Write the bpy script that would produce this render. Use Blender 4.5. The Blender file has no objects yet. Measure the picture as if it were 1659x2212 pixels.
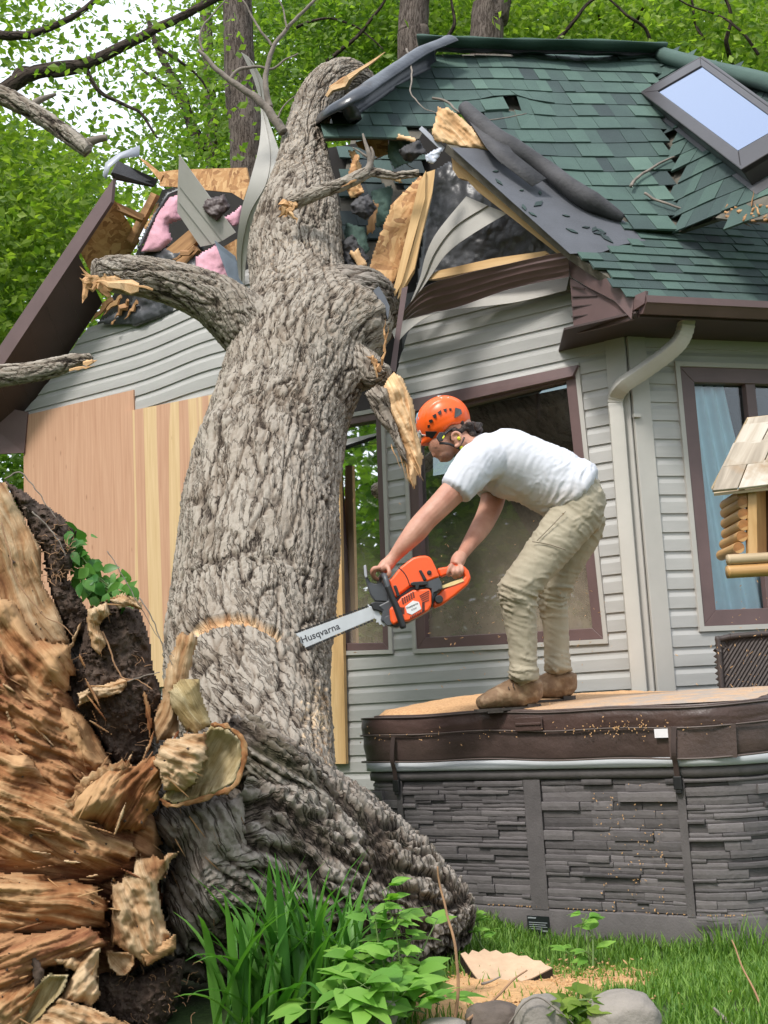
import bpy, math, random
import numpy as np
from mathutils import Vector, Matrix
random.seed(7); RNG = np.random.default_rng(7)
SC = bpy.context.scene
COL = SC.collection
V = lambda *a: np.array(a, dtype=float)

# ---------------------------------------------------------------- camera
F, CX, CY = 2722.0, 829.5, 1106.0            # focal length and centre in the photo's 1659 x 2212 measure
EYE, PITCH, ROLL = 0.96, math.atan(0.150), 0.055
_r0, _u0 = V(1, 0, 0), V(0, -math.sin(PITCH), math.cos(PITCH))
_fw = V(0, math.cos(PITCH), math.sin(PITCH))
_R = math.cos(ROLL) * _r0 - math.sin(ROLL) * _u0
_U = math.sin(ROLL) * _r0 + math.cos(ROLL) * _u0
cam = bpy.data.objects.new('camera', bpy.data.cameras.new('camera'))
COL.objects.link(cam)
cam.matrix_world = Matrix(((_R[0], _U[0], -_fw[0], 0), (_R[1], _U[1], -_fw[1], 0), (_R[2], _U[2], -_fw[2], EYE), (0, 0, 0, 1)))
cam.data.sensor_fit = 'VERTICAL'; cam.data.sensor_height = 36; cam.data.sensor_width = 27
cam.data.lens = F / 2212 * 36; cam.data.clip_end = 2000; cam.data.clip_start = 0.05
SC.camera = cam

# ---------------------------------------------------------------- light
SUN_EL, SUN_AZ = math.radians(52), math.radians(212)      # azimuth clockwise from +Y: the light comes from behind the camera, left
world = bpy.data.worlds.new('World'); SC.world = world; world.use_nodes = True
_wt = world.node_tree
_sky = _wt.nodes.new('ShaderNodeTexSky'); _sky.sky_type = 'NISHITA'; _sky.sun_disc = False
_sky.sun_elevation = SUN_EL; _sky.sun_rotation = SUN_AZ; _sky.air_density = 0.7; _sky.dust_density = 7.0; _sky.ozone_density = 1.0
_bg = _wt.nodes['Background']; _bg.inputs['Strength'].default_value = 0.15
# thin bright cloud over most of the sky
_tc = _wt.nodes.new('ShaderNodeTexCoord'); _cn = _wt.nodes.new('ShaderNodeTexNoise'); _cn.inputs['Scale'].default_value = 2.2; _cn.inputs['Detail'].default_value = 5
_cr = _wt.nodes.new('ShaderNodeValToRGB'); _cr.color_ramp.elements[0].position = 0.30; _cr.color_ramp.elements[0].color = (.45, .45, .45, 1); _cr.color_ramp.elements[1].position = 0.55; _cr.color_ramp.elements[1].color = (.92, .92, .92, 1)
_cm = _wt.nodes.new('ShaderNodeMix'); _cm.data_type = 'RGBA'; _cm.inputs[7].default_value = (4.6, 5.0, 5.5, 1)
_wt.links.new(_tc.outputs['Generated'], _cn.inputs['Vector']); _wt.links.new(_cn.outputs[0], _cr.inputs[0]); _wt.links.new(_cr.outputs[0], _cm.inputs[0])
_wt.links.new(_sky.outputs[0], _cm.inputs[6]); _wt.links.new(_cm.outputs[2], _bg.inputs['Color'])
_sl = bpy.data.lights.new('sun', 'SUN'); _sl.energy = 1.7; _sl.angle = math.radians(11); _sl.color = (1, 0.96, 0.90)
sun = bpy.data.objects.new('sun', _sl); COL.objects.link(sun)
_sd = Vector((math.sin(SUN_AZ) * math.cos(SUN_EL), math.cos(SUN_AZ) * math.cos(SUN_EL), math.sin(SUN_EL)))
sun.rotation_euler = _sd.to_track_quat('Z', 'Y').to_euler(); sun.location = (-6, -10, 14)
SC.view_settings.view_transform = 'Standard'; SC.view_settings.look = 'None'
SC.view_settings.exposure = 1.02; SC.view_settings.gamma = 1
SC.render.engine = 'CYCLES'
SC.cycles.use_denoising = True
SC.cycles.max_bounces = 8; SC.cycles.transparent_max_bounces = 12; SC.cycles.caustics_reflective = False; SC.cycles.caustics_refractive = False

# ---------------------------------------------------------------- measuring the photo
def ray(x, y):
    return _fw + (x - CX) / F * _R + (CY - y) / F * _U
def at(x, y, Y):                                   # the point seen there at depth Y
    d = ray(x, y); return V(0, 0, EYE) + d * (Y / d[1])
def onz(x, y, z):
    d = ray(x, y); return V(0, 0, EYE) + d * ((z - EYE) / d[2])
class Plane:
    def __init__(s, p, n): s.p = np.array(p, float); s.n = np.array(n, float) / np.linalg.norm(n)
    def hit(s, x, y, off=0.0):                     # off: metres along the normal
        d = ray(x, y); o = V(0, 0, EYE); q = s.p + s.n * off
        return o + d * (np.dot(q - o, s.n) / np.dot(d, s.n))
def plane3(a, b, c):
    n = np.cross(b - a, c - a); n /= np.linalg.norm(n)
    if np.dot(n, V(0, 0, EYE) - a) < 0: n = -n
    return Plane(a, n)

# ---------------------------------------------------------------- noise
def _hash(i):
    h = (i[..., 0] * 73856093) ^ (i[..., 1] * 19349663) ^ (i[..., 2] * 83492791)
    h = (h ^ (h >> 13)) * 1274126177
    return (h ^ (h >> 16)) & 0xffff
_G = RNG.normal(size=(65536, 3)); _G /= np.linalg.norm(_G, axis=1)[:, None]
def perlin(P):
    P = np.asarray(P, float); i = np.floor(P).astype(np.int64); f = P - i
    w = f * f * f * (f * (f * 6 - 15) + 10); out = 0
    for dx in (0, 1):
        for dy in (0, 1):
            for dz in (0, 1):
                o = np.array([dx, dy, dz])
                g = _G[_hash(i + o)]
                k = (w[:, 0] if dx else 1 - w[:, 0]) * (w[:, 1] if dy else 1 - w[:, 1]) * (w[:, 2] if dz else 1 - w[:, 2])
                out = out + k * np.einsum('ij,ij->i', g, f - o)
    return out * 1.5
def fbm(P, o=4, g=0.5):
    P = np.asarray(P, float); a, s, t = 1.0, 0, 0
    for k in range(o):
        s = s + a * perlin(P * 2 ** k + 17.3 * k); t += a; a *= g
    return s / t
def ridge(P, o=4):
    P = np.asarray(P, float); a, s, t = 1.0, 0, 0
    for k in range(o):
        s = s + a * (1 - 2 * np.abs(perlin(P * 2 ** k + 9.1 * k))); t += a; a *= 0.55
    return s / t
def worley(P):                                     # P (N,2): F1, F2, id
    P = np.asarray(P, float); i = np.floor(P).astype(np.int64)
    f1 = np.full(len(P), 9.0); f2 = f1.copy(); idn = np.zeros(len(P))
    for dx in (-1, 0, 1):
        for dy in (-1, 0, 1):
            c = i + np.array([dx, dy]); h = _hash(np.stack([c[:, 0], c[:, 1], c[:, 0] * 0 + 5], -1))
            j = _G[h]; d = np.hypot(c[:, 0] + 0.5 + 0.45 * j[:, 0] - P[:, 0], c[:, 1] + 0.5 + 0.45 * j[:, 1] - P[:, 1])
            m = d < f1; f2 = np.where(m, f1, np.minimum(f2, d)); idn = np.where(m, h / 65536.0, idn); f1 = np.where(m, d, f1)
    return f1, f2, idn
sst = lambda a, b, x: (lambda t: t * t * (3 - 2 * t))(np.clip((x - a) / (b - a), 0, 1))

# ---------------------------------------------------------------- objects
def link(o, parent=None):
    COL.objects.link(o)
    if parent is not None:
        o.parent = parent
    return o
def tag(o, label=None, cat=None, group=None, kind=None):
    if label: o['label'] = label
    if cat: o['category'] = cat
    if group: o['group'] = group
    if kind: o['kind'] = kind
    return o
def thing(name, label, cat, loc=(0, 0, 0), group=None):
    o = bpy.data.objects.new(name, None); o.empty_display_size = 0.1; o.location = tuple(loc)
    link(o); return tag(o, label, cat, group)
def npmesh(name, v, f, mat, parent=None, uv=None, attrs=None, smooth=True, mats=None, mi=None):
    """one mesh object from world-space arrays; f is (M,3) or (M,4) or a list of tuples"""
    v = np.asarray(v, float)
    if parent is not None: v = v - np.array(world_loc(parent))
    me = bpy.data.meshes.new(name)
    if isinstance(f, np.ndarray):
        k = f.shape[1]
        me.vertices.add(len(v)); me.vertices.foreach_set('co', v.ravel())
        me.loops.add(f.size); me.loops.foreach_set('vertex_index', f.ravel().astype(np.int32))
        me.polygons.add(len(f)); me.polygons.foreach_set('loop_start', np.arange(0, f.size, k, dtype=np.int32))
        me.polygons.foreach_set('loop_total', np.full(len(f), k, dtype=np.int32))
        me.update(calc_edges=True)
    else:
        me.from_pydata([tuple(p) for p in v], [], [tuple(q) for q in f]); me.update()
    me.validate()
    li = np.zeros(len(me.loops), dtype=np.int32); me.loops.foreach_get('vertex_index', li)
    if uv is not None:
        l = me.uv_layers.new(name='UVMap'); l.data.foreach_set('uv', np.asarray(uv, float)[li].ravel())
    for k, a in (attrs or {}).items():
        a = np.asarray(a, float)
        if a.ndim == 1:
            t = me.attributes.new(k, 'FLOAT', 'POINT'); t.data.foreach_set('value', a)
        else:
            t = me.attributes.new(k, 'FLOAT_COLOR', 'POINT'); t.data.foreach_set('color', np.c_[a, np.ones(len(a))].ravel())
    for m in (mats or [mat]): me.materials.append(m)
    if mi is not None: me.polygons.foreach_set('material_index', np.asarray(mi, dtype=np.int32))
    me.polygons.foreach_set('use_smooth', np.full(len(me.polygons), smooth))
    o = bpy.data.objects.new(name, me)
    return link(o, parent)
def world_loc(o):
    p = Vector((0, 0, 0))
    while o is not None: p += o.location; o = o.parent
    return p
class MB:
    """collects shapes (world space) that become ONE mesh"""
    def __init__(s): s.v, s.f, s.uv, s.t = [], [], [], []
    def add(s, v, f, uv=None, tint=None):
        b = sum(len(a) for a in s.v); v = np.asarray(v, float)
        s.v.append(v); s.f += [tuple(int(i) + b for i in q) for q in f]
        s.uv.append(np.zeros((len(v), 2)) if uv is None else np.asarray(uv, float))
        s.t.append(np.full(len(v), 0.5) if tint is None else np.broadcast_to(np.asarray(tint, float), (len(v),)).copy())
        return s
    def box(s, o, ax, ay, az, tint=None):            # corner o and three edge vectors
        o, ax, ay, az = (np.asarray(a, float) for a in (o, ax, ay, az))
        v = [o + i * ax + j * ay + k * az for k in (0, 1) for j in (0, 1) for i in (0, 1)]
        L = [np.linalg.norm(a) for a in (ax, ay, az)]; big = int(np.argmax(L))
        uv = []
        for k in (0, 1):
            for j in (0, 1):
                for i in (0, 1):
                    q = (i * L[0], j * L[1], k * L[2]); uv.append((q[big], sum(q) - q[big]))
        return s.add(v, [(0, 2, 3, 1), (4, 5, 7, 6), (0, 1, 5, 4), (2, 6, 7, 3), (0, 4, 6, 2), (1, 3, 7, 5)], uv, tint)
    def plate(s, pts, th, n=None, tint=None, dirn=None):   # polygon given front face, extruded backwards by th
        p = np.asarray(pts, float); k = len(p)
        if n is None:
            n = sum(np.cross(p[i], p[(i + 1) % k]) for i in range(k)); n = n / np.linalg.norm(n)
            if np.dot(n, V(0, 0, EYE) - p.mean(0)) < 0: n = -n
        v = np.vstack([p, p - np.asarray(n) * th])
        d = (p[1] - p[0]) if dirn is None else np.asarray(dirn, float); d = d / np.linalg.norm(d); e = np.cross(n, d)
        uv = np.c_[v @ d, v @ e]
        f = [tuple(range(k)), tuple(range(2 * k - 1, k - 1, -1))] + [(i, k + i, k + (i + 1) % k, (i + 1) % k) for i in range(k)]
        return s.add(v, f, uv, tint)
    def tube(s, path, r, n=8, cap=True, tint=None, flat=None):
        v, f, uv = tube_arrays(path, r, n, cap, flat); return s.add(v, f, uv, tint)
    def sheet(s, rows, th=0.003, tint=None):        # rows: (m,n,3) grid of points -> a sheet with thickness
        g = np.asarray(rows, float); m, n = g.shape[:2]
        du = np.gradient(g, axis=1); dv = np.gradient(g, axis=0); nn = np.cross(du, dv); nn /= np.linalg.norm(nn, axis=2)[..., None] + 1e-9
        a = g.reshape(-1, 3); b = (g - nn * th).reshape(-1, 3); N = m * n; f = []
        for i in range(m - 1):
            for j in range(n - 1):
                q = (i * n + j, i * n + j + 1, (i + 1) * n + j + 1, (i + 1) * n + j); f += [q, tuple(N + x for x in q[::-1])]
        rim = [j for j in range(n)] + [i * n + n - 1 for i in range(1, m)] + [(m - 1) * n + j for j in range(n - 2, -1, -1)] + [i * n for i in range(m - 2, 0, -1)]
        for x, y in zip(rim, rim[1:] + rim[:1]): f.append((y, x, N + x, N + y))
        lu = np.cumsum(np.r_[0, np.linalg.norm(np.diff(g.mean(0), axis=0), axis=1)]); lv = np.cumsum(np.r_[0, np.linalg.norm(np.diff(g.mean(1), axis=0), axis=1)])
        uu, vv = np.meshgrid(lu, lv); uv = np.c_[uu.ravel(), vv.ravel()]
        return s.add(np.vstack([a, b]), f, np.vstack([uv, uv]), tint)
    def build(s, name, mat, parent=None, smooth=False, bevel=0.0, auto=None):
        o = npmesh(name, np.vstack(s.v), s.f, mat, parent, np.vstack(s.uv), {'tint': np.concatenate(s.t)}, smooth or bool(auto))
        if bevel:
            b = o.modifiers.new('bevel', 'BEVEL'); b.width = bevel; b.segments = 2; b.limit_method = 'ANGLE'; b.angle_limit = 0.7
        if auto:
            try: o.data.set_sharp_from_angle(angle=auto)
            except Exception: pass
        return o
def crom(P, n, closed=False):
    """Catmull-Rom through rows of P, n samples"""
    P = np.asarray(P, float)
    t = np.linspace(0, len(P) - 1, n); i = np.clip(t.astype(int), 0, len(P) - 2); u = (t - i)[:, None]
    g = lambda k: P[np.clip(k, 0, len(P) - 1)]
    a, b, c, d = g(i - 1), g(i), g(i + 1), g(i + 2)
    return 0.5 * (2 * b + (c - a) * u + (2 * a - 5 * b + 4 * c - d) * u ** 2 + (3 * b - a - 3 * c + d) * u ** 3)
def frames(path, ref=None):
    p = np.asarray(path, float); T = np.gradient(p, axis=0); T /= np.linalg.norm(T, axis=1)[:, None] + 1e-12
    a = np.asarray(ref if ref is not None else ((0, 0, 1) if abs(T[0][2]) < 0.9 else (0, 1, 0)), float)
    A = []
    for t in T:
        a = a - t * np.dot(a, t); a = a / (np.linalg.norm(a) + 1e-12); A.append(a)
    A = np.array(A); return T, A, np.cross(T, A)
def tube_arrays(path, r, n=8, cap=True, flat=None, ref=None):
    p = np.asarray(path, float); m = len(p); r = np.broadcast_to(np.asarray(r, float), (m,)) if np.ndim(r) < 2 else np.asarray(r, float)
    T, A, B = frames(p, ref); th = np.linspace(0, 2 * np.pi, n, endpoint=False)
    ra, rb = (r[:, 0], r[:, 1]) if r.ndim == 2 else (r, r * (flat if flat else 1))
    v = p[:, None] + A[:, None] * (np.cos(th)[None, :, None] * ra[:, None, None]) + B[:, None] * (np.sin(th)[None, :, None] * rb[:, None, None])
    f = [(i * n + j, i * n + (j + 1) % n, (i + 1) * n + (j + 1) % n, (i + 1) * n + j) for i in range(m - 1) for j in range(n)]
    if cap: f += [tuple(range(n - 1, -1, -1)), tuple((m - 1) * n + j for j in range(n))]
    s = np.cumsum(np.r_[0, np.linalg.norm(np.diff(p, axis=0), axis=1)])
    uv = np.stack([np.repeat(s, n), np.tile(th, m) * np.repeat(ra, n)], 1)
    return v.reshape(-1, 3), f, uv
def gridfaces(m, n, wrap=False):
    i, j = np.meshgrid(np.arange(m - 1), np.arange(n if wrap else n - 1), indexing='ij'); j2 = (j + 1) % n
    return np.stack([i * n + j, i * n + j2, (i + 1) * n + j2, (i + 1) * n + j], -1).reshape(-1, 4)
def copy_thing(root, loc=None, rotz=None, scale=None):
    c = root.copy(); COL.objects.link(c)
    if loc is not None: c.location = loc
    if rotz is not None: c.rotation_euler = (0, 0, rotz)
    if scale is not None: c.scale = (scale,) * 3
    def kids(a, b):
        for ch in list(a.children):
            d = ch.copy(); COL.objects.link(d); d.parent = b; kids(ch, d)
    kids(root, c)
    return c

# ---------------------------------------------------------------- materials
class NT:
    def __init__(s, name):
        s.m = bpy.data.materials.new(name); s.m.use_nodes = True; s.t = s.m.node_tree; s.b = s.t.nodes['Principled BSDF']; s.o = s.t.nodes['Material Output']
        s._c = {}
    def n(s, typ, **kw):
        x = s.t.nodes.new(typ)
        for k, v in kw.items():
            if k[0] == '_': setattr(x, k[1:], v)
        return x
    def l(s, a, b): s.t.links.new(a, b)
    def coord(s, kind='Object', scale=(1, 1, 1)):
        k = (kind, tuple(scale))
        if k not in s._c:
            tc = s.n('ShaderNodeTexCoord'); mp = s.n('ShaderNodeMapping'); mp.inputs['Scale'].default_value = scale
            s.l(tc.outputs[kind], mp.inputs['Vector']); s._c[k] = mp.outputs[0]
        return s._c[k]
    def noise(s, scale, detail=4, rough=0.55, kind='Object', sc=(1, 1, 1), dist=0.0):
        x = s.n('ShaderNodeTexNoise'); x.inputs['Scale'].default_value = scale; x.inputs['Detail'].default_value = detail
        x.inputs['Roughness'].default_value = rough; x.inputs['Distortion'].default_value = dist
        s.l(s.coord(kind, sc), x.inputs['Vector']); return x.outputs['Fac']
    def voronoi(s, scale, kind='Object', sc=(1, 1, 1), feature='F1', out='Distance'):
        x = s.n('ShaderNodeTexVoronoi'); x.feature = feature; x.inputs['Scale'].default_value = scale
        s.l(s.coord(kind, sc), x.inputs['Vector']); return x.outputs[out]
    def attr(s, name, out='Fac'):
        x = s.n('ShaderNodeAttribute'); x.attribute_name = name; return x.outputs[out]
    def ramp(s, fac, stops):
        x = s.n('ShaderNodeValToRGB'); e = x.color_ramp.elements
        while len(e) < len(stops): e.new(0.5)
        for k, (p, c) in zip(e, stops): k.position = p; k.color = (*c, 1) if len(c) == 3 else c
        s.l(fac, x.inputs[0]); return x.outputs[0]
    def mix(s, fac, a, b, mode='MIX'):
        x = s.n('ShaderNodeMix'); x.data_type = 'RGBA'; x.blend_type = mode
        for sock, val in ((x.inputs[0], fac), (x.inputs[6], a), (x.inputs[7], b)):
            if hasattr(val, 'links') or hasattr(val, 'is_linked'): s.l(val, sock)
            else: sock.default_value = val if np.isscalar(val) else (*val, 1)
        return x.outputs[2]
    def math(s, op, a, b=0.5):
        x = s.n('ShaderNodeMath'); x.operation = op
        for i, val in enumerate((a, b)):
            if hasattr(val, 'is_linked'): s.l(val, x.inputs[i])
            else: x.inputs[i].default_value = val
        return x.outputs[0]
    def bump(s, h, strength=0.5, dist=0.01, prev=None):
        x = s.n('ShaderNodeBump'); x.inputs['Strength'].default_value = strength; x.inputs['Distance'].default_value = dist
        s.l(h, x.inputs['Height'])
        if prev is not None: s.l(prev, x.inputs['Normal'])
        return x.outputs[0]
    def done(s, col, rough=0.7, normal=None, spec=None, metal=0.0):
        if hasattr(col, 'is_linked'): s.l(col, s.b.inputs['Base Color'])
        else: s.b.inputs['Base Color'].default_value = (*col, 1)
        if hasattr(rough, 'is_linked'): s.l(rough, s.b.inputs['Roughness'])
        else: s.b.inputs['Roughness'].default_value = rough
        if normal is not None: s.l(normal, s.b.inputs['Normal'])
        if spec is not None: s.b.inputs['Specular IOR Level'].default_value = spec
        s.b.inputs['Metallic'].default_value = metal
        return s.m
def simple(name, c, rough=0.6, var=0.15, nscale=8, bump=0.0, bscale=60, metal=0.0, spec=None, kind='Object', sc=(1, 1, 1)):
    m = NT(name); c = np.array(c)
    col = m.ramp(m.noise(nscale, 5, 0.6, kind, sc), [(0.3, tuple(c * (1 - var))), (0.7, tuple(np.minimum(1, c * (1 + var))))])
    nm = m.bump(m.noise(bscale, 4, 0.6, kind, sc), bump, 0.01) if bump else None
    return m.done(col, rough, nm, spec, metal)
def tinted(name, dark, light, rough=0.7, grain=40, bump=0.3, sc=(1, 1, 1), kind='Object', amt=0.25, bd=0.01):
    """colour runs dark..light with the piece's own 'tint', broken up by a fine grain"""
    m = NT(name)
    g = m.noise(grain, 5, 0.65, kind, sc)
    t = m.math('ADD', m.attr('tint'), m.math('MULTIPLY', m.math('SUBTRACT', g, 0.5), amt * 2))
    col = m.ramp(t, [(0.0, dark), (1.0, light)])
    return m.done(col, rough, m.bump(g, bump, bd) if bump else None)
def woodmat(name, dark, mid, light, rough=0.75, along=3, across=45, bump=0.35, stain=None):
    """wood with grain running along U of its UV map"""
    m = NT(name)
    g = m.noise(1.0, 6, 0.62, 'UV', (along, across, 1), 0.6)
    g2 = m.noise(1.0, 3, 0.5, 'UV', (along * 0.5, across * 0.18, 1), 0.4)
    s = m.math('ADD', m.math('MULTIPLY', g, 0.6), m.math('MULTIPLY', g2, 0.4))
    s = m.math('ADD', s, m.math('MULTIPLY', m.math('SUBTRACT', m.attr('tint'), 0.5), 0.5))
    col = m.ramp(s, [(0.3, dark), (0.5, mid), (0.68, light)])
    if stain: col = m.mix(m.ramp(m.noise(5, 5, 0.6), [(0.52, (0, 0, 0)), (0.66, (1, 1, 1))]), col, stain)
    return m.done(col, rough, m.bump(g, bump, 0.004))
# ---------------------------------------------------------------- materials of the place
M_siding = simple('vinyl_siding', (0.395, 0.39, 0.375), 0.55, 0.07, 3, 0.12, 220, kind='Object', sc=(1, 1, 6))
M_sidingb = simple('vinyl_siding_bent', (0.38, 0.365, 0.335), 0.45, 0.07, 4, 0.1, 150)
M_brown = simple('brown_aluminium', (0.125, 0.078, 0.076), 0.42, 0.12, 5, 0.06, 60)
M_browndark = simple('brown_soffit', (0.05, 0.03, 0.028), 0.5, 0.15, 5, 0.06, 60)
M_trimwhite = simple('trim_clay', (0.42, 0.405, 0.375), 0.5, 0.05, 4)
M_black = simple('black_plastic', (0.012, 0.012, 0.013), 0.45, 0.2, 8)
M_dark = simple('dark_room', (0.02, 0.018, 0.017), 0.9, 0.3, 3)  # near-black base colour stands in for the lack of light indoors
M_felt = simple('felt_underlay', (0.085, 0.09, 0.105), 0.8, 0.12, 6, 0.3, 90)
M_feltroll = simple('torn_felt', (0.045, 0.044, 0.048), 0.75, 0.35, 7, 0.5, 50)
M_flash = simple('dark_flashing', (0.028, 0.032, 0.042), 0.28, 0.3, 8, 0.25, 25)
M_wrap = simple('black_housewrap', (0.06, 0.062, 0.068), 0.38, 0.5, 4, 0.7, 12)
M_pink = simple('pink_insulation', (0.62, 0.33, 0.40), 0.85, 0.14, 9, 0.5, 35)
def shinglemat():
    m = NT('green_shingles')
    g = m.noise(260, 2, 0.7); b = m.noise(2.2, 4, 0.6)
    t = m.math('ADD', m.attr('tint'), m.math('MULTIPLY', m.math('SUBTRACT', g, 0.5), 0.5))
    t = m.math('ADD', t, m.math('MULTIPLY', m.math('SUBTRACT', b, 0.5), 0.45))
    col = m.ramp(t, [(0.0, (0.028, 0.036, 0.042)), (0.35, (0.045, 0.072, 0.068)), (0.65, (0.072, 0.122, 0.102)), (1.0, (0.13, 0.205, 0.165))])
    return m.done(col, 0.85, m.bump(g, 0.6, 0.006), 0.35)
M_shingle = shinglemat()
M_deckbrown = simple('weathered_shingle_back', (0.105, 0.095, 0.075), 0.9, 0.35, 8, 0.4, 150)
def osbmat():
    m = NT('osb_board')
    v = m.mix(m.math('GREATER_THAN', m.noise(9, 2, .5), .5), m.voronoi(1.0, 'UV', (34, 13, 1), 'F1', 'Color'), m.voronoi(1.0, 'UV', (14, 30, 1), 'F1', 'Color')); w = m.noise(60, 4, 0.7)
    bw = m.n('ShaderNodeRGBToBW'); m.l(v, bw.inputs[0])
    t = m.math('ADD', m.math('MULTIPLY', bw.outputs[0], 0.75), m.math('MULTIPLY', w, 0.35))
    col = m.ramp(t, [(0.15, (0.20, 0.085, 0.03)), (0.5, (0.46, 0.24, 0.095)), (0.9, (0.66, 0.42, 0.20))])
    return m.done(col, 0.75, m.bump(t, 0.5, 0.006))
M_osb = osbmat()
M_lumber = woodmat('fresh_lumber', (0.42, 0.24, 0.09), (0.60, 0.38, 0.17), (0.72, 0.50, 0.26), 0.7, 2.0, 30, 0.2)
M_lumberdark = woodmat('aged_lumber', (0.20, 0.10, 0.04), (0.36, 0.19, 0.08), (0.50, 0.29, 0.13), 0.75, 2.5, 35, 0.3)
M_raw = woodmat('raw_split_wood', (0.30, 0.15, 0.06), (0.54, 0.31, 0.14), (0.70, 0.48, 0.27), 0.8, 4, 60, 0.8)
def plymat(name, bands):
    m = NT(name)
    g = m.noise(1.0, 6, 0.6, 'UV', (1.6, 46, 1), 0.5)
    base = m.ramp(g, [(0.3, (0.455, 0.245, 0.15)), (0.7, (0.57, 0.345, 0.225))])
    if bands:
        w = m.n('ShaderNodeTexNoise'); w.inputs['Scale'].default_value = 1; w.inputs['Detail'].default_value = 1
        m.l(m.coord('UV', (0.25, 9.5, 1)), w.inputs['Vector'])
        msk = m.ramp(w.outputs['Fac'], [(0.49, (0, 0, 0)), (0.515, (1, 1, 1))])
        yel = m.ramp(g, [(0.3, (0.56, 0.38, 0.19)), (0.7, (0.68, 0.50, 0.29))])
        base = m.mix(msk, base, yel)
    k = m.voronoi(1.0, 'UV', (3.0, 9.5, 1))
    knot = m.ramp(k, [(0.03, (1, 1, 1)), (0.085, (0, 0, 0))])
    kn = m.n('ShaderNodeMix'); kn.data_type = 'FLOAT'
    base = m.mix(m.math('MULTIPLY', knot, 0.55), base, (0.20, 0.075, 0.03))
    return m.done(base, 0.65, m.bump(g, 0.15, 0.003))
M_ply = plymat('plywood_rotary', False); M_plyband = plymat('plywood_striped', True)
def glassmat(name, tint=(0.55, 0.6, 0.6), ior=1.75, dust=0.0):
    m = NT(name); t = m.t
    tr = m.n('ShaderNodeBsdfTransparent'); tr.inputs[0].default_value = (*tint, 1)
    gl = m.n('ShaderNodeBsdfGlossy'); gl.inputs['Roughness'].default_value = 0.015; gl.inputs[0].default_value = (1, 1, 1, 1)
    fr = m.n('ShaderNodeFresnel'); fr.inputs[0].default_value = ior
    mx = m.n('ShaderNodeMixShader'); m.l(fr.outputs[0], mx.inputs[0]); m.l(tr.outputs[0], mx.inputs[1]); m.l(gl.outputs[0], mx.inputs[2])
    out = mx.outputs[0]
    if dust:
        df = m.n('ShaderNodeBsdfDiffuse'); df.inputs[0].default_value = (0.50, 0.41, 0.32, 1)
        nz = m.noise(7, 6, 0.7); mm = m.n('ShaderNodeMixShader')
        fac = m.math('MULTIPLY', m.ramp(nz, [(0.25, (.45, .45, .45)), (0.75, (.95, .95, .95))]), dust)
        z = m.n('ShaderNodeTexCoord'); sx = m.n('ShaderNodeSeparateXYZ'); m.l(z.outputs['Object'], sx.inputs[0])
        fz = m.math('MULTIPLY', fac, m.ramp(m.math('MULTIPLY', sx.outputs['Z'], .4), [(0.56, (1, 1, 1)), (0.86, (0.05, 0.05, 0.05))]))
        m.l(fz, mm.inputs[0]); m.l(out, mm.inputs[1]); m.l(df.outputs[0], mm.inputs[2]); out = mm.outputs[0]
    m.l(out, m.o.inputs['Surface']); return m.m
M_glass = glassmat('window_glass', (0.6, 0.65, 0.63), 1.74, 0.55)
M_glassr = glassmat('window_glass_curtained', (0.9, 0.97, 1.0), 1.45)
M_sky = NT('skylight_glass').done((0.33, 0.39, 0.54), 0.08, None, .5, 0.92)
def barkmat(name='bark', furrow=(0.045, 0.034, 0.027), ridgec=(0.222, 0.184, 0.147), pale=(0.335, 0.296, 0.25), moss=0.0, ca=5, cb=22):
    m = NT(name)
    n1 = m.noise(26, 6, 0.7); n2 = m.noise(3.5, 4, 0.6); n3 = m.noise(120, 3, 0.6)
    # fine crack network running along the trunk
    mp = m.coord('UV', (ca, cb, 1)); dn = m.n('ShaderNodeTexNoise'); dn.inputs['Scale'].default_value = 14; dn.inputs['Detail'].default_value = 4; m.l(m.coord('Object'), dn.inputs['Vector'])
    vm = m.n('ShaderNodeVectorMath'); vm.operation = 'MULTIPLY_ADD'; m.l(dn.outputs['Color'], vm.inputs[0]); vm.inputs[1].default_value = (.5, .9, 0); m.l(mp, vm.inputs[2])
    vo = m.n('ShaderNodeTexNoise'); vo.inputs['Scale'].default_value = 1.0; vo.inputs['Detail'].default_value = 3; vo.inputs['Roughness'].default_value = .6; m.l(vm.outputs[0], vo.inputs['Vector'])
    crack = m.ramp(m.math('ABSOLUTE', m.math('SUBTRACT', vo.outputs['Fac'], 0.5)), [(0.0, (0, 0, 0)), (0.045, (1, 1, 1))]); cb_ = m.n('ShaderNodeRGBToBW'); m.l(crack, cb_.inputs[0]); crack = cb_.outputs[0]
    h = m.math('ADD', m.attr('h'), m.math('MULTIPLY', m.math('SUBTRACT', n1, 0.5), 0.7))
    h = m.math('ADD', h, m.math('MULTIPLY', m.math('SUBTRACT', crack, 0.8), 0.45))
    col = m.ramp(h, [(0.12, furrow), (0.5, ridgec), (0.95, pale)])
    col = m.mix(m.ramp(n2, [(0.45, (0, 0, 0)), (0.75, (0.55, 0.55, 0.55))]), col, tuple(np.array(ridgec) * np.array((0.75, 0.66, 0.56))))
    if moss: col = m.mix(m.math('MULTIPLY', m.ramp(m.noise(6, 4, 0.6), [(0.5, (0, 0, 0)), (0.7, (1, 1, 1))]), moss), col, (0.05, 0.07, 0.02))
    nb = m.bump(n3, 0.5, 0.004); nb = m.bump(n1, 0.8, 0.010, nb); nb = m.bump(crack, 0.9, 0.010, nb)
    return m.done(col, 0.9, nb, 0.2)
M_bark = barkmat()
M_barkdark = barkmat('root_bark', (0.03, 0.022, 0.017), (0.145, 0.116, 0.094), (0.29, 0.255, 0.222), 0.25, 2.5, 24)
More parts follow.
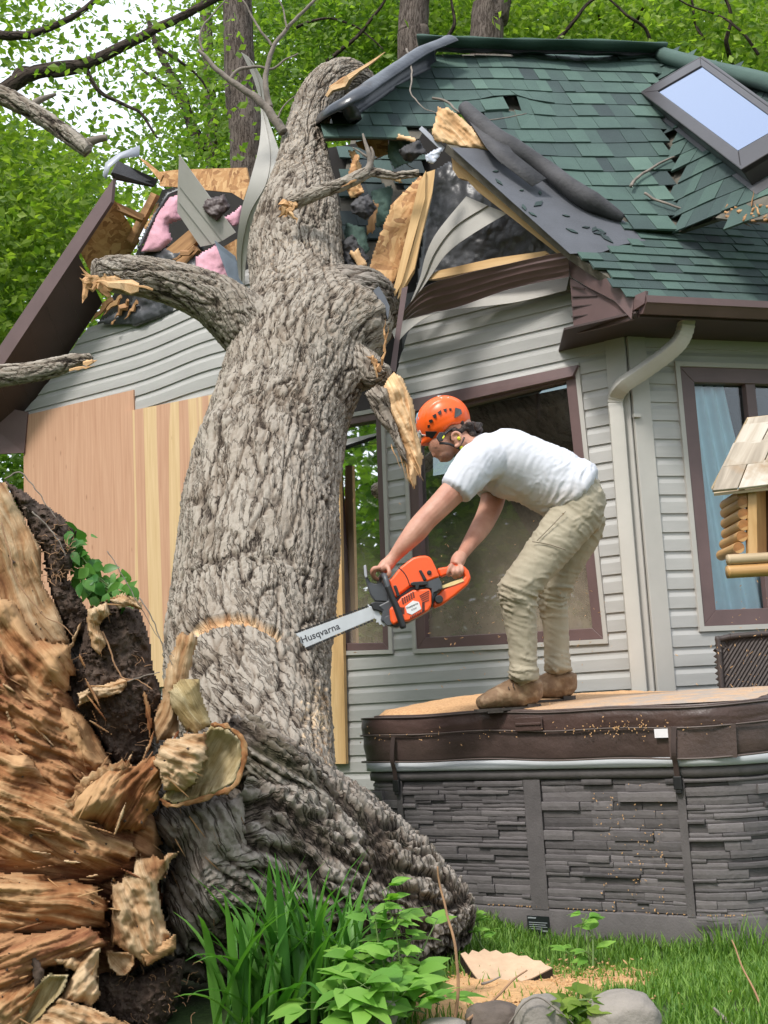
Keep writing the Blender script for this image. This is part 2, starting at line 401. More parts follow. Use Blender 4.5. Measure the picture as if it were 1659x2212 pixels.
M_barkbg = barkmat('standing_tree_bark', (0.02, 0.014, 0.011), (0.075, 0.058, 0.048), (0.135, 0.11, 0.094), 0, 4, 22)
def soilmat():
    m = NT('root_soil'); g = m.noise(38, 6, 0.7); b = m.noise(6, 4, 0.6)
    col = m.ramp(m.math('ADD', m.math('MULTIPLY', g, 0.6), m.math('MULTIPLY', b, 0.4)), [(0.3, (0.026, 0.017, 0.013)), (0.52, (0.085, 0.060, 0.047)), (0.72, (0.175, 0.135, 0.11))])
    return m.done(col, 0.95, m.bump(g, 0.9, 0.012), 0.15)
M_soil = soilmat()
def rootwood(name, c0, c1, c2, c3, along=2.4, across=24, ts=0.9):
    m = NT(name)
    g = m.noise(1.0, 8, 0.72, 'UV', (along, across, 1), 1.2)
    b = m.noise(5.0, 5, 0.6)
    t = m.math('ADD', m.math('MULTIPLY', m.math('SUBTRACT', g, 0.5), 1.15), m.math('MULTIPLY', b, 1.0))
    t = m.math('ADD', t, m.math('MULTIPLY', m.math('SUBTRACT', m.attr('h'), 0.5), ts))
    col = m.ramp(t, [(0.14, c0), (0.36, c1), (0.56, c2), (0.82, c3)])
    return m.done(col, 0.85, m.bump(g, 1.0, 0.016), 0.2)
M_root = rootwood('torn_root_wood', (0.035, 0.013, 0.007), (0.15, 0.056, 0.022), (0.30, 0.135, 0.055), (0.47, 0.285, 0.145))
M_rootpale = rootwood('pale_root_wood', (0.065, 0.027, 0.013), (0.21, 0.098, 0.043), (0.37, 0.215, 0.105), (0.54, 0.39, 0.24))
M_rootdark = rootwood('rotten_root_wood', (0.028, 0.010, 0.006), (0.105, 0.037, 0.017), (0.22, 0.085, 0.039), (0.38, 0.20, 0.095))
M_cutwood = rootwood('old_cut_wood', (0.09, 0.06, 0.028), (0.22, 0.155, 0.068), (0.34, 0.255, 0.12), (0.50, 0.41, 0.25), 5, 36)
M_sawcut = simple('fresh_sawcut', (0.66, 0.40, 0.21), 0.85, 0.2, 30, 0.4, 120)
def leafmat(name, a, b, trans=0.45, rough=0.5):
    m = NT(name); t = m.t
    ri = m.n('ShaderNodeNewGeometry').outputs['Random Per Island']
    col = m.ramp(ri, [(0.0, a), (1.0, b)])
    m.l(col, m.b.inputs['Base Color']); m.b.inputs['Roughness'].default_value = rough; m.b.inputs['Specular IOR Level'].default_value = 0.3
    tr = m.n('ShaderNodeBsdfTranslucent'); m.l(m.mix(1.0, col, (1.5, 1.7, 0.6), 'MULTIPLY'), tr.inputs[0])
    mx = m.n('ShaderNodeMixShader'); mx.inputs[0].default_value = trans
    m.l(m.b.outputs[0], mx.inputs[1]); m.l(tr.outputs[0], mx.inputs[2]); m.l(mx.outputs[0], m.o.inputs['Surface'])
    return m.m
M_leafbright = leafmat('spring_leaves', (0.10, 0.185, 0.024), (0.28, 0.37, 0.07), .5)
M_leafmid = leafmat('green_leaves', (0.075, 0.15, 0.022), (0.21, 0.30, 0.055), .5)
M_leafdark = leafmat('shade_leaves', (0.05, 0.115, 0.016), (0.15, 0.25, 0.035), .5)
M_blade = leafmat('lily_blades', (0.045, 0.15, 0.025), (0.13, 0.30, 0.05), 0.35, 0.45)
M_weed = leafmat('weed_leaves', (0.11, 0.26, 0.04), (0.23, 0.42, 0.075), 0.35, 0.55)
M_grass = leafmat('lawn_grass', (0.06, 0.15, 0.02), (0.19, 0.31, 0.06), 0.35, 0.55)
M_ivy = leafmat('torn_ground_ivy', (0.03, 0.12, 0.022), (0.11, 0.25, 0.05), 0.3, 0.4)
M_stem = simple('green_stem', (0.10, 0.16, 0.04), 0.6, 0.2, 20)
M_twig = simple('grey_twig', (0.19, 0.16, 0.135), 0.85, 0.3, 14, 0.5, 60)
M_drystem = simple('dry_stem', (0.30, 0.17, 0.09), 0.8, 0.25, 14)
M_sawdust = simple('sawdust', (0.56, 0.33, 0.155), 0.95, 0.16, 60, 0.7, 150)
M_rock = simple('field_stone', (0.23, 0.205, 0.18), 0.85, 0.3, 5, 0.6, 40)
M_rockdark = simple('dark_field_stone', (0.11, 0.085, 0.07), 0.85, 0.35, 6, 0.6, 40)
# ================================================================= the house
def proj(P):
    d = np.asarray(P, float) - V(0, 0, EYE); z = d @ _fw
    return np.stack([CX + F * (d @ _R) / z, CY - F * (d @ _U) / z], -1)
def inpoly(p, poly):
    p = np.atleast_2d(p); q = np.asarray(poly, float); a, b = q, np.roll(q, -1, 0); c = np.zeros(len(p), bool)
    for (x0, y0), (x1, y1) in zip(a, b):
        if y0 == y1: continue
        m = (y0 > p[:, 1]) != (y1 > p[:, 1]); c ^= m & (p[:, 0] < (x1 - x0) * (p[:, 1] - y0) / (y1 - y0) + x0)
    return c
KG, KW = -0.68, 0.32
DG = V(1, KG, 0) / math.hypot(1, KG); NG = V(KG, -1, 0) / math.hypot(1, KG)
G = Plane(V(0, 8.4, 0), NG)
CPT = G.hit(1400, 1300)
DW = V(1, KW, 0) / math.hypot(1, KW); NW = V(KW, -1, 0) / math.hypot(1, KW)
W = Plane(CPT, NW)
Zv = V(0, 0, 1)
def uz(pl, d, x, y, off=0.0):
    p = pl.hit(x, y, off); return float(np.dot(p - CPT, d)), float(p[2])
Gu = lambda x, y: uz(G, DG, x, y); Wu = lambda x, y: uz(W, DW, x, y)
Gp = lambda u, z, o=0.0: V(CPT[0], CPT[1], 0) + DG * u + NG * o + Zv * z
Wp = lambda u, z, o=0.0: V(CPT[0], CPT[1], 0) + DW * u + NW * o + Zv * z
print('corner', CPT, 'soffit z', W.hit(1600, 745)[2], 'left wall u', Gu(55, 1050))
house = thing('house', 'tan sided house under a green shingle roof, its gable crushed by the fallen trunk', 'house', V(CPT[0], CPT[1], 0))
def edge_u(q, side):                                 # side edge of a quad (TL,TR,BR,BL in (u,z)) as u(z)
    (a, b) = (q[0], q[3]) if side == 'l' else (q[1], q[2])
    return lambda z: a[0] + (b[0] - a[0]) * (z - a[1]) / (b[1] - a[1] + 1e-9)
def siding(name, P, z0, z1, expo, lo, hi, holes, bend=None, step=0.14):
    prof = [(0.0, -0.004), (0.0, 0.015), (0.60, 0.0145), (0.80, 0.006), (1.04, 0.004)]
    mb = MB(); z = z0
    while z < z1 - 0.02:
        segs = [[lo(z), lo(z + expo), hi(z), hi(z + expo)]]
        for (zb, zt, hl, hr) in holes:
            if z + expo * 0.5 < zb(z) or z + expo * 0.5 > zt(z): continue
            new = []
            for s in segs:
                a0, a1, b0, b1 = hl(z), hl(z + expo), hr(z), hr(z + expo)
                if a0 > s[0] and a0 < s[2]: new.append([s[0], s[1], a0, a1])
                if b0 < s[2] and b0 > s[0]: new.append([b0, b1, s[2], s[3]])
                if not (s[0] < a0 < s[2]) and not (s[0] < b0 < s[2]) and not (a0 <= s[0] and b0 >= s[2]): new.append(s)
            segs = new
        for s in segs:
            if s[2] - s[0] < 0.02: continue
            n = max(2, int((s[2] - s[0]) / step) + 1); t = np.linspace(0, 1, n); rows = []
            for pz, po in prof:
                ua = s[0] + (s[1] - s[0]) * min(pz, 1); ub = s[2] + (s[3] - s[2]) * min(pz, 1)
                u = ua + (ub - ua) * t; zz = np.full(n, z + pz * expo); oo = np.full(n, po)
                if bend is not None: dz, do = bend(u, zz); zz = zz + dz; oo = oo + do
                rows.append([P(a, b, c) for a, b, c in zip(u, zz, oo)])
            g = np.array(rows).reshape(-1, 3); f = [tuple(int(i) for i in q) for q in gridfaces(len(prof), n)]
            mb.add(g, f, tint=0.5)
        z += expo
    return mb.build(name, M_siding, house)
EXPO = 0.113
# --- window quads on the gable (outer edge of the clay trim), then on the right wall
wq = [(872, 880), (1254, 785), (1318, 1390), (897, 1412)]
w2 = [(700, 905), (834, 880), (853, 1412), (730, 1416)]
w3 = [(1453, 783), (2050, 800), (2060, 1370), (1507, 1365)]
Q1 = [Gu(*p) for p in wq]; Q2 = [Gu(*p) for p in w2]; Q3 = [Wu(*p) for p in w3]; Q3 = [Q3[0], (Q3[1][0], Q3[0][1]), (Q3[2][0], Q3[3][1]), Q3[3]]
mk = lambda q: (lambda z: (q[2][1] + q[3][1]) / 2, lambda z: (q[0][1] + q[1][1]) / 2, edge_u(q, 'l'), edge_u(q, 'r'))
uL = Gu(58, 1150)[0]
rl0, rl1 = Gu(62, 885), Gu(205, 690)                  # left rake of the siding
rake = lambda z: uL if z < rl0[1] else rl0[0] + (z - rl0[1]) * (rl1[0] - rl0[0]) / (rl1[1] - rl0[1])
uT = Gu(600, 900)[0]
def bendl(u, z):
    k = sst(Gu(240, 750)[0], Gu(470, 740)[0], u) * sst(2.9, 3.5, z)
    return 0.055 * k * k, 0.04 * k
zl = Gu(300, 685)[1]
siding('gable_siding', Gp, 0.05, zl, EXPO, rake, lambda z: uT, [], bendl)
rr0, rr1 = Gu(862, 790), Gu(905, 650)
ltear = lambda z: uT if z < 2.75 else np.interp(z, [2.75, rr0[1], rr1[1]], [Gu(830, 880)[0], rr0[0], rr1[0]])
zr = Gu(1150, 590)[1]
siding('gable_siding', Gp, 0.05, zr, EXPO, ltear, lambda z: -0.12, [mk(Q1), mk(Q2)])
siding('side_siding', Wp, 0.05, Wu(1500, 735)[1], EXPO, lambda z: 0.10, lambda z: 3.2, [mk(Q3)])
# sheathing behind the siding, with the window holes left open: strips round each hole
def backing(name, P, us, zs, off=-0.03):
    mb = MB()
    for (a, b, c, d) in us: mb.box(P(a, c, off - 0.09), (P(b, 0, 0) - P(a, 0, 0)), P(0, 0, 0.09) - P(0, 0, 0), Zv * (d - c))
    return mb.build(name, M_wrap, house)
q1l, q1r = max(Q1[0][0], Q1[3][0]), min(Q1[1][0], Q1[2][0]); q2l, q2r = max(Q2[0][0], Q2[3][0]), min(Q2[1][0], Q2[2][0])
q1b, q1t = max(Q1[2][1], Q1[3][1]), min(Q1[0][1], Q1[1][1]); q2b, q2t = max(Q2[2][1], Q2[3][1]), min(Q2[0][1], Q2[1][1])
backing('sheathing', Gp, [(uL, q2l, 0, min(zl, 3.0)), (q2l, 0.0, 0, min(q1b, q2b)), (q2r, q1l, 0.5, q1t), (q1r, 0.0, 0.5, q1t), (q1l, 0.0, q1t, zr + .1), (q2l, q1l, q2t, 2.7)], None)
q3l, q3b, q3t = max(Q3[0][0], Q3[3][0]), Q3[3][1], Q3[0][1]
backing('sheathing', Wp, [(0.0, q3l, 0, q3t), (q3l, 3.2, 0, q3b), (0.0, 3.2, q3t, q3t + 0.4)], None)
# room behind, its darkness put into the wall colour
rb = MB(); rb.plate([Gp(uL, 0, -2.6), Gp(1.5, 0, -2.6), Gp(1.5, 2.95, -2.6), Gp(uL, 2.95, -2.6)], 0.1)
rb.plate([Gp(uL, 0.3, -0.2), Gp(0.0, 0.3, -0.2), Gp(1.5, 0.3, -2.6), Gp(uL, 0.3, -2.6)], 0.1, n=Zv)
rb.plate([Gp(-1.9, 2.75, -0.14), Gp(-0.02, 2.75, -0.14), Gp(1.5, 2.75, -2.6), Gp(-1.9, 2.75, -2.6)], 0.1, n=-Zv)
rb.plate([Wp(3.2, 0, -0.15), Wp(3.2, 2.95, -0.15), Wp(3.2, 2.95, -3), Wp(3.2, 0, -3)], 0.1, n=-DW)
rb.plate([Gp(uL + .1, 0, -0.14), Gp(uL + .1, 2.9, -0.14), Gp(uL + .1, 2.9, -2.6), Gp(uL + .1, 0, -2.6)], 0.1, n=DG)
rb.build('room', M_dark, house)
# corner post
cp = MB(); cp.box(Gp(-0.13, 0.03, 0.0), Gp(0.13, 0, 0) - Gp(0, 0, 0), Gp(0, 0, 0.024) - Gp(0, 0, 0), Zv * (Wu(1500, 735)[1] + 0.25))
cp.box(Wp(0.0, 0.03, 0.0), Wp(0.12, 0, 0) - Wp(0, 0, 0), Wp(0, 0, 0.026) - Wp(0, 0, 0), Zv * (Wu(1500, 735)[1] + 0.247))
cp.build('corner_post', M_trimwhite, house, bevel=0.004)
# --- windows
def lerpq(q, a, b, c, d):                            # inset quad: left, right, bottom, top metres
    TL, TR, BR, BL = [np.array(p) for p in q]
    return [TL + (a, -d), TR + (-b, -d), BR + (-b, c), BL + (a, c)]
def ring(P, q, q2, o0, o1):
    mb = MB()
    for i in range(4):
        j = (i + 1) % 4
        a, b, c, d = [P(x[0], x[1], o1) for x in (q[i], q[j], q2[j], q2[i])]
        mb.plate([a, b, c, d], o1 - o0, n=(NG if P is Gp else NW))
    return mb
def window(P, q, trim=0.03, fr=0.085, glass=M_glass, label=None, fo=0.02):
    w = ring(P, q, lerpq(q, trim, trim, trim, trim), -0.02, 0.03).build('window', M_trimwhite, house)
    if label: w['label'] = label
    i0 = lerpq(q, trim, trim, trim, trim); i1 = lerpq(q, trim + fr, trim + fr, trim + fr, trim + fr)
    ring(P, i0, i1, -0.06, fo).build('frame', M_brown, w, bevel=0.003)
    g = MB(); g.plate([P(p[0], p[1], -0.03) for p in i1], 0.006, n=(NG if P is Gp else NW)); g.build('pane', glass, w)
    return w
window(Gp, Q1, 0.028, 0.07); window(Gp, Q2, 0.028, 0.05); wr = window(Wp, Q3, 0.03, 0.095, M_glassr)
mu = MB(); x0 = Wu(1625, 1000)[0]; mu.box(Wp(x0, Q3[3][1] + 0.1, -0.04), Wp(0.07, 0, 0) - Wp(0, 0, 0), Wp(0, 0, 0.05) - Wp(0, 0, 0), Zv * (Q3[0][1] - Q3[3][1] - 0.2))
mu.build('mullion', M_brown, wr, bevel=0.004)
# top frame member of the big window, knocked loose
fl = MB(); fl.plate([G.hit(862, 868, .05), G.hit(1248, 788, .05), G.hit(1236, 812, .06), G.hit(890, 890, .06)], 0.05); fl.build('loose_head_frame', M_brown, house)
# curtain behind the right window
cu = []
for k, z in enumerate(np.linspace(Q3[3][1] + 0.04, Q3[0][1] - 0.12, 14)):
    row = []
    for j, t in enumerate(np.linspace(0, 1, 60)):
        wdt = np.interp(k, [0, 13], [0.50, 0.30]); row.append(Wp(q3l + 0.10 + wdt * t, z, -0.075 + 0.02 * math.sin(t * 26 + 0.3 * k) - 0.0))
    cu.append(row)
M_curtain = simple('pale_curtain', (0.60, 0.75, 0.78), 0.9, 0.08, 5)
c_ = MB(); c_.sheet(cu, 0.004); tag(c_.build('curtain', M_curtain, None, True), 'pale blue curtain hanging inside the window beside the downspout', 'curtain')
# grey torn drywall hanging inside the big window
dw = MB(); dw.plate([G.hit(1010, 925, -.5), G.hit(1060, 868, -.5), G.hit(1172, 838, -.5), G.hit(1150, 862, -.5), G.hit(1110, 885, -.5), G.hit(1080, 906, -.5), G.hit(1045, 920, -.5), G.hit(1030, 945, -.5)], 0.02)
tag(dw.build('ceiling_board', simple('torn_plasterboard', (0.34, 0.37, 0.35), 0.9, 0.2, 6, .4, 40)), 'torn grey ceiling board hanging behind the big broken window', 'ceiling board')

# --- soffits, fascia and rakes
RO = 0.42
rk = MB()
ro = [G.hit(-70, 850, RO), G.hit(245, 385, RO)]; rob = [G.hit(-70, 905, RO), G.hit(240, 436, RO)]
rin = [G.hit(-40, 1040, -0.03), G.hit(303, 535, -0.03)]
fa = MB(); fa.plate([ro[0], ro[1], rob[1], rob[0]], 0.03); fa.build('fascia', M_brown, house)
sf = MB(); nb = 9
for i in range(nb):
    t0, t1 = i / nb, (i + 1) / nb - 0.0005
    L = lambda a, b, t: a + (b - a) * t
    sf.plate([L(rob[0], rob[1], t0), L(rob[0], rob[1], t1), L(rin[0], rin[1], t1), L(rin[0], rin[1], t0)], 0.015)
    if i == 6: break
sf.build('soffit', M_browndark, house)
of = MB(); t0 = 7 / nb
of.plate([L(rob[0], rob[1], t0) + Zv * .06, L(rob[0], rob[1], 1) + Zv * .06, L(rin[0], rin[1], 1) + Zv * .06, L(rin[0], rin[1], t0) + Zv * .06], 0.012, dirn=DG); of.build('roof_deck', M_osb, house)
lk = MB(); P0 = at
lk.plate([G.hit(232, 428, .36), G.hit(312, 464, .12), G.hit(308, 476, .12), G.hit(236, 446, .36)], 0.05); lk.plate([G.hit(326, 415, .1), G.hit(338, 420, .1), G.hit(285, 525, .1), G.hit(272, 518, .1)], 0.04)
lk.build('lookout', M_lumberdark, house)
# left eave end
le = MB(); le.plate([G.hit(-90, 860, .3), G.hit(60, 890, .05), G.hit(52, 978, .05), G.hit(-90, 985, .3)], 0.02); le.build('fascia', M_brown, house)
# black felt and ripped flashing at the broken rake
bf = MB(); bf.plate([G.hit(255, 347, .2), G.hit(280, 360, .1), G.hit(342, 388, -.1), G.hit(334, 402, -.1), G.hit(250, 385, .25), G.hit(243, 372, .3)], 0.03); tag(bf.build('felt_scrap', M_feltroll), 'black roofing felt scrap at the broken left rake', 'roof felt')
M_alum = simple('bent_aluminium', (0.36, 0.38, 0.43), 0.35, 0.1, 5)
bs = MB(); bs.sheet(np.array([[G.hit(*p, o) for p, o in zip(r, (.45, .43, .36, .25))] for r in ([(222, 380), (228, 352), (255, 332), (302, 314)], [(230, 388), (238, 362), (262, 342), (301, 338)])]), 0.003)
tag(bs.build('drip_edge', M_alum, None, True), 'bent pale metal drip edge curling off the left rake', 'flashing')

# --- roof planes
EA = 0.42
A_, E_, C_ = G.hit(965, 308, EA), G.hit(1370, 640, EA), W.hit(1659, 652, EA)
R_ = plane3(A_, E_, C_)
V1, V2 = R_.hit(1345, 470), R_.hit(1659, 482)
D1 = V(1, 0.17, 0) / math.hypot(1, .17)
top1 = at(1185, 108, V1[1] + 1.75)
M1 = plane3(V1, V1 + D1, top1)
P1, P2 = M1.hit(1425, 118), M1.hit(1462, 500)
D2 = V(1, -1.2, 0) / math.hypot(1, 1.2)
M2 = plane3(P1, P2, P1 + D2)
for nm, p in (('R', R_), ('M1', M1), ('M2', M2)): print(nm, 'normal', p.n.round(3), 'pitch', math.degrees(math.acos(abs(p.n[2]))))
print('V1', V1, 'V2', V2, 'M1 at 760,400', M1.hit(760, 400), 'top', top1, 'P1', P1, 'P2', P2)
def shingles(name, pl, dh, poly, expo, tw, bump=None, skip=None, tone=0.5):
    n = pl.n; up = np.cross(n, dh); up = up if up[2] > 0 else -up; up /= np.linalg.norm(up)
    pts = np.array([pl.hit(*p) for p in poly]); o = pts.mean(0); s = (pts - o) @ dh; t = (pts - o) @ up
    rs = np.random.default_rng(len(poly) * 7 + int(expo * 1000)); mb = MB(); tt = t.min()
    k = 0
    while tt < t.max():
        ss = s.min() - rs.uniform(0, tw)
        while ss < s.max():
            w = tw * rs.uniform(0.55, 1.25); dk = rs.random() < 0.36
            c = o + dh * (ss + w / 2) + up * (tt + expo / 2)
            q = proj(c)
            if inpoly(q, poly)[0] and not (skip and skip(*q)):
                l = 0.012 if not dk else 0.006; hgt = expo * (1.12 if not dk else 1.06)
                b = tt if not dk else tt + 0.0
                P = lambda a, u_, h: o + dh * (ss + a * w) + up * (b + u_ * hgt) + n * h
                e = 0.003
                tint = rs.normal(tone + (0.05 if not dk else -0.14), 0.09)
                h0, h1 = l + rs.uniform(0, .004), 0.002
                v = [P(0, 0, 0), P(.985, 0, 0), P(.985, 0, h0), P(0, 0, h0), P(.985, 1, h1), P(0, 1, h1)]
                if bump is not None:
                    v = [x + n * bump(x) for x in v]
                mb.add(v, [(0, 1, 2, 3), (3, 2, 4, 5), (0, 3, 5), (1, 4, 2)], tint=tint)
            ss += w
        tt += expo; k += 1
    return mb
def und(pl):                                          # gentle waviness of the roof deck
    def f(x): return float(0.03 * perlin(np.array([[x[0] * 1.3, x[1] * 1.3, x[2] * 1.3]]))[0])
    return f
polyM1 = [(945, 118), (1425, 116), (1470, 500), (1345, 482), (1010, 236), (925, 262), (905, 300), (800, 296), (690, 300), (770, 215), (880, 150)]
M1b = Plane(M1.p - M1.n * 0.85, M1.n)
polyB = [(760, 290), (930, 262), (905, 400), (890, 440), (835, 520), (810, 615), (750, 600), (735, 430)]
def bumpM1(x):
    q = proj(x); g = math.exp(-((q[0] - 1095) / 60) ** 2 - ((q[1] - 232) / 14) ** 2)
    return 0.10 * g + 0.03 * float(perlin(np.array([x * 1.3]))[0])
skM1 = lambda x, y: (1040 < x < 1125 and 236 < y < 258) or (880 < x < 930 and 262 < y < 330)
roof = shingles('roof', M1, D1, polyM1, 0.205, 0.135, bumpM1, skM1).build('roof', M_shingle, house)
polyM2 = [(1425, 118), (1700, 190), (2080, 340), (2080, 500), (1760, 482), (1560, 470), (1470, 500)]
shingles('roof', M2, D2, polyM2, 0.19, 0.15, und(M2)).build('shingle_field', M_shingle, roof)
DR = (C_ - E_) / np.linalg.norm(C_ - E_)
polyR = [(1345, 470), (1560, 478), (1760, 488), (2080, 500), (2080, 690), (1369, 641), (1235, 546), (1300, 540), (1345, 525), (1380, 512)]
shingles('roof', R_, DR, polyR, 0.088, 0.15, None).build('shingle_field', M_shingle, roof)
def deck(pl, poly, off, mat, th=0.02):
    mb = MB(); mb.plate([pl.hit(x, y, off) for x, y in poly], th, n=pl.n); return mb.build('roof_deck', mat, roof)
deck(M1, [(945, 118), (1425, 116), (1470, 500), (1345, 482), (1010, 236), (925, 262), (905, 300), (800, 296), (700, 300), (770, 215), (880, 150)], -0.035, M_deckbrown)
shingles('roof', M1b, D1, polyB, 0.21, 0.16, und(M1b), lambda x, y: (x * 7 + y * 3) % 11 < 2, 0.30).build('shingle_field', M_shingle, roof)
deck(M1b, polyB, -0.03, M_deckbrown)
deck(M2, polyM2, -0.04, M_deckbrown); 
deck(R_, [(965, 312), (1058, 322), (1345, 468), (1760, 480), (2080, 494), (2080, 686), (1370, 637), (1235, 546)], -0.012, M_deckbrown, 0.05)
# bare blue-grey underlay on the gable slope
ul = MB(); ul.plate([R_.hit(x, y, 0.004) for x, y in [(975, 318), (1062, 322), (1350, 478), (1395, 520), (1345, 528), (1300, 545), (1232, 548)]], 0.004, n=R_.n); ul.build('underlay', M_felt, roof)
bits = MB(); rs = np.random.default_rng(5)
for k in range(46):
    x = rs.uniform(1000, 1330); y = rs.uniform(330, 530)
    if not inpoly([(x, y)], [(985, 328), (1060, 330), (1335, 480), (1330, 520), (1240, 540)])[0]: continue
    p = R_.hit(x, y, 0.006); a = rs.uniform(0, 6.28); e1 = DR * math.cos(a) + np.cross(R_.n, DR) * math.sin(a); e2 = np.cross(R_.n, e1); l = rs.uniform(0.015, 0.06)
    bits.plate([p - e1 * l, p - e2 * l * .4, p + e1 * l, p + e2 * l * .35], -0.006, n=R_.n, tint=rs.uniform(0.1, 0.4))
tag(bits.build('shingle_litter', M_shingle), 'small shingle chips strewn over the bare blue underlay', 'litter', kind='stuff')
# rolled torn felt along the tear
rows = []
path = crom([R_.hit(1003, 232, .06), R_.hit(1075, 305, .07), R_.hit(1160, 352, .06), R_.hit(1250, 418, .07), R_.hit(1345, 472, .03)], 40)
T, A, B = frames(path, R_.n)
for j, th in enumerate(np.linspace(-2.2, 2.6, 18)):
    rr = np.interp(np.arange(40), [0, 12, 20, 32, 39], [.04, .075, .05, .06, .02]) * (1 + 0.12 * fbm(np.c_[np.arange(40) * .25, np.full(40, j * .2), np.zeros(40)], 3))
    rows.append(path + A * (np.cos(th) * rr)[:, None] + B * (np.sin(th) * rr)[:, None])
fr_ = MB(); fr_.sheet(rows, 0.004); 
fr_.plate([R_.hit(1000, 240, .05), R_.hit(1050, 318, .10), R_.hit(1075, 345, .08), R_.hit(1150, 402, .06), R_.hit(1180, 385, .10), R_.hit(1110, 330, .12), R_.hit(1060, 262, .10)], 0.004)
tag(fr_.build('roofing_felt', M_feltroll, None, True), 'torn roll of charcoal roofing felt lying down the gable slope tear', 'roof felt')
# ridge cap, peeled up
rp = crom([M1.hit(905, 100, .05), M1.hit(990, 104, .08), M1.hit(1120, 108, .06), M1.hit(1280, 110, .09), M1.hit(1424, 116, .03)], 50)
T, A, B = frames(rp, Zv); rows = []
for th in np.linspace(-1.9, 1.5, 9):
    w_ = 0.115 + 0.015 * np.sin(np.arange(50) * .5); rows.append(rp + A * (np.cos(th) * w_ * .35 + .02)[:, None] + B * (np.sin(th) * w_)[:, None] - 0.0)
rc = MB(); rr_ = np.c_[.026 + .010 * np.sin(np.arange(50) * .55), np.full(50, .12)]; rc.tube(rp + Zv * .03, rr_, 14, tint=.60); rc.build('ridge_cap', M_shingle, roof, True)
rd = MB(); rd.sheet([[p - Zv * .035 + M1.n * .03 for p in rp], [p - Zv * .075 + M1.n * .05 + Zv * .01 * math.sin(i) for i, p in enumerate(rp)]], 0.005); rd.build('ridge_vent', M_black, roof)  # black strip added as the shadow gap under the ridge cap
hp = crom([at(682, 292, 9.0), M1.hit(745, 250, .12), M1.hit(830, 190, .12), M1.hit(905, 140, .12), M1.hit(968, 112, .10)], 40)
T, A, B = frames(hp, M1.n); rows = []
for j, th in enumerate(np.linspace(-1.7, 1.7, 13)):
    r_ = 0.13 * (1 + .10 * fbm(np.c_[np.arange(40) * .22, np.full(40, j * .15), np.ones(40)], 3)); rows.append(hp + A * (np.cos(th) * r_ * .8)[:, None] + B * (np.sin(th) * r_)[:, None])
hf = MB(); hf.sheet(rows[::-1], 0.006); tag(hf.build('hip_flashing', M_flash, None, True), 'bent black hip flashing torn loose beside the trunk top', 'flashing')
r2 = crom([M2.hit(1428, 118, .03), M2.hit(1540, 150, .05), M2.hit(1700, 192, .05), M2.hit(2080, 342, .05)], 30); rb2 = MB(); rb2.tube(r2, 0.06, 8, tint=.55); rb2.build('ridge_cap', M_shingle, roof, True)
# skylight
sk = [(1384, 200), (1512, 124), (1735, 285), (1600, 366)]; si = [(1420, 196), (1514, 142), (1690, 270), (1594, 325)]
so = [M2.hit(x, y, .14) for x, y in sk]
sl = MB(); n = M2.n
for i in range(4):
    j = (i + 1) % 4; a, b = so[i], so[j]; c, d = M2.hit(*si[j], .145), M2.hit(*si[i], .145)
    sl.plate([a, b, c, d], 0.04, n=n); sl.plate([a - n * .17, b - n * .17, b, a], 0.02)
skl = sl.build('skylight', simple('skylight_frame', (0.045, 0.04, 0.042), 0.35, 0.1, 5), roof, bevel=0.006)
sp = MB(); sp.plate([M2.hit(*p, .135) for p in si], 0.01, n=n); sp.build('pane', M_sky, skl)
st = MB(); 
for i in range(4):
    j = (i + 1) % 4; cen = sum(so) / 4; o2 = [cen + (p - cen) * 1.13 - n * .125 for p in so]; i2 = [p - n * .125 for p in so]
    st.plate([o2[i], o2[j], i2[j], i2[i]], 0.004, n=n)
st.build('flashing_skirt', simple('grey_skirt', (0.07, 0.07, 0.075), .5), skl)

# --- right eave: gutter, soffit, fascia box, downspout
g0, g1 = E_ + DW * 0.02 - Zv * .02, E_ + DW * 2.2 - Zv * .02
prof = [(0.0, 0.0), (0.0, -0.085), (0.045, -0.095), (0.085, -0.05), (0.10, -0.045), (0.10, -0.005), (0.09, -0.005), (0.09, -0.03), (0.01, -0.08), (0.01, 0.0)]
gt = MB(); rows = [[p + NW * a + Zv * b for a, b in prof] for p in (g0, g1)]; v = np.array(rows).reshape(-1, 3); k = len(prof)
gt.add(v, [(i, (i + 1) % k, k + (i + 1) % k, k + i) for i in range(k)] + [tuple(range(k))[::-1], tuple(range(k, 2 * k))]); gut = gt.build('gutter', M_brown, house)
Ei, = (E_ - NG * RO,)
sfz = E_[2] - 0.10
s2 = MB(); ec = V(E_[0], E_[1], sfz)
cw = V(CPT[0], CPT[1], sfz)
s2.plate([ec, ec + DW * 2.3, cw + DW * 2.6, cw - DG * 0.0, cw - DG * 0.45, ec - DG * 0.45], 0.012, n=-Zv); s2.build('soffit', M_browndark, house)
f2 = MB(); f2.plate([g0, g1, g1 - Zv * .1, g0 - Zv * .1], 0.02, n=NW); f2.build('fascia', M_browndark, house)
M_br2 = M_brown
cr = MB(); cr.sheet(np.array([[G.hit(*p, o) for p, o in zip(r, (.30, .36, .40, .42))] for r in ([(1226, 556), (1262, 570), (1310, 600), (1372, 641)], [(1236, 598), (1275, 622), (1330, 650), (1366, 690)])]), 0.01)
cr.plate([G.hit(1231, 600, .30), G.hit(1262, 618, .33), G.hit(1330, 652, .39), G.hit(1366, 690, .41), G.hit(1300, 708, .36), G.hit(1240, 721, .30)], 0.02)
cr.plate([G.hit(1364, 642, .42), G.hit(1395, 628, .46), G.hit(1392, 655, .46), G.hit(1366, 672, .42)], 0.02)
cr.build('cornice', M_brown, house)
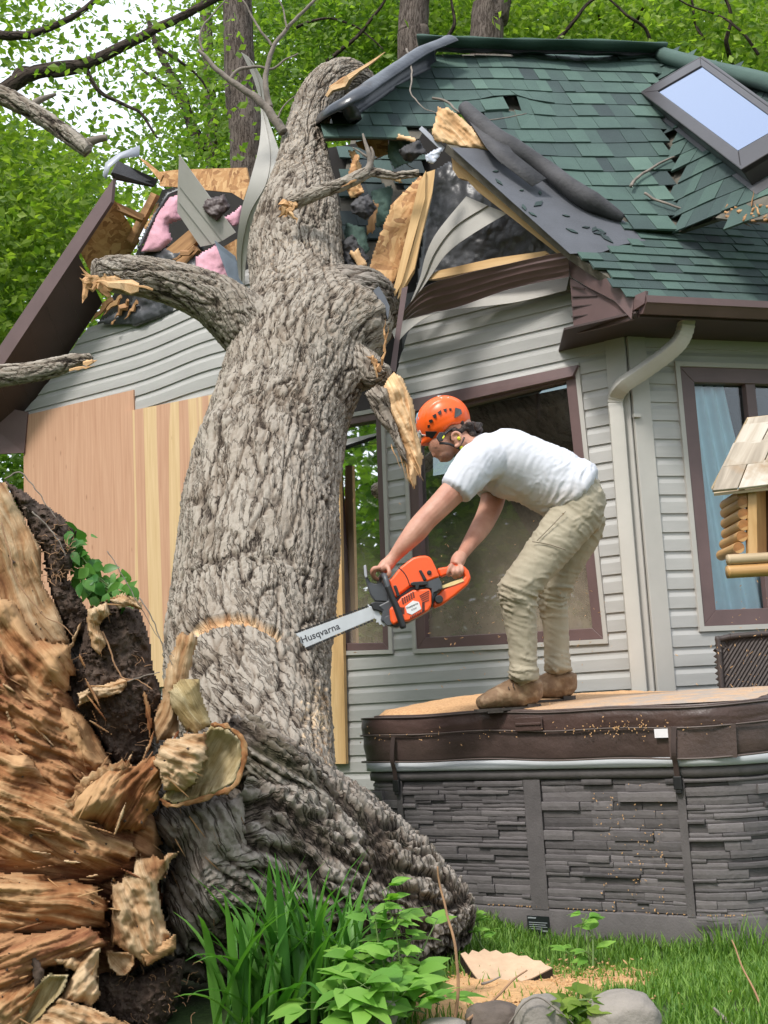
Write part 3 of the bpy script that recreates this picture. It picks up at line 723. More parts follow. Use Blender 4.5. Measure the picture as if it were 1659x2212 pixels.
for k in range(5):
    a = k * 22; ln = MB(); ln.plate([G.hit(1234, 617 + a, .315), G.hit(1262 + a * 1.2, 622 + a * .72, .36), G.hit(1262 + a * 1.2, 624 + a * .72, .36), G.hit(1234, 619.5 + a, .315)], 0.008); 
    if k < 4: ln.build('panel_rib', M_browndark, house)
dsx = lambda x, y, o: W.hit(x, y, o)
dp = crom([W.hit(1478, 668, .34), W.hit(1482, 700, .34), W.hit(1470, 735, .31), W.hit(1440, 765, .25), W.hit(1385, 805, .15), W.hit(1346, 832, .08), G.hit(1330, 862, .06), G.hit(1334, 920, .06), G.hit(1352, 1150, .06), G.hit(1382, 1502, .06)], 90)
dpt = MB(); rr = np.c_[np.full(90, .042), np.full(90, .036)]
arc = np.sin(np.arange(90) * 2.4) * (np.interp(np.arange(90), [0, 8, 25, 40, 62, 72], [1, 1, .6, .6, 1, 0])) * .0022
th = np.linspace(0, 2 * np.pi, 24, endpoint=False); sq = (np.abs(np.cos(th)) ** 6 + np.abs(np.sin(th)) ** 6) ** (-1 / 6)
T, A, B = frames(dp, NW); v = (dp[:, None] + A[:, None] * (np.cos(th) * sq)[None, :, None] * (.036 + arc[:, None, None]) + B[:, None] * (np.sin(th) * sq)[None, :, None] * (.046 + arc[:, None, None])).reshape(-1, 3)
dpt.add(v, [tuple(int(i) for i in q) for q in gridfaces(90, 24, True)]); dpt.build('downspout', simple('downspout_clay', (0.46, 0.44, 0.40), 0.5, .06, 4), house, auto=0.6)
ks = MB(); ks.box(W.hit(1366, 902, .03), DW * .05, NW * .02, Zv * .02); ks.build('strap', M_trimwhite, house)
# ================================================================= the fallen tree
fallen = thing('fallen_tree', 'huge grey-barked tree fallen into the gable, roots torn out at the left', 'tree', at(560, 1700, 4.9))
def bark_tube(name, pts, ns, nt, mat, parent, cw=0.036, cl=0.15, amp=0.02, lumps=(), seed=0, extra=None, capend=False, drop=None, st=1.0):
    """pts: (x, y, depth, half width) in photo measure"""
    c = np.array([at(x, y, Y) for x, y, Y, r in pts]); rad = np.array([r * Y / F for x, y, Y, r in pts])
    p = crom(np.c_[c, rad], ns); r = np.maximum(p[:, 3], 0.004); p = p[:, :3]
    T, A, B = frames(p, V(0, 1, -0.3)); th = np.linspace(0, 2 * np.pi, nt, endpoint=False)
    s = np.cumsum(np.r_[0, np.linalg.norm(np.diff(p, axis=0), axis=1)]); ss = np.repeat(s, nt); tt = np.tile(th, ns); rr = np.repeat(r, nt)
    base = (p[:, None] + A[:, None] * np.cos(th)[None, :, None] * r[:, None, None] + B[:, None] * np.sin(th)[None, :, None] * r[:, None, None]).reshape(-1, 3)
    out = (A[:, None] * np.cos(th)[None, :, None] + B[:, None] * np.sin(th)[None, :, None]).reshape(-1, 3)
    q = base + seed * 7.7
    big = fbm(q * 1.8, 3)
    rm = r.mean(); ncell = max(3, round(2 * np.pi * rm / cw))
    wx = fbm(q * 12, 4) * 1.05; wy = fbm(q * 9 + 40, 4) * 0.7
    # angular cells wrap round the trunk
    a = tt / (2 * np.pi) * ncell; b = ss / cl
    def cells(a, b):
        i = np.floor(np.c_[a, b]).astype(np.int64); f1 = np.full(len(a), 9.0); f2 = f1.copy()
        for dx in (-1, 0, 1):
            for dy in (-1, 0, 1):
                cx = i[:, 0] + dx; cy = i[:, 1] + dy; h = _hash(np.stack([np.mod(cx, ncell), cy, cx * 0 + 3 + seed], -1)); j = _G[h]
                d = np.hypot(cx + 0.5 + 0.45 * j[:, 0] - a, (cy + 0.5 + 0.45 * j[:, 1] - b) * 0.9)
                f2 = np.where(d < f1, f1, np.minimum(f2, d)); f1 = np.minimum(f1, d)
        return f1, f2
    f1, f2 = cells(a + wx, b + wy)
    pl = sst(0.01, 0.26, f2 - f1)
    rg = ridge(np.c_[np.cos(tt) * rr * 11, np.sin(tt) * rr * 11, ss * 2.2 / st] + seed + wx[:, None] * .5, 3)
    fine = fbm(q * 42, 3)
    rg2 = ridge(np.c_[np.cos(tt) * rr * 24, np.sin(tt) * rr * 25, ss * 4.5 / st] + seed + wx[:, None] * .35, 3); 
    if st > 2:
        cx_, sx_ = np.cos(tt) * rr, np.sin(tt) * rr; wv = V(1, 1, 0) * (.22 * fbm(q * 6, 3))[:, None]
        nA = perlin(np.c_[cx_ * 9, sx_ * 9, ss * .9] + wv + seed); nB = perlin(np.c_[cx_ * 17, sx_ * 17, ss * 2.4] + wv + seed + 40); nC = perlin(np.c_[cx_ * 34, sx_ * 34, ss * 9] + seed + 80)
        ac_ = np.c_[np.cos(tt) * rr * 9, np.sin(tt) * rr * 9, ss * .55] + seed; ra_ = ridge(ac_ + .25 * fbm(q * 3, 3)[:, None], 3); rb_ = ridge(ac_ * V(2.4, 2.4, 3.2) + .5 * fbm(q * 6, 3)[:, None], 3)
        h = (.12 + .88 * sst(.01, .24, np.abs(nA))) * (.30 + .70 * sst(.01, .18, np.abs(nB))) * (.7 + .3 * sst(.01, .16, np.abs(nC))) * .95 + .26 * fine
    else:
        cx_, sx_ = np.cos(tt) * rr, np.sin(tt) * rr; wv = V(1, 1, 0) * (.26 * fbm(q * 9, 3))[:, None]
        nA = perlin(np.c_[cx_ * 10.5, sx_ * 10.5, ss * 1.8] + wv * 1.2 + seed); nB = perlin(np.c_[cx_ * 19, sx_ * 19, ss * 3.4] + wv + seed + 40); nC = perlin(np.c_[cx_ * 40, sx_ * 40, ss * 10] + seed + 80)
        fA, fB, fC = sst(.008, .12, np.abs(nA)), sst(.008, .10, np.abs(nB)), sst(.01, .12, np.abs(nC))
        h = (.22 + .78 * fA) * (.36 + .64 * fB) * (.72 + .28 * fC) * .86 + .24 * fine + .12 * (pl - .6) + .03
    d = amp * 1.1 * (h - 0.5) + 0.075 * rm * big + amp * 0.3 * fine
    for (lx, ly, lY, sz, ht) in lumps:
        g = np.exp(-((base - at(lx, ly, lY)) ** 2).sum(1) / (sz * sz)); d = d + ht * g
    v = base + out * d[:, None]
    at_ = {'h': np.clip(h, 0, 1)}
    if extra: v, at_ = extra(v, base, out, at_, ss, tt)
    f = gridfaces(ns, nt, True)
    uv = np.stack([ss, tt * rr], 1)
    if drop is not None:
        cen = base[f].mean(1); f = f[~drop(cen)]
    if capend:
        e = len(v); v = np.vstack([v, p[-1:] + T[-1:] * 0.02]); uv = np.vstack([uv, uv[-1:]]); at_ = {k: np.r_[x, x[-1]] for k, x in at_.items()}
        k = (ns - 1) * nt + np.arange(nt); f = np.vstack([f, np.stack([k, np.roll(k, -1), np.full(nt, e), np.full(nt, e)], 1)[:, [0, 1, 2, 2]]]) if False else f
        tri = [tuple(q) for q in f] + [(int(a), int(b), e) for a, b in zip(k, np.roll(k, -1))]; f = tri
    return npmesh(name, v, f, mat, parent, uv, at_)
cutpoly = [(414, 1366), (424, 1348), (445, 1336), (480, 1326), (522, 1324), (560, 1338), (590, 1352), (612, 1374), (604, 1382), (575, 1366), (552, 1354), (520, 1346), (480, 1350), (450, 1360), (425, 1376)]
def trunk_extra(v, base, out, a, ss, tt):
    q = proj(v); front = (out @ V(0, -1, 0)) > 0
    c = inpoly(q + np.c_[fbm(v * 30, 3), fbm(v * 30 + 9, 3)] * 5, cutpoly) & front
    dust = sst(0.0, 0.5, fbm(v * 60, 3) + 0.5 * sst(1380, 1560, q[:, 1]) * sst(600, 700, q[:, 0]) - 0.35 + 0.25 * fbm(v * 5, 2)) * front * sst(1330, 1400, q[:, 1]) * sst(520, 660, q[:, 0])
    dust2 = sst(0.12, 0.5, fbm(v * 55 + 7, 3)) * 0.5 * sst(900, 500, q[:, 1]) * sst(0.0, 0.4, fbm(v * 3, 2) + .2)
    c = c.astype(float)
    v = np.where((c > .5)[:, None], base - out * (.030 + .006 * fbm(base * 25, 3))[:, None], v)
    a['cut'] = np.clip(c + 0.8 * dust + 0.6 * dust2, 0, 1); return v, a
def trunkmat():
    m = barkmat('trunk_bark'); t = m.node_tree; b = t.nodes['Principled BSDF']
    src = b.inputs['Base Color'].links[0].from_socket
    at_ = t.nodes.new('ShaderNodeAttribute'); at_.attribute_name = 'cut'
    nz = t.nodes.new('ShaderNodeTexNoise'); nz.inputs['Scale'].default_value = 18; nz.inputs['Detail'].default_value = 5
    rp = t.nodes.new('ShaderNodeValToRGB'); rp.color_ramp.elements[0].color = (0.40, 0.20, 0.09, 1); rp.color_ramp.elements[1].color = (0.78, 0.58, 0.36, 1)
    rp.color_ramp.elements[0].position = .3; rp.color_ramp.elements[1].position = .65
    t.links.new(nz.outputs[0], rp.inputs[0])
    x = t.nodes.new('ShaderNodeMix'); x.data_type = 'RGBA'; t.links.new(at_.outputs['Fac'], x.inputs[0]); t.links.new(src, x.inputs[6]); t.links.new(rp.outputs[0], x.inputs[7])
    t.links.new(x.outputs[2], b.inputs['Base Color']); return m
M_trunk = trunkmat()
bark_tube('trunk', [(640, 1900, 4.75, 120), (600, 1760, 4.95, 130), (560, 1600, 5.3, 155), (534, 1450, 5.68, 174), (545, 1330, 5.93, 177), (556, 1200, 6.1, 172), (565, 1080, 6.35, 165), (585, 980, 6.6, 158), (608, 890, 6.8, 150), (636, 800, 7.0, 152), (655, 720, 7.2, 140), (648, 640, 7.4, 112), (640, 560, 7.6, 104), (645, 480, 7.75, 96), (652, 410, 7.9, 76), (655, 350, 8.0, 56), (660, 290, 8.15, 46), (680, 225, 8.3, 44), (715, 178, 8.45, 44), (755, 172, 8.6, 44), (780, 205, 8.75, 44), (785, 270, 8.8, 40)],
          760, 330, M_trunk, fallen, lumps=[(800, 815, 6.75, .13, .10), (790, 690, 7.1, .22, .16), (610, 790, 6.65, .10, .05), (500, 850, 6.5, .12, .04), (480, 930, 6.3, .12, .05)], extra=trunk_extra, seed=1)
bl = [(610, 760, 7.0, 88), (530, 700, 6.95, 70), (465, 650, 6.9, 58), (390, 618, 6.85, 50), (310, 598, 6.8, 45), (245, 592, 6.75, 40), (205, 592, 6.7, 30)]
def lb_drop(c):
    q = proj(c); return inpoly(q, [(160, 600), (230, 606), (300, 628), (225, 640), (150, 640)])
bark_tube('branch_stub', bl, 330, 150, M_bark, fallen, 0.040, 0.13, 0.014, seed=2, capend=True)
bark_tube('branch_stub', [(730, 790, 6.95, 70), (790, 800, 6.85, 44), (815, 812, 6.8, 26), (838, 800, 6.75, 14)], 80, 90, M_bark, fallen, 0.04, 0.1, 0.014, seed=3, capend=True)
bark_tube('branch_stub', [(700, 660, 7.3, 80), (775, 640, 7.35, 66), (820, 660, 7.5, 50), (838, 700, 7.6, 30)], 100, 120, M_barkdark, fallen, 0.04, 0.1, 0.02, seed=4, capend=True)
# the broad buttress root that runs down to the right
bark_tube('buttress_root', [(400, 1790, 4.62, 235), (480, 1832, 4.68, 250), (605, 1872, 4.75, 226), (700, 1905, 4.80, 200), (790, 1938, 4.85, 168), (880, 1968, 4.90, 130), (950, 1992, 4.94, 92), (990, 2008, 4.96, 58), (1008, 2018, 4.97, 22)],
          420, 300, M_barkdark, fallen, 0.055, 0.42, 0.042, st=3.5, seed=5, capend=True, lumps=[(640, 1690, 4.5, .10, .05), (880, 1880, 4.8, .1, .04)])
bark_tube('buttress_root', [(500, 1600, 4.6, 60), (560, 1640, 4.5, 66), (640, 1690, 4.55, 60), (720, 1760, 4.7, 46), (790, 1830, 4.85, 20)], 170, 120, M_barkdark, fallen, 0.05, 0.3, 0.035, st=3, seed=6)

SURF = []; X_ = _R; U_ = _U
# ---- torn root mass: solids with an uneven front
def relief(name, poly, Y, bulge, thick, ang, mat, amp=0.03, fs=9.0, res=3.6, parent=None, st=5.0, hollow=0.0, seed=0, rag=7, lab=None, tilt=(0, 0), fray=0.0):
    poly = np.asarray(poly, float); x0, y0 = poly.min(0) - 6; x1, y1 = poly.max(0) + 6
    nx, ny = int((x1 - x0) / res) + 2, int((y1 - y0) / res) + 2
    X, Y_ = np.meshgrid(x0 + np.arange(nx) * res, y0 + np.arange(ny) * res); q = np.c_[X.ravel(), Y_.ravel()]
    nz = np.c_[q * 0.035, np.full(len(q), seed * 3.1)]; w = np.c_[fbm(nz, 4), fbm(nz + 31, 4)] * rag
    an = math.radians(ang); m = Y / F
    if fray:
        acx = (-q[:, 0] * math.sin(an) + q[:, 1] * math.cos(an)) * m; alx = (q[:, 0] * math.cos(an) + q[:, 1] * math.sin(an)) * m
        w = w + np.c_[np.full(len(q), math.cos(an)), np.full(len(q), math.sin(an))] * (fray * 1.6 * fbm(np.c_[acx * 34, alx * 2.0, np.full(len(q), seed * 2.3)], 3))[:, None]
    ins = inpoly(q + w, poly)
    a = poly; b = np.roll(poly, -1, 0); dist = np.full(len(q), 1e9)
    for s, e in zip(a, b):
        d = e - s; t = np.clip(((q - s) @ d) / (d @ d + 1e-9), 0, 1); dist = np.minimum(dist, np.linalg.norm(q - s - t[:, None] * d, axis=1))
    dist = np.where(ins, dist, 0); dm = max(dist.max(), 1); k = np.clip(dist / dm, 0, 1)
    m = Y / F; an = math.radians(ang); al = ((q[:, 0] * math.cos(an) + q[:, 1] * math.sin(an)) * m); ac = ((-q[:, 0] * math.sin(an) + q[:, 1] * math.cos(an)) * m)
    wob = fbm(np.c_[al * 2.2, ac * 2.2, np.full(len(q), seed + .5)], 3)
    ac2 = ac + 0.07 * wob; P3 = np.c_[al * fs / st, ac2 * fs, np.full(len(q), seed * 1.7)]
    n1 = .85 * ridge(P3 * .55, 3) + .42 * ridge(P3 * 1.9 + 3, 3); n2 = fbm(P3 * 4.5 + 5, 4); n3 = fbm(np.c_[q * m * 7, np.full(len(q), seed)], 4)
    h = np.clip(0.45 + 0.32 * n1 + 0.30 * n2 + 0.22 * n3, 0, 1)
    off = bulge * np.sqrt(np.clip(k * (2 - k), 0, 1)) * (1 - hollow) - hollow * bulge * sst(0.08, 0.6, k) + amp * (n1 * 0.95 + n2 * 0.5 + n3 * 1.2) * sst(0, 0.10, k)
    tl = (q[:, 0] - poly[:, 0].mean()) * m * tilt[0] + (q[:, 1] - poly[:, 1].mean()) * m * tilt[1]
    Yf = Y - off + tl; Yb = np.maximum(Y + thick * (0.4 + 0.6 * k) + tl, Yf + 0.015)
    d = _fw + ((q[:, 0] - CX) / F)[:, None] * _R + ((CY - q[:, 1]) / F)[:, None] * _U
    pf = V(0, 0, EYE) + d * (Yf / d[:, 1])[:, None]; pb = V(0, 0, EYE) + d * (Yb / d[:, 1])[:, None]
    g = gridfaces(ny, nx); g = g[ins[g].all(1)]
    if len(g) == 0: return None
    N = len(q); ed = np.vstack([g[:, [0, 1]], g[:, [1, 2]], g[:, [2, 3]], g[:, [3, 0]]]); key = np.sort(ed, 1); kk = key[:, 0] * N + key[:, 1]
    u, inv, cnt = np.unique(kk, return_inverse=True, return_counts=True); bd = ed[cnt[inv] == 1]
    f = np.vstack([g[:, ::-1], g + N, np.c_[bd[:, 0], bd[:, 1], bd[:, 1] + N, bd[:, 0] + N]])
    v = np.vstack([pf, pb]); used = np.unique(f); re = np.full(2 * N, -1); re[used] = np.arange(len(used))
    uv = np.c_[al, ac2]; uv = np.vstack([uv, uv])[used]; hh = np.r_[h, h][used]
    SURF.append((name, mat.name, pf[ins & (k > .06)], X_ * math.cos(an) - U_ * math.sin(an)))
    o = npmesh(name, v[used], re[f], mat, (None if parent == "top" else (parent or fallen)), uv, {'h': hh, 'tint': hh})
    if lab: o['label'] = lab
    return o
relief('torn_root', [(-60, 1420), (120, 1440), (240, 1640), (350, 1780), (350, 2050), (230, 2140), (-60, 2230)], 4.40, 0.15, 0.2, 25, M_rootdark, 0.103, 9, seed=31, st=6, lab='dark torn wood deep between the split roots', fray=22)
relief('root_plate', [(-80, 1330), (150, 1330), (320, 1420), (345, 1560), (430, 1690), (520, 1740), (545, 1900), (470, 2060), (400, 2110), (340, 2240), (-80, 2240)], 4.70, 0.22, 0.3, 40, M_barkdark, 0.06, 6, seed=1, st=1.5)
relief('torn_root', [(-60, 1030), (15, 1042), (45, 1100), (90, 1185), (96, 1262), (135, 1335), (152, 1385), (100, 1440), (40, 1425), (-60, 1390)], 4.42, 0.075, 0.2, 62, M_rootpale, 0.021, 12, seed=2, st=7, lab='pale split root slab', fray=14)
relief('soil_clump', [(0, 1030), (55, 1062), (128, 1108), (160, 1140), (163, 1215), (148, 1250), (180, 1296), (203, 1340), (190, 1372), (150, 1388), (110, 1290), (92, 1200), (45, 1110)], 4.52, 0.10, 0.2, 60, M_soil, 0.05, 16, seed=3, st=1.4)
relief('torn_root', [(-60, 1250), (30, 1300), (80, 1380), (150, 1392), (165, 1450), (142, 1520), (185, 1545), (218, 1600), (246, 1655), (160, 1716), (116, 1692), (98, 1625), (45, 1605), (20, 1530), (-60, 1480)], 4.36, 0.120, 0.2, 57, M_root, 0.052, 10, seed=4, st=8, fray=22)
relief('soil_clump', [(188, 1322), (240, 1296), (302, 1310), (325, 1380), (330, 1440), (352, 1500), (345, 1560), (312, 1640), (255, 1668), (190, 1560), (138, 1560), (138, 1480), (170, 1410)], 4.46, 0.13, 0.2, 60, M_soil, 0.05, 14, seed=5, st=1.3)
relief('torn_root', [(-60, 1612), (60, 1628), (120, 1698), (162, 1722), (228, 1800), (305, 1822), (292, 1872), (210, 1892), (110, 1870), (-60, 1858)], 4.22, 0.120, 0.2, 24, M_root, 0.057, 10, seed=6, st=8, fray=22)
relief('torn_root', [(-60, 1800), (60, 1808), (200, 1832), (305, 1848), (294, 1882), (212, 1912), (-60, 1895)], 4.24, 0.075, 0.2, 8, M_rootdark, 0.040, 12, seed=7, st=8, fray=22)
relief('torn_root', [(118, 1765), (165, 1712), (232, 1655), (280, 1650), (332, 1632), (380, 1640), (352, 1700), (348, 1740), (322, 1762), (314, 1792), (232, 1806), (205, 1775), (145, 1790)], 4.20, 0.128, 0.2, 125, M_root, 0.057, 11, seed=8, st=7, fray=22)
relief('torn_root', [(337, 1745), (420, 1726), (530, 1712), (545, 1850), (492, 1890), (482, 1990), (400, 2062), (358, 1995), (352, 1915), (385, 1850), (322, 1792)], 4.40, 0.150, 0.25, 60, M_barkdark, 0.034, 12, seed=9, st=2.0, lab='root side still in dark bark', fray=22)
relief('torn_root', [(240, 1910), (285, 1884), (292, 1855), (320, 1850), (390, 1834), (352, 1895), (342, 1917), (358, 1996), (370, 2010), (380, 2056), (311, 2086), (285, 2067), (238, 2037), (238, 1962)], 4.16, 0.098, 0.2, 75, M_rootpale, 0.057, 10, seed=10, st=2.5, lab='pale jagged root break', fray=14)
relief('torn_root', [(-60, 1880), (110, 1888), (212, 1912), (235, 1960), (228, 2002), (160, 2012), (-60, 2042)], 4.14, 0.105, 0.2, 6, M_root, 0.046, 11, seed=11, st=8, fray=22)
relief('torn_root', [(-60, 2012), (60, 2015), (195, 2000), (235, 2040), (160, 2082), (100, 2092), (50, 2140), (-60, 2200)], 4.06, 0.098, 0.2, -20, M_rootdark, 0.057, 12, seed=12, st=7, fray=22)
relief('torn_root', [(90, 2072), (222, 2042), (208, 2110), (220, 2150), (200, 2178), (122, 2168), (138, 2130), (160, 2100)], 4.04, 0.075, 0.2, 120, M_rootpale, 0.057, 11, seed=13, st=3, fray=14)
relief('torn_root', [(60, 2215), (128, 2152), (212, 2178), (340, 2235), (300, 2260), (40, 2260)], 3.98, 0.075, 0.2, 15, M_rootpale, 0.057, 12, seed=14, st=3, fray=14)
relief('torn_root', [(-60, 2150), (60, 2120), (110, 2100), (80, 2160), (30, 2240), (-60, 2250)], 4.0, 0.060, 0.2, -45, M_root, 0.046, 12, seed=15, st=5, fray=22)
relief('root_stub', [(40, 2165), (104, 2104), (152, 2104), (132, 2152), (82, 2206), (46, 2250)], 3.92, 0.05, 0.15, 115, M_cutwood, 0.012, 12, seed=16, st=4, hollow=1.0)
relief('soil_clump', [(200, 2100), (240, 2095), (292, 2108), (400, 2062), (395, 2140), (345, 2250), (196, 2250)], 4.30, 0.12, 0.2, 80, M_soil, 0.05, 13, seed=17, st=1.4)
relief('splinter', [(380, 1378), (390, 1362), (404, 1372), (418, 1360), (427, 1385), (418, 1430), (404, 1480), (388, 1520), (386, 1600), (352, 1600), (338, 1612), (328, 1560), (350, 1500), (357, 1440)], 4.36, 0.06, 0.08, 108, M_rootpale, 0.03, 16, seed=18, st=9, fray=12)
relief('splinter', [(362, 1490), (390, 1462), (432, 1468), (443, 1520), (458, 1565), (425, 1600), (400, 1580), (368, 1530)], 4.26, 0.09, 0.1, 60, M_cutwood, 0.02, 12, seed=19, st=5, lab='grey weathered root chunk', fray=12)
relief('splinter', [(306, 1485), (320, 1500), (332, 1560), (326, 1610), (314, 1560)], 4.33, 0.03, 0.05, 75, M_root, 0.012, 14, seed=20, fray=12)
relief('torn_root', [(330, 1650), (352, 1600), (400, 1580), (445, 1580), (450, 1640), (425, 1690), (395, 1712), (352, 1708)], 4.12, 0.075, 0.15, 20, M_rootpale, 0.057, 12, seed=21, st=2.5, fray=14)
relief('root_stub', [(345, 1725), (371, 1739), (409, 1732), (469, 1713), (508, 1692), (527, 1636), (520, 1594), (488, 1570), (455, 1566), (430, 1590), (400, 1660)], 4.12, 0.055, 0.25, 110, M_cutwood, 0.014, 14, seed=22, st=3, hollow=1.0, lab='cut root end, olive brown and cupped')
relief('root_stub', [(228, 2052), (290, 2058), (294, 2085), (277, 2106), (255, 2110), (234, 2092)], 4.08, 0.03, 0.15, 40, M_rootpale, 0.02, 16, seed=23, st=2, hollow=1)
relief('root_stub', [(300, 2060), (345, 2040), (378, 2010), (384, 2052), (340, 2078), (318, 2090)], 4.07, 0.03, 0.15, 20, M_root, 0.02, 14, seed=24, st=2)
relief('splinter', [(62, 2064), (80, 2060), (100, 2095), (96, 2130), (72, 2142)], 3.96, 0.04, 0.05, 80, M_soil, 0.02, 18, seed=25, fray=12)
rr_ = np.random.default_rng(3)
for i in range(44):                                    # loose splinters stuck between the torn roots
    px, py = [(rr_.uniform(0, 230), rr_.uniform(1420, 1700)), (rr_.uniform(0, 300), rr_.uniform(1720, 2050)), (rr_.uniform(220, 400), rr_.uniform(1580, 1800))][i % 3]
    an = math.radians((57, 10, 120)[i % 3] + rr_.normal(0, 12)); l = rr_.uniform(16, 60); w = rr_.uniform(2, 5.5)
    ux, uy = math.cos(an), math.sin(an)
    pts = [(px - ux * l, py - uy * l), (px - ux * l * .3 - uy * w, py - uy * l * .3 + ux * w), (px + ux * l * .4 - uy * w * .8, py + uy * l * .4 + ux * w * .8), (px + ux * l, py + uy * l), (px + ux * l * .3 + uy * w, py + uy * l * .3 - ux * w), (px - ux * l * .4 + uy * w, py - uy * l * .4 - ux * w)]
    relief('splinter', pts, (4.06 if py > 1720 else 4.19), 0.02, 0.03, math.degrees(an), (M_rootpale, M_root, M_rootdark)[(i // 3) % 3], 0.008, 20, res=2.2, seed=40 + i, rag=2)
def rim(pts, Y, r, mat=M_rootpale, name='torn_rim', flat=0.38, n=90, am=0.75):
    r = r * .8
    p = crom([at(x, y, Y if len(q) == 0 else q[0]) for x, y, *q in pts], n); k = np.arange(n) * .3
    rr = r * (1 + am * 2 * fbm(np.c_[k, k * 0 + r * 900, k * 0 + pts[0][0]], 3)) * np.minimum(1, np.minimum(np.arange(n) + 1, n - np.arange(n)) / 5)
    v, f, uv = tube_arrays(p, np.c_[np.maximum(rr, .002), np.maximum(rr, .002) * flat], 10); v = v + 0.75 * r * np.c_[fbm(v * 28, 3), fbm(v * 28 + 5, 3), fbm(v * 28 + 9, 3)]
    return npmesh(name, v, f, mat, fallen, uv, {'h': np.clip(.6 + .5 * fbm(v * 30, 3), 0, 1), 'tint': np.full(len(v), .6)})
rim([(127, 1762), (150, 1735), (172, 1702), (205, 1676), (250, 1655), (282, 1652)], 4.08, 0.016)
rim([(176, 1345), (158, 1386), (146, 1430), (140, 1470), (132, 1505), (140, 1545), (176, 1562)], 4.32, 0.015)
rim([(345, 1726), (371, 1741), (409, 1734), (469, 1715), (508, 1694), (528, 1636), (520, 1592), (488, 1569), (456, 1565)], 4.08, 0.010, M_root)
relief('torn_root', [(188, 1316), (232, 1298), (240, 1330), (215, 1350), (232, 1392), (215, 1420), (196, 1400), (188, 1360)], 4.31, .05, .06, 80, M_rootpale, .05, 14, 2.4, seed=51, st=2, fray=10, rag=9)
relief('torn_root', [(160, 1500), (210, 1480), (262, 1462), (280, 1470), (262, 1500), (205, 1512), (172, 1530)], 4.30, .04, .06, -12, M_rootpale, .05, 14, 2.4, seed=52, st=2, fray=10, rag=9)
relief('torn_root', [(236, 1296), (262, 1284), (290, 1290), (312, 1318), (282, 1314), (258, 1318)], 4.31, .04, .06, 20, M_rootpale, .05, 14, 2.4, seed=53, st=2, fray=8, rag=8)
rim([(240, 1300), (262, 1290), (285, 1296), (304, 1312)], 4.34, 0.014)
rim([(14, 1535), (28, 1570), (40, 1600), (58, 1625)], 4.2, 0.013)
for pts, r in (([(222, 1364), (236, 1400), (250, 1440), (268, 1465), (300, 1470), (330, 1490)], .0035), ([(275, 1472), (310, 1462), (345, 1452)], .003), ([(3, 1130), (22, 1200), (36, 1255), (70, 1300), (100, 1335), (130, 1345), (160, 1375)], .0032),
               ([(300, 1290), (330, 1340), (352, 1400), (372, 1435)], .0025), ([(232, 1190), (262, 1240), (300, 1305), (340, 1375), (375, 1420)], .002), ([(10, 1035), (45, 1020), (80, 1060), (120, 1120)], .003), ([(70, 1105), (100, 1135), (128, 1170), (140, 1200)], .003)):
    p = crom([at(x, y, 4.26) for x, y in pts], 40); mb = MB(); mb.tube(p + 0.006 * np.c_[fbm(p * 30, 2), fbm(p * 30 + 4, 2), fbm(p * 30 + 8, 2)], np.linspace(r, r * .5, 40), 6); mb.build('rootlet', M_drystem if r > .003 else M_twig, fallen, True)
hr = MB(); rr_ = np.random.default_rng(9)
for i in range(150):
    px, py = [(rr_.uniform(95, 165), rr_.uniform(1130, 1260)), (rr_.uniform(160, 340), rr_.uniform(1400, 1640)), (rr_.uniform(220, 440), rr_.uniform(2080, 2200))][i % 3]
    a = rr_.uniform(0, 6.28); l = rr_.uniform(8, 26); Y = 4.33 if py < 1700 else 4.16; pts = [at(px, py, Y)]
    for k in range(3): a += rr_.normal(0, .7); px += math.cos(a) * l / 3; py += math.sin(a) * l / 3 + 1.5; pts.append(at(px, py, Y - .01 * k))
    hr.tube(crom(pts, 8), np.linspace(.0016, .0008, 8), 4)
tag(hr.build('fine_roots', M_drystem, fallen, True), kind='stuff')

# loose fibres along the grain and crumbs of soil
fb, cr_ = MB(), MB(); rf_ = np.random.default_rng(17); pool = [s for s in SURF if s[0] == 'torn_root' and len(s[2]) > 200]; w_ = np.array([len(s[2]) for s in pool], float)
for i in range(210):
    s = pool[rf_.choice(len(pool), p=w_ / w_.sum())]; p = s[2][rf_.integers(len(s[2]))] + V(0, -.006, 0); d = s[3] + rf_.normal(size=3) * .22; d /= np.linalg.norm(d); l = rf_.uniform(.02, .10)
    a, b = p - d * l * .5, p + d * l * .5 + V(0, -rf_.uniform(0, .018), 0); r = rf_.uniform(.0009, .0028); fb.tube([a, (a + b) / 2 + V(0, -.004, 0), b], np.c_[[r, r * 1.2, r * .3], [r * .4, r * .5, r * .2]], 4, tint=rf_.uniform(.2, .9))
tag(fb.build('wood_fibres', M_lumberdark, fallen), kind='stuff')
pool = [s for s in SURF if s[0] in ('soil_clump', 'torn_root') and len(s[2]) > 100]; w_ = np.array([len(s[2]) * (4 if s[0] == 'soil_clump' else .10) for s in pool], float)
for i in range(900):
    s = pool[rf_.choice(len(pool), p=w_ / w_.sum())]; p = s[2][rf_.integers(len(s[2]))] + V(0, -.003, 0); z = rf_.uniform(.003, .013) * (1 if s[0] == 'soil_clump' else .6)
    o_ = np.array([(1, 0, 0), (-1, 0, 0), (0, 1, 0), (0, -1, 0), (0, 0, 1), (0, 0, -1)]) * z * rf_.uniform(.5, 1.2, (6, 1)) + rf_.normal(size=(6, 3)) * z * .2
    cr_.add(p + o_, [(0, 2, 4), (2, 1, 4), (1, 3, 4), (3, 0, 4), (2, 0, 5), (1, 2, 5), (3, 1, 5), (0, 3, 5)])
tag(cr_.build('soil_crumbs', M_soil, fallen), kind='stuff')
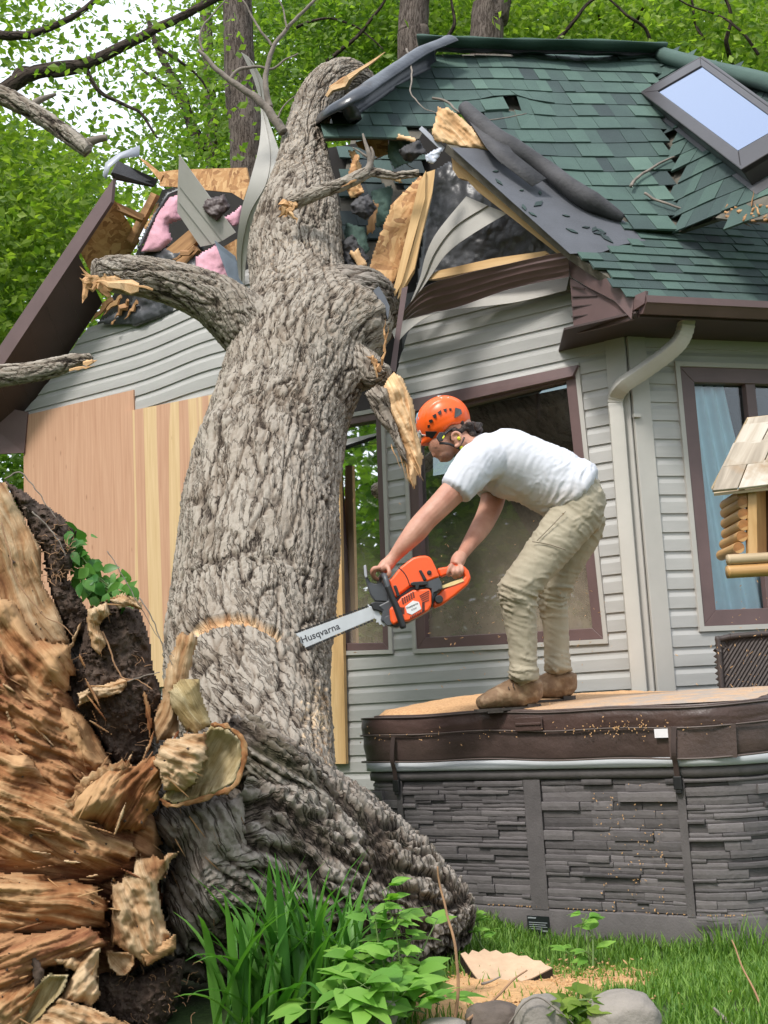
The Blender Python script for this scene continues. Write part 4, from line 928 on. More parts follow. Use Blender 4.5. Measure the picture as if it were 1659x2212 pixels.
# ---- splintered ends and broken twigs on the trunk
def shard(mb, a, b, w, t=0.3, n=7):
    w = w * .75
    a, b = np.asarray(a, float), np.asarray(b, float); k = np.linspace(0, 1, n)[:, None]; p = a + (b - a) * k; p[1:-1] += (np.random.default_rng(int(abs(a[0] * 9000))).normal(size=(n - 2, 3)) * w * .25)
    r = w * np.interp(np.linspace(0, 1, n), [0, .15, .6, 1], [.7, 1, .6, .03]) * np.random.default_rng(int(abs(a[2] * 9000))).uniform(.6, 1.3, n); mb.tube(p, np.c_[r, r * t], 5, tint=np.random.default_rng(int(abs(b[0] * 9000))).uniform(.3, .75))
sh = MB()
for a, b, w in (((235, 600), (172, 600), .05), ((240, 612), (188, 622), .05), ((196, 596), (178, 655), .045), ((236, 640), (172, 575), .03), ((300, 622), (205, 608), .05), ((260, 606), (176, 592), .04), ((330, 626), (268, 612), .012)):
    shard(sh, at(*a, 6.68), at(*b, 6.62), w, .5)
sh.build('splintered_end', M_raw, fallen)
s2_ = MB()
for a, b in (((815, 815), (800, 760)), ((825, 790), (838, 700)), ((822, 800), (790, 770)), ((830, 760), (832, 688)), ((815, 780), (795, 775))): shard(s2_, at(*a, 6.7), at(*b, 6.65), .03, .4)
s2_.build('splintered_end', M_raw, fallen)
sp_ = MB(); shard(sp_, at(706, 208, 8.1), at(832, 112, 7.9), .055, .7, 8); shard(sp_, at(712, 190, 8.08), at(800, 140, 7.95), .03, .4)
sp_.build('splintered_end', M_raw, fallen)
def twig(pts, Y, r0, r1, parent=None, name='twig', mat=None, n=40, j=0.012):
    mb = MB(); p = crom([at(x, y, (q[0] if q else Y)) for x, y, *q in pts], n)
    p = p + j * np.c_[fbm(p * 9, 2), fbm(p * 9 + 4, 2), fbm(p * 9 + 8, 2)]; mb.tube(p, np.linspace(r0, r1, n), 8); return mb.build(name, mat or M_twig, parent, True)
twig([(612, 285), (570, 228), (520, 188), (470, 150), (430, 108)], 7.95, .034, .012, fallen)
twig([(582, 232), (574, 190), (578, 140), (600, 85), (640, 40), (690, -10)], 7.95, .022, .010, fallen)
twig([(500, 168), (520, 148), (560, 146), (588, 148), (620, 128), (645, 114)], 7.95, .014, .005, fallen)
twig([(588, 100), (560, 60), (535, 20), (520, -5)], 7.95, .010, .005, fallen)
twig([(620, 60), (612, 20), (600, -5)], 7.9, .007, .004, fallen)
twig([(440, 110), (430, 80), (450, 40), (490, -5)], 7.95, .009, .005, fallen)
twig([(600, 255), (612, 230), (640, 205)], 7.9, .007, .003, fallen)
tp = MB(); tp.sheet(np.array([[at(615, 225, 7.8), at(640, 245, 7.75)], [at(618, 265, 7.8), at(632, 280, 7.75)]]), .01); 
# ================================================================= boards and wreckage
GR = 'pieces of the broken gable'
def gplate(name, pts, off, th, mat, label, cat, dirn=None, parent=None, group=GR, pl=G):
    mb = MB(); o = off if isinstance(off, (list, tuple)) else [off] * len(pts)
    d = None if dirn is None else pl.hit(*dirn[1], 0) - pl.hit(*dirn[0], 0)
    mb.plate([pl.hit(x, y, q) for (x, y), q in zip(pts, o)], th, dirn=d); ob = mb.build(name, mat, parent, bevel=0.0)
    return tag(ob, label, cat, group) if label else ob
def rel(name, poly, Y, bulge, th, ang, mat, label, cat, amp=.02, fs=9, st=2, res=3.4, tilt=(0, 0), seed=0, rag=4, group=GR):
    o = relief(name, poly, Y, bulge, th, ang, mat, amp, fs, res, parent='top', st=st, seed=seed, rag=rag, tilt=tilt); return tag(o, label, cat, group)
# window boards
gplate('plywood_sheet', [(50, 898), (288, 842), (302, 1420), (55, 1440)], .035, .015, M_ply, 'pinkish plywood sheet nailed over the left window, its top edge higher', 'plywood', ((170, 900), (178, 1400)), group='plywood sheets over the window')
gplate('plywood_sheet', [(266, 890), (480, 848), (490, 1470), (282, 1490)], .055, .015, M_plyband, 'yellow and pink striped plywood sheet nailed beside the trunk', 'plywood', ((330, 900), (340, 1400)), group='plywood sheets over the window')
gplate('timber_board', [(718, 1000), (733, 1000), (747, 1650), (709, 1650)], .06, .03, M_lumber, 'narrow yellow board standing between trunk and siding', 'board', ((725, 1050), (728, 1640)), group=None)
# attic: near-black plates put in for the shade behind the holes
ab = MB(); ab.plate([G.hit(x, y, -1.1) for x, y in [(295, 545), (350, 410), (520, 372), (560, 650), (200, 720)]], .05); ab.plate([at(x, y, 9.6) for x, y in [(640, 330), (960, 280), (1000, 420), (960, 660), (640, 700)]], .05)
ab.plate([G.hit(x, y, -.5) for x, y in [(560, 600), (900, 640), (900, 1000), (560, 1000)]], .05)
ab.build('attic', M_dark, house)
gplate('osb_panel', [(345, 371), (388, 366), (532, 362), (538, 396), (526, 432), (500, 416), (450, 411), (382, 404), (345, 402)], -.35, .016, M_osb, 'broken chipboard panel lying level across the left gable hole', 'chipboard', ((345, 380), (530, 380)))
gplate('osb_panel', [(300, 340), (312, 346), (352, 378), (346, 392), (330, 372)], -.1, .016, M_osb, 'pointed chipboard splinter sticking up at the broken left rake', 'chipboard', ((300, 340), (350, 385)))
gplate('osb_panel', [(478, 536), (512, 516), (516, 560), (500, 585)], -.15, .016, M_osb, 'small chipboard corner between grey siding and pink insulation', 'chipboard', ((478, 536), (512, 516)))
rel('insulation_batt', [(300, 548), (340, 456), (364, 424), (395, 414), (395, 475), (366, 487), (374, 520), (350, 546)], 9.5, .08, .08, 70, M_pink, 'pink insulation batt bulging left of the leaning siding panel', 'insulation', .02, 7, 1.4, seed=61)
rel('insulation_batt', [(422, 554), (465, 526), (480, 538), (520, 645), (425, 622)], 9.1, .08, .08, 70, M_pink, 'large pink insulation batt just above the left limb', 'insulation', .025, 6, 1.6, seed=62)
rel('insulation_batt', [(480, 470), (525, 440), (522, 485), (503, 495)], 9.3, .05, .06, 70, M_pink, 'small pink insulation scrap right of the leaning siding panel', 'insulation', .02, 9, 1.5, seed=63)
rel('house_wrap', [(300, 545), (350, 530), (430, 540), (430, 660), (300, 705), (200, 700), (285, 650)], 9.55, .05, .03, 60, M_wrap, 'crumpled grey house wrap hanging behind the left limb', 'house wrap', .04, 5, 2, tilt=(-.68, 0), seed=64)
rel('house_wrap', [(292, 535), (326, 468), (358, 416), (395, 400), (396, 412), (368, 424), (338, 468), (304, 540)], 9.48, .03, .03, 120, M_wrap, 'black strip of house wrap edging the pink insulation', 'house wrap', .012, 8, 5, seed=65)
def sidestrip(name, edges, offs, label, n=30, step=.012, mat=None, pl=G, cat='siding'):
    """siding sheet through several lengthwise lines (photo measure); every line is a lap"""
    L = [crom([pl.hit(x, y, o) for (x, y), o in zip(e, offs)], n) for e in edges]; rows = []
    for i, l in enumerate(L):
        if 0 < i < len(L) - 1:
            nn = pl.n; a = l + (L[i - 1] - l) * .04; rows += [a + nn * step, l + nn * step, l - nn * .003]
        else: rows.append(l + (pl.n * step if i else 0))
    mb = MB(); mb.sheet(np.array(rows), .002); return tag(mb.build(name, mat or M_sidingb, None, auto=.5), label, cat, 'torn strips of siding')
lp_ = MB(); lo_ = lambda pts: [G.hit(x, y, .34 - .24 * (y - 334) / 200 + o) for x, y, o in pts]
lp_.plate(lo_([(387, 334, 0), (509, 502, 0), (480, 520, .014), (384, 398, .014)]), .004); lp_.plate(lo_([(384, 398, 0), (480, 520, 0), (458, 528, .014), (383, 432, .014)]), .004); lp_.plate(lo_([(383, 432, 0), (458, 528, 0), (433, 533, .008), (383, 459, .008)]), .004)
tag(lp_.build('siding_strip', M_sidingb), 'grey siding panel leaning like a blade in the left gable hole', 'siding', 'torn strips of siding')
sidestrip('siding_strip', [[(521, 113), (548, 172), (563, 235), (560, 310), (540, 390), (520, 460), (511, 540), (516, 600)], [(535, 122), (560, 180), (568, 240), (584, 325), (576, 395), (540, 462), (523, 540), (522, 608)], [(548, 138), (572, 185), (575, 242), (606, 335), (604, 378), (562, 450), (536, 540), (528, 615)]], [.55, .5, .45, .5, .55, .5, .35, .2], 'tall curled grey siding strip standing against the upper trunk', 40, .004)
sidestrip('siding_strip', [[(1007, 424), (945, 500), (920, 550), (906, 604), (882, 664)], [(1055, 445), (985, 490), (942, 545), (918, 600), (888, 660)], [(1097, 462), (1016, 511), (966, 550), (932, 598), (896, 650)]], [.22, .24, .24, .22, .2], 'fan of grey siding curling up inside the right gable triangle')
sidestrip('siding_strip', [[(840, 700), (880, 690), (930, 668), (984, 660), (1113, 622), (1231, 588)], [(866, 745), (898, 712), (945, 683), (1016, 670), (1123, 657), (1231, 632)]], [.10, .16, .16, .14, .07, .03], 'buckled grey siding flap hanging under the brown band', 40, .05)
rel('vinyl_scrap', [(441, 429), (470, 424), (484, 416), (500, 448), (480, 470), (468, 478), (446, 462), (436, 447)], 8.95, .05, .03, 30, M_browndark, 'crumpled dark brown vinyl scrap stuck on the leaning siding panel', 'vinyl scrap', .03, 8, 1.5, seed=66, res=2.4)
gplate('bent_flashing', [(463, 519), (508, 554), (527, 619), (508, 641)], [.2, .2, .15, .15], .004, simple('blue_grey_metal', (0.16, 0.19, 0.24), .35, .2, 6), 'blue-grey bent metal sheet wedged beside the trunk', 'flashing')
for pts, lab in (([(330, 562), (408, 497), (425, 522), (358, 580)], 'wide broken rafter slanting up under the leaning siding panel'), ([(362, 580), (418, 529), (428, 540), (378, 597)], 'narrow broken rafter above the left limb')):
    gplate('rafter', pts, .05, .04, M_lumberdark, lab, 'rafter', (pts[0], pts[1]))
sw = MB()
for a, b, w in (((242, 645), (194, 700), .05), ((276, 648), (247, 688), .06), ((296, 652), (268, 690), .04), ((262, 640), (222, 682), .04), ((240, 700), (250, 690), .02), ((420, 536), (372, 560), .05)): shard(sw, G.hit(*a, .1), G.hit(*b, .1), w, .6)
tag(sw.build('splintered_lumber', M_lumberdark, None), 'splintered brown lumber ends hanging below the left limb', 'lumber', GR)
# right side of the gable
rel('house_wrap', [(930, 372), (972, 345), (1236, 556), (1184, 582), (930, 612), (895, 640)], 7.98, .03, .05, 120, M_wrap, 'black wrinkled house wrap filling the right gable triangle', 'house wrap', .03, 4.5, 2.5, tilt=(-.68, 0), seed=67, rag=2)
rb_ = MB(); rb_.plate([G.hit(x, y, .30) for x, y in [(974, 333), (994, 344), (1084, 418), (1236, 543), (1229, 552), (1204, 548), (1097, 464), (1030, 412), (1008, 388), (990, 384), (978, 366)]], .045, dirn=G.hit(1236, 543) - G.hit(974, 333)); rb_.build('rake_board', M_lumber, house)
rf = MB(); rf.plate([G.hit(x, y, .36) for x, y in [(961, 317), (974, 309), (1016, 350), (1126, 443), (1258, 556), (1232, 545), (1081, 421), (971, 334)]], .05); rf.build('fascia', M_brown, house)
bb = MB(); bb.plate([G.hit(x, y, .22) for x, y in [(918, 602), (945, 585), (1065, 558), (1178, 542), (1184, 548), (1162, 557), (1049, 580), (936, 603)]], .04, dirn=G.hit(1178, 543) - G.hit(945, 585)); bb.build('lookout', M_lumber, house)
rows = []
top = crom([G.hit(*p, o) for p, o in (((833, 735), .10), ((858, 695), .14), ((890, 650), .24), ((925, 616), .32), ((990, 596), .34), ((1113, 566), .36), ((1228, 543), .40))], 50)
bot = crom([G.hit(*p, o) for p, o in (((838, 742), .10), ((862, 718), .10), ((893, 690), .16), ((935, 676), .20), ((990, 663), .22), ((1113, 622), .26), ((1230, 598), .32))], 50)
for j, t in enumerate(np.linspace(0, 1, 13)): rows.append(top + (bot - top) * t + NG * (.005 if j % 3 == 0 else 0) + .012 * fbm(np.c_[top * 3 + t], 2)[:, None] * NG)
sb = MB(); sb.sheet(np.array(rows), .003); tag(sb.build('soffit_panel', M_brown, None, auto=.4), 'twisted brown ribbed soffit band pulled loose below the gable triangle', 'soffit panel', GR)
def yplate(name, pts, Y, th, mat, label, cat, dirn=None, group=GR):
    mb = MB(); Ys = Y if isinstance(Y, (list, tuple)) else [Y] * len(pts); d = None if dirn is None else at(*dirn[1], 7) - at(*dirn[0], 7)
    mb.plate([at(x, y, q) for (x, y), q in zip(pts, Ys)], th, dirn=d); return tag(mb.build(name, mat), label, cat, group)
rel('osb_panel', [(787, 600), (819, 508), (845, 440), (878, 408), (907, 376), (920, 386), (895, 470), (868, 575), (848, 622), (838, 612), (830, 640), (815, 611), (797, 608)], 7.45, .012, .02, 110, M_osb, 'tall ragged chipboard sheet hanging beside the upright studs', 'chipboard', .012, 14, 3, seed=68, rag=6, res=2.6)
yplate('stud', [(905, 395), (920, 368), (918, 430), (893, 520), (878, 575), (868, 610), (850, 645), (848, 632), (866, 560), (885, 480)], 7.38, .04, M_lumber, 'splintered yellow stud on the left of the upright pair', 'stud', ((910, 390), (855, 640)))
yplate('stud', [(921, 372), (940, 366), (934, 414), (909, 514), (896, 579), (880, 606), (858, 648), (866, 605), (880, 572), (895, 520), (918, 430)], 7.40, .09, M_lumber, 'yellow stud on the right of the upright pair', 'stud', ((930, 370), (860, 645)))
yplate('trim_strip', [(868, 622), (881, 618), (862, 742), (855, 802), (842, 802), (851, 742)], 7.25, .02, M_brown, 'thin brown trim strip hanging down right of the trunk', 'trim', group=None)
rel('torn_decking', [(932, 290), (945, 226), (956, 234), (965, 228), (994, 250), (1070, 328), (1020, 324), (978, 316), (939, 306)], 7.6, .03, .03, 50, M_raw, 'jagged pale torn roof board at the top of the gable tear', 'roof board', .03, 13, 4, seed=69, rag=6, res=2.4)
yplate('osb_panel', [(768, 307), (834, 288), (897, 268), (894, 283), (838, 300), (842, 330), (816, 338), (774, 316)], 8.2, .016, M_osb, 'chipboard edge jutting out under the black hip flashing', 'chipboard', ((768, 307), (897, 268)))
rel('osb_panel', [(742, 400), (752, 372), (765, 330), (778, 336), (772, 380), (790, 417), (757, 432)], 7.75, .03, .03, 80, M_osb, 'torn chipboard lump between trunk and hanging shingles', 'chipboard', .03, 12, 2, seed=70, rag=6, res=2.4)
rel('roofing_felt', [(755, 440), (775, 424), (797, 418), (818, 450), (800, 470), (790, 476), (761, 462)], 7.7, .06, .04, 40, M_feltroll, 'crumpled black felt wad beside the broken limb', 'roof felt', .05, 8, 1.4, seed=71, res=2.4)
yplate('drip_edge', [(905, 279), (911, 272), (960, 318), (955, 327)], 7.6, .01, M_alum, 'short grey drip edge pointing up left at the gable peak', 'flashing')
rel('foil_scrap', [(916, 335), (935, 322), (958, 316), (950, 340), (936, 358), (920, 350)], 7.5, .03, .02, 60, simple('crumpled_foil', (.42, .45, .52), .4, .2, 9), 'crumpled pale foil scrap over the tops of the studs', 'foil', .03, 10, 1.5, seed=72, res=2.2)
yplate('drip_edge', [(806, 628), (818, 618), (832, 640), (842, 662), (838, 690), (830, 665)], 7.0, .006, simple('dark_grey_metal', (.10, .11, .13), .4, .2, 8), 'dark bent metal strip poking out right of the trunk', 'flashing')
# split log hanging right of the trunk
sl_ = thing('split_limb', 'split log of raw brown wood hanging down right of the trunk by the helmet', 'limb', at(850, 830, 6.8))
relief('heartwood', [(822, 842), (838, 815), (850, 802), (868, 812), (884, 845), (896, 880), (900, 915), (914, 982), (912, 1026), (900, 1030), (896, 1060), (880, 1040), (858, 960), (838, 900)], 6.72, .07, .06, 68, M_raw, .035, 15, 2.6, parent=sl_, st=7, seed=80, rag=6)
relief('bark_side', [(785, 850), (815, 828), (838, 838), (850, 890), (878, 975), (884, 1010), (862, 985), (838, 935), (812, 905)], 6.66, .06, .06, 60, M_bark, .03, 14, 2.6, parent=sl_, st=3, seed=81, rag=4)
s5 = MB()
for a, b, w in (((860, 950), (893, 1058), .022), ((885, 960), (915, 1040), .016), ((850, 930), (880, 1045), .014), ((845, 960), (868, 1020), .012), ((880, 860), (902, 990), .018), ((892, 1000), (908, 1034), .01)): shard(s5, at(*a, 6.64), at(*b, 6.62), w, .5)
s5.build('splinter', M_raw, sl_)
# loose limbs
def limb(name, label, pts, r, cat='branch', fork=(), end=(), mat=M_bark, group=None, cw=.03):
    t = thing(name, label, cat, at(pts[0][0], pts[0][1], pts[0][2]), group)
    bark_tube('bark', [(*p, q) for p, q in zip(pts, r)], 220, 60, mat, t, cw, .09, .010, seed=len(pts) + int(pts[0][1]), capend=True)
    for f, r0, r1 in fork: twig(f, pts[-1][2], r0, r1, t, 'twig', M_twig, 30, .008)
    if end:
        mb = MB()
        for a, b, w in end: shard(mb, at(*a, pts[-1][2] - .03), at(*b, pts[-1][2] - .05), w, .6)
        mb.build('splintered_end', M_raw, t)
    return t
limb('broken_limb', 'thin broken limb lying across the upper trunk with a splintered end', [(905, 374, 7.25), (850, 379, 7.25), (800, 372, 7.22), (775, 382, 7.2), (735, 400, 7.2), (690, 415, 7.2), (650, 430, 7.2), (622, 442, 7.2)], [7, 8, 11, 13, 14, 15, 16, 16],
     fork=[([(788, 378), (800, 350), (792, 320), (784, 290)], .026, .006), ([(800, 352), (806, 335), (800, 318)], .018, .005), ([(796, 340), (780, 330), (762, 318)], .01, .003)],
     end=[((632, 438), (600, 470), .045), ((628, 446), (640, 484), .03), ((622, 440), (605, 450), .05), ((640, 436), (612, 470), .04), ((770, 388), (735, 405), .012)])
limb('broken_limb', 'broken limb slanting in from the upper left over the rake', [(-420, 60, 6.6), (-120, 165, 6.7), (0, 205, 6.8), (55, 232, 6.8), (110, 265, 6.8), (155, 298, 6.8), (190, 325, 6.8)], [26, 24, 21, 20, 19, 18, 15],
     fork=[([(70, 228), (92, 213), (122, 203)], .028, .008), ([(178, 312), (200, 304), (230, 298)], .032, .018)], cw=.035)
limb('broken_limb', 'broken limb slanting in at the left in front of the siding', [(-380, 840, 7.2), (-100, 822, 7.2), (0, 812, 7.2), (60, 806, 7.2), (120, 792, 7.2), (165, 778, 7.2), (195, 774, 7.2)], [28, 26, 24, 22, 20, 15, 10],
     end=[((180, 785), (210, 778), .03), ((150, 800), (206, 790), .016)], cw=.035)
# more wreckage in the hole right of the trunk and in the left gable
rs = np.random.default_rng(44)
for (x, y, an, l, w, Y, m_, lab) in ((770, 352, 70, 60, 9, 8.0, M_raw, 'pale splintered rafter end right of the upper trunk'), (805, 470, 100, 70, 10, 7.9, M_lumberdark, 'dark broken rafter hanging beside the crumpled felt wad'), (775, 560, 60, 46, 12, 7.6, M_raw, 'split wood chunk just above the dark side of the trunk'),
        (840, 380, 20, 60, 8, 7.9, M_lumber, 'broken batten crossing behind the thin broken limb'), (760, 610, 20, 34, 8, 7.4, M_raw, 'short broken wood piece at the trunk crotch'), (880, 300, 15, 46, 7, 7.9, M_raw, 'splintered batten under the torn hip'),
        (450, 480, 125, 34, 8, 9.2, M_lumber, 'small yellow batten in the left gable hole'), (330, 470, 118, 60, 8, 9.5, M_lumberdark, 'dark rafter tail beside the pink insulation'), (400, 600, 130, 40, 7, 9.3, M_lumber, 'thin broken batten above the left limb base')):
    a = math.radians(an); ux, uy = math.cos(a), math.sin(a); pts = []
    for t, s_ in ((-1, -1), (-.2, -.9), (.7, -1.1), (1.15, -.5), (.95, -.1), (1.25, .4), (.8, 1), (0, .9), (-1, 1.1), (-1.2, .5), (-.95, 0)): pts.append((x + ux * l * t * .5 - uy * w * s_, y + uy * l * t * .5 + ux * w * s_))
    rel('broken_batten', pts, Y, .025, .04, an, m_, lab, 'broken wood', .012, 14, 5, seed=int(x) % 50, rag=3, res=2.6)
for (pts, Y, lab) in (([(745, 480), (790, 490), (800, 540), (770, 575), (742, 560)], 7.9, 'torn shingle slab drooping right of the trunk, lower'), ([(838, 300), (895, 290), (900, 345), (850, 370), (836, 340)], 8.1, 'torn shingle slab drooping under the hip flashing'), ([(800, 410), (850, 400), (842, 470), (812, 500)], 8.0, 'torn shingle slab between felt wad and chipboard')):
    rel('shingle_slab', pts, Y, .02, .02, 70, M_shingle, lab, 'shingle slab', .02, 8, 1.5, seed=int(pts[0][0]) % 40, rag=6, res=2.6)
for (pts, Y, lab) in (([(735, 520), (765, 505), (800, 560), (790, 600), (750, 610), (738, 570)], 7.7, 'black felt rag hanging over the trunk crotch'), ([(860, 320), (905, 300), (925, 330), (890, 350), (870, 345)], 7.9, 'black felt rag beside the foil scrap'), ([(420, 470), (445, 480), (440, 540), (410, 555)], 9.4, 'black felt rag inside the left gable hole')):
    rel('felt_rag', pts, Y, .05, .03, 40, M_feltroll, lab, 'roof felt', .05, 8, 1.4, seed=int(pts[0][1]) % 40, rag=8, res=2.6)
# twigs lying on the roof
def rtwig(label, pts, pl, r0, off=.03):
    mb = MB(); p = crom([pl.hit(x, y, off) for x, y in pts], 40); mb.tube(p + .02 * np.c_[fbm(p * 5, 2), fbm(p * 5 + 3, 2), fbm(p * 5 + 6, 2)], np.linspace(r0, r0 * .35, 40), 6); tag(mb.build('twig', M_twig, None, True), label, 'twig', 'twigs on the roof')
rtwig('pale bent twig lying on the shingles below the skylight', [(1362, 404), (1385, 378), (1430, 350), (1470, 338), (1510, 344)], M1, .012)
rtwig('thin twig trailing over the lower shingles towards the broken eave', [(1390, 418), (1450, 445), (1520, 455), (1560, 462), (1640, 485)], M1, .009)
rtwig('forked grey twig over the torn felt near the gable peak', [(932, 212), (965, 220), (985, 236), (1010, 246), (1060, 258), (1138, 242)], M1, .010, .16)
rtwig('dark thin twig hanging over the black hip flashing', [(880, 105), (890, 150), (888, 190), (905, 225), (945, 248)], M1, .008, .22)
rtwig('thin twig crossing the hanging shingles left of the studs', [(800, 345), (850, 330), (880, 355), (905, 372)], M1b, .006, .4)
dm = MB(); rs = np.random.default_rng(4)
for i in range(24):
    x, y = rs.uniform(1555, 1690), rs.uniform(445, 478); a = M2.hit(x, y, .02); an = rs.normal(0, .5); d = (DR * math.cos(an) + np.cross(R_.n, DR) * math.sin(an)); shard(dm, a, a + d * rs.uniform(.08, .3) + M2.n * .03, rs.uniform(.008, .022), .5)
tag(dm.build('broken_lumber', M_lumberdark, None, True), 'heap of broken brown wood on the roof at the right edge', 'lumber')
hs = MB(); hs.plate([M2.hit(x, y, .01) for x, y in [(1545, 470), (1600, 432), (1680, 420), (1680, 470), (1600, 478)]], .02); hs.build('roof_deck', M_deckbrown, roof)
# torn ground ivy on the root mass
# ================================================================= trees behind and around
def leafmesh(cent, size, rs, ratio=0.62):
    n = len(cent); d = rs.normal(size=(n, 3)); d[:, 2] = d[:, 2] * 0.5 - 0.25; d /= np.linalg.norm(d, axis=1)[:, None]
    e = rs.normal(size=(n, 3)); e -= d * (e * d).sum(1)[:, None]; e /= np.linalg.norm(e, axis=1)[:, None]
    nn = np.cross(d, e); s = (size * rs.uniform(0.6, 1.3, n))[:, None]
    v = np.stack([cent - d * s * .5, cent + e * s * ratio * .5 - nn * s * .08, cent + d * s * .5, cent - e * s * ratio * .5 - nn * s * .08], 1).reshape(-1, 3)
    return v, np.arange(4 * n).reshape(-1, 4)
def crown(cl, k, spread, size, seed, flat=0.7):
    rs = np.random.default_rng(seed); cl = np.asarray(cl, float); c = np.repeat(cl, k, 0); off = rs.normal(size=c.shape) * spread; off[:, 2] *= flat
    return leafmesh(c + off, size, rs)
def pxpoints(poly, n, Y0, Y1, rs):
    poly = np.asarray(poly, float); lo, hi = poly.min(0), poly.max(0); out = []
    while len(out) < n:
        q = rs.uniform(lo, hi, (n * 2, 2)); q = q[inpoly(q, poly)]
        for x, y in q[:n - len(out)]: out.append(at(x, y, rs.uniform(Y0, Y1)))
    return np.array(out)
def tree(label, trunk_px, Yt, r, crowns, seed, limbs=(), mat=M_leafmid, k=60, spread=.42, size=.13, group='trees behind the house', zbase=-.02):
    rs = np.random.default_rng(seed); base = at(*trunk_px[0], Yt); base = V(base[0], base[1], zbase)
    t = thing('tree', label, 'tree', base, group)
    P = [base] + [at(x, y, Yt) for x, y in trunk_px]; P = P if P[1][2] > base[2] + .3 else [base] + P[2:]
    p = crom(P, 60); rr = np.linspace(r * 1.15, r * .72, 60); v, f, uv = tube_arrays(p, rr, 40)
    th = uv[:, 1]; rg = ridge(np.c_[v[:, :2] * 16 / max(r * 4, .6), v[:, 2:] * 2.0], 3); ctr = np.repeat(p, 40, 0); o = v - ctr; o /= np.linalg.norm(o, axis=1)[:, None]
    v = v + o * (rg * r * .10)[:, None]
    npmesh('trunk', v, f, M_barkbg, t, uv, {'h': np.clip(.45 + .5 * rg, 0, 1)})
    for lp, r0, r1 in limbs:
        q = crom([at(*a) for a in lp], 26); q = q + .05 * np.c_[fbm(q * 2, 2), fbm(q * 2 + 4, 2), fbm(q * 2 + 8, 2)]
        v, f, uv = tube_arrays(q, np.linspace(r0, r1, 26), 8); npmesh('limb', v, f, M_barkbg, t, uv, {'h': np.full(len(v), .35)})
    V_, F_, b = [], [], 0
    for poly, n, Y0, Y1 in crowns:
        cl = pxpoints(poly, n, Y0, Y1, rs); v, f = crown(cl, k, spread, size, seed + b % 97); V_.append(v); F_.append(f + b); b += len(v)
    if V_: npmesh('crown', np.vstack(V_), np.vstack(F_), mat, t, smooth=False)
    return t
tree('near bright leafy tree filling the left edge beyond the rake', [(-200, 1400), (-190, 600), (-160, -200)], 12.5, .22, [([(-140, 320), (40, 270), (120, 330), (215, 370), (225, 440), (120, 560), (40, 720), (-140, 760)], 120, 10.8, 13.5), ([(-140, -60), (50, -60), (90, 60), (40, 180), (-140, 260)], 12, 11, 13)], 1,
     mat=M_leafbright, k=110, spread=.30, size=.095)
tree('open branched tree with long dark limbs reaching over the left sky gap', [(-330, 1400), (-300, 400), (-250, -300)], 11.0, .2,
     [([(-60, -40), (300, -40), (520, 60), (480, 170), (330, 150), (180, 190), (60, 260), (-60, 200)], 24, 10.4, 11.8), ([(200, 150), (480, 170), (470, 330), (330, 340), (230, 260)], 9, 10.4, 11.8)], 2,
     limbs=[([(-330, 260, 11), (-60, 230, 11), (60, 160, 11), (180, 140, 11), (270, 100, 11), (400, 30, 11), (520, -20, 11)], .09, .03), ([(30, 176, 11), (50, 150, 11), (120, 160, 11), (200, 140, 11), (300, 85, 11)], .05, .02), ([(-60, 60, 11), (40, 80, 11), (85, 75, 11), (180, 20, 11), (260, -40, 11)], .05, .02), ([(180, 140, 11), (220, 200, 11), (300, 240, 11), (340, 300, 11)], .025, .01), ([(330, 90, 11.2), (400, 140, 11.2), (450, 200, 11.2)], .02, .008)],
     mat=M_leafmid, k=30, spread=.36, size=.085)
tree('dark straight trunk just left of the bare dead twigs', [(545, 1400), (536, 380), (520, 200), (508, -150)], 13.5, .20, [([(420, -60), (640, -60), (660, 120), (600, 280), (520, 330), (440, 240), (450, 100)], 85, 14.3, 17), ([(450, 260), (560, 260), (560, 380), (420, 400)], 30, 14.5, 17)], 3, mat=M_leafmid, k=75, spread=.42, size=.095)
tree('slim forked grey tree in the sky gap behind the torn insulation', [(462, 1400), (462, 360), (452, 200), (440, -60)], 16, .10, [([(230, 330), (300, 240), (470, 300), (500, 420), (260, 420)], 18, 16.3, 18), ([(240, 120), (480, 80), (480, 220), (300, 260)], 10, 16.3, 18)], 4, limbs=[([(445, 330, 16), (415, 270, 16), (385, 190, 16), (345, 110, 16), (320, 40, 16)], .09, .03), ([(400, 235, 16), (350, 180, 16), (290, 140, 16)], .04, .015)], mat=M_leafmid, k=60, spread=.5, size=.105)
tree('thick trunk rising behind the ridge where it meets the hip', [(895, 1400), (895, 200), (893, 60), (905, -140)], 14, .205, [([(640, -60), (1000, -60), (1010, 110), (860, 140), (720, 140), (650, 60)], 110, 14.8, 17.5)], 5, limbs=[([(700, 140, 14.6), (760, 90, 14.4), (820, 20, 14.4), (850, -30, 14.4)], .03, .012), ([(640, 60, 14.5), (700, 40, 14.4), (780, 60, 14.4), (830, 110, 14.4)], .02, .008), ([(940, 110, 14.4), (980, 50, 14.2), (970, -20, 14.2)], .03, .012)], mat=M_leafmid, k=85, spread=.42, size=.11)
tree('thick trunk leaning right behind the middle of the ridge', [(1045, 1400), (1050, 130), (1068, 30), (1100, -140)], 14, .20, [([(960, -60), (1250, -60), (1260, 140), (960, 130)], 70, 14.8, 18)], 6, mat=M_leafbright, k=85, spread=.42, size=.11)
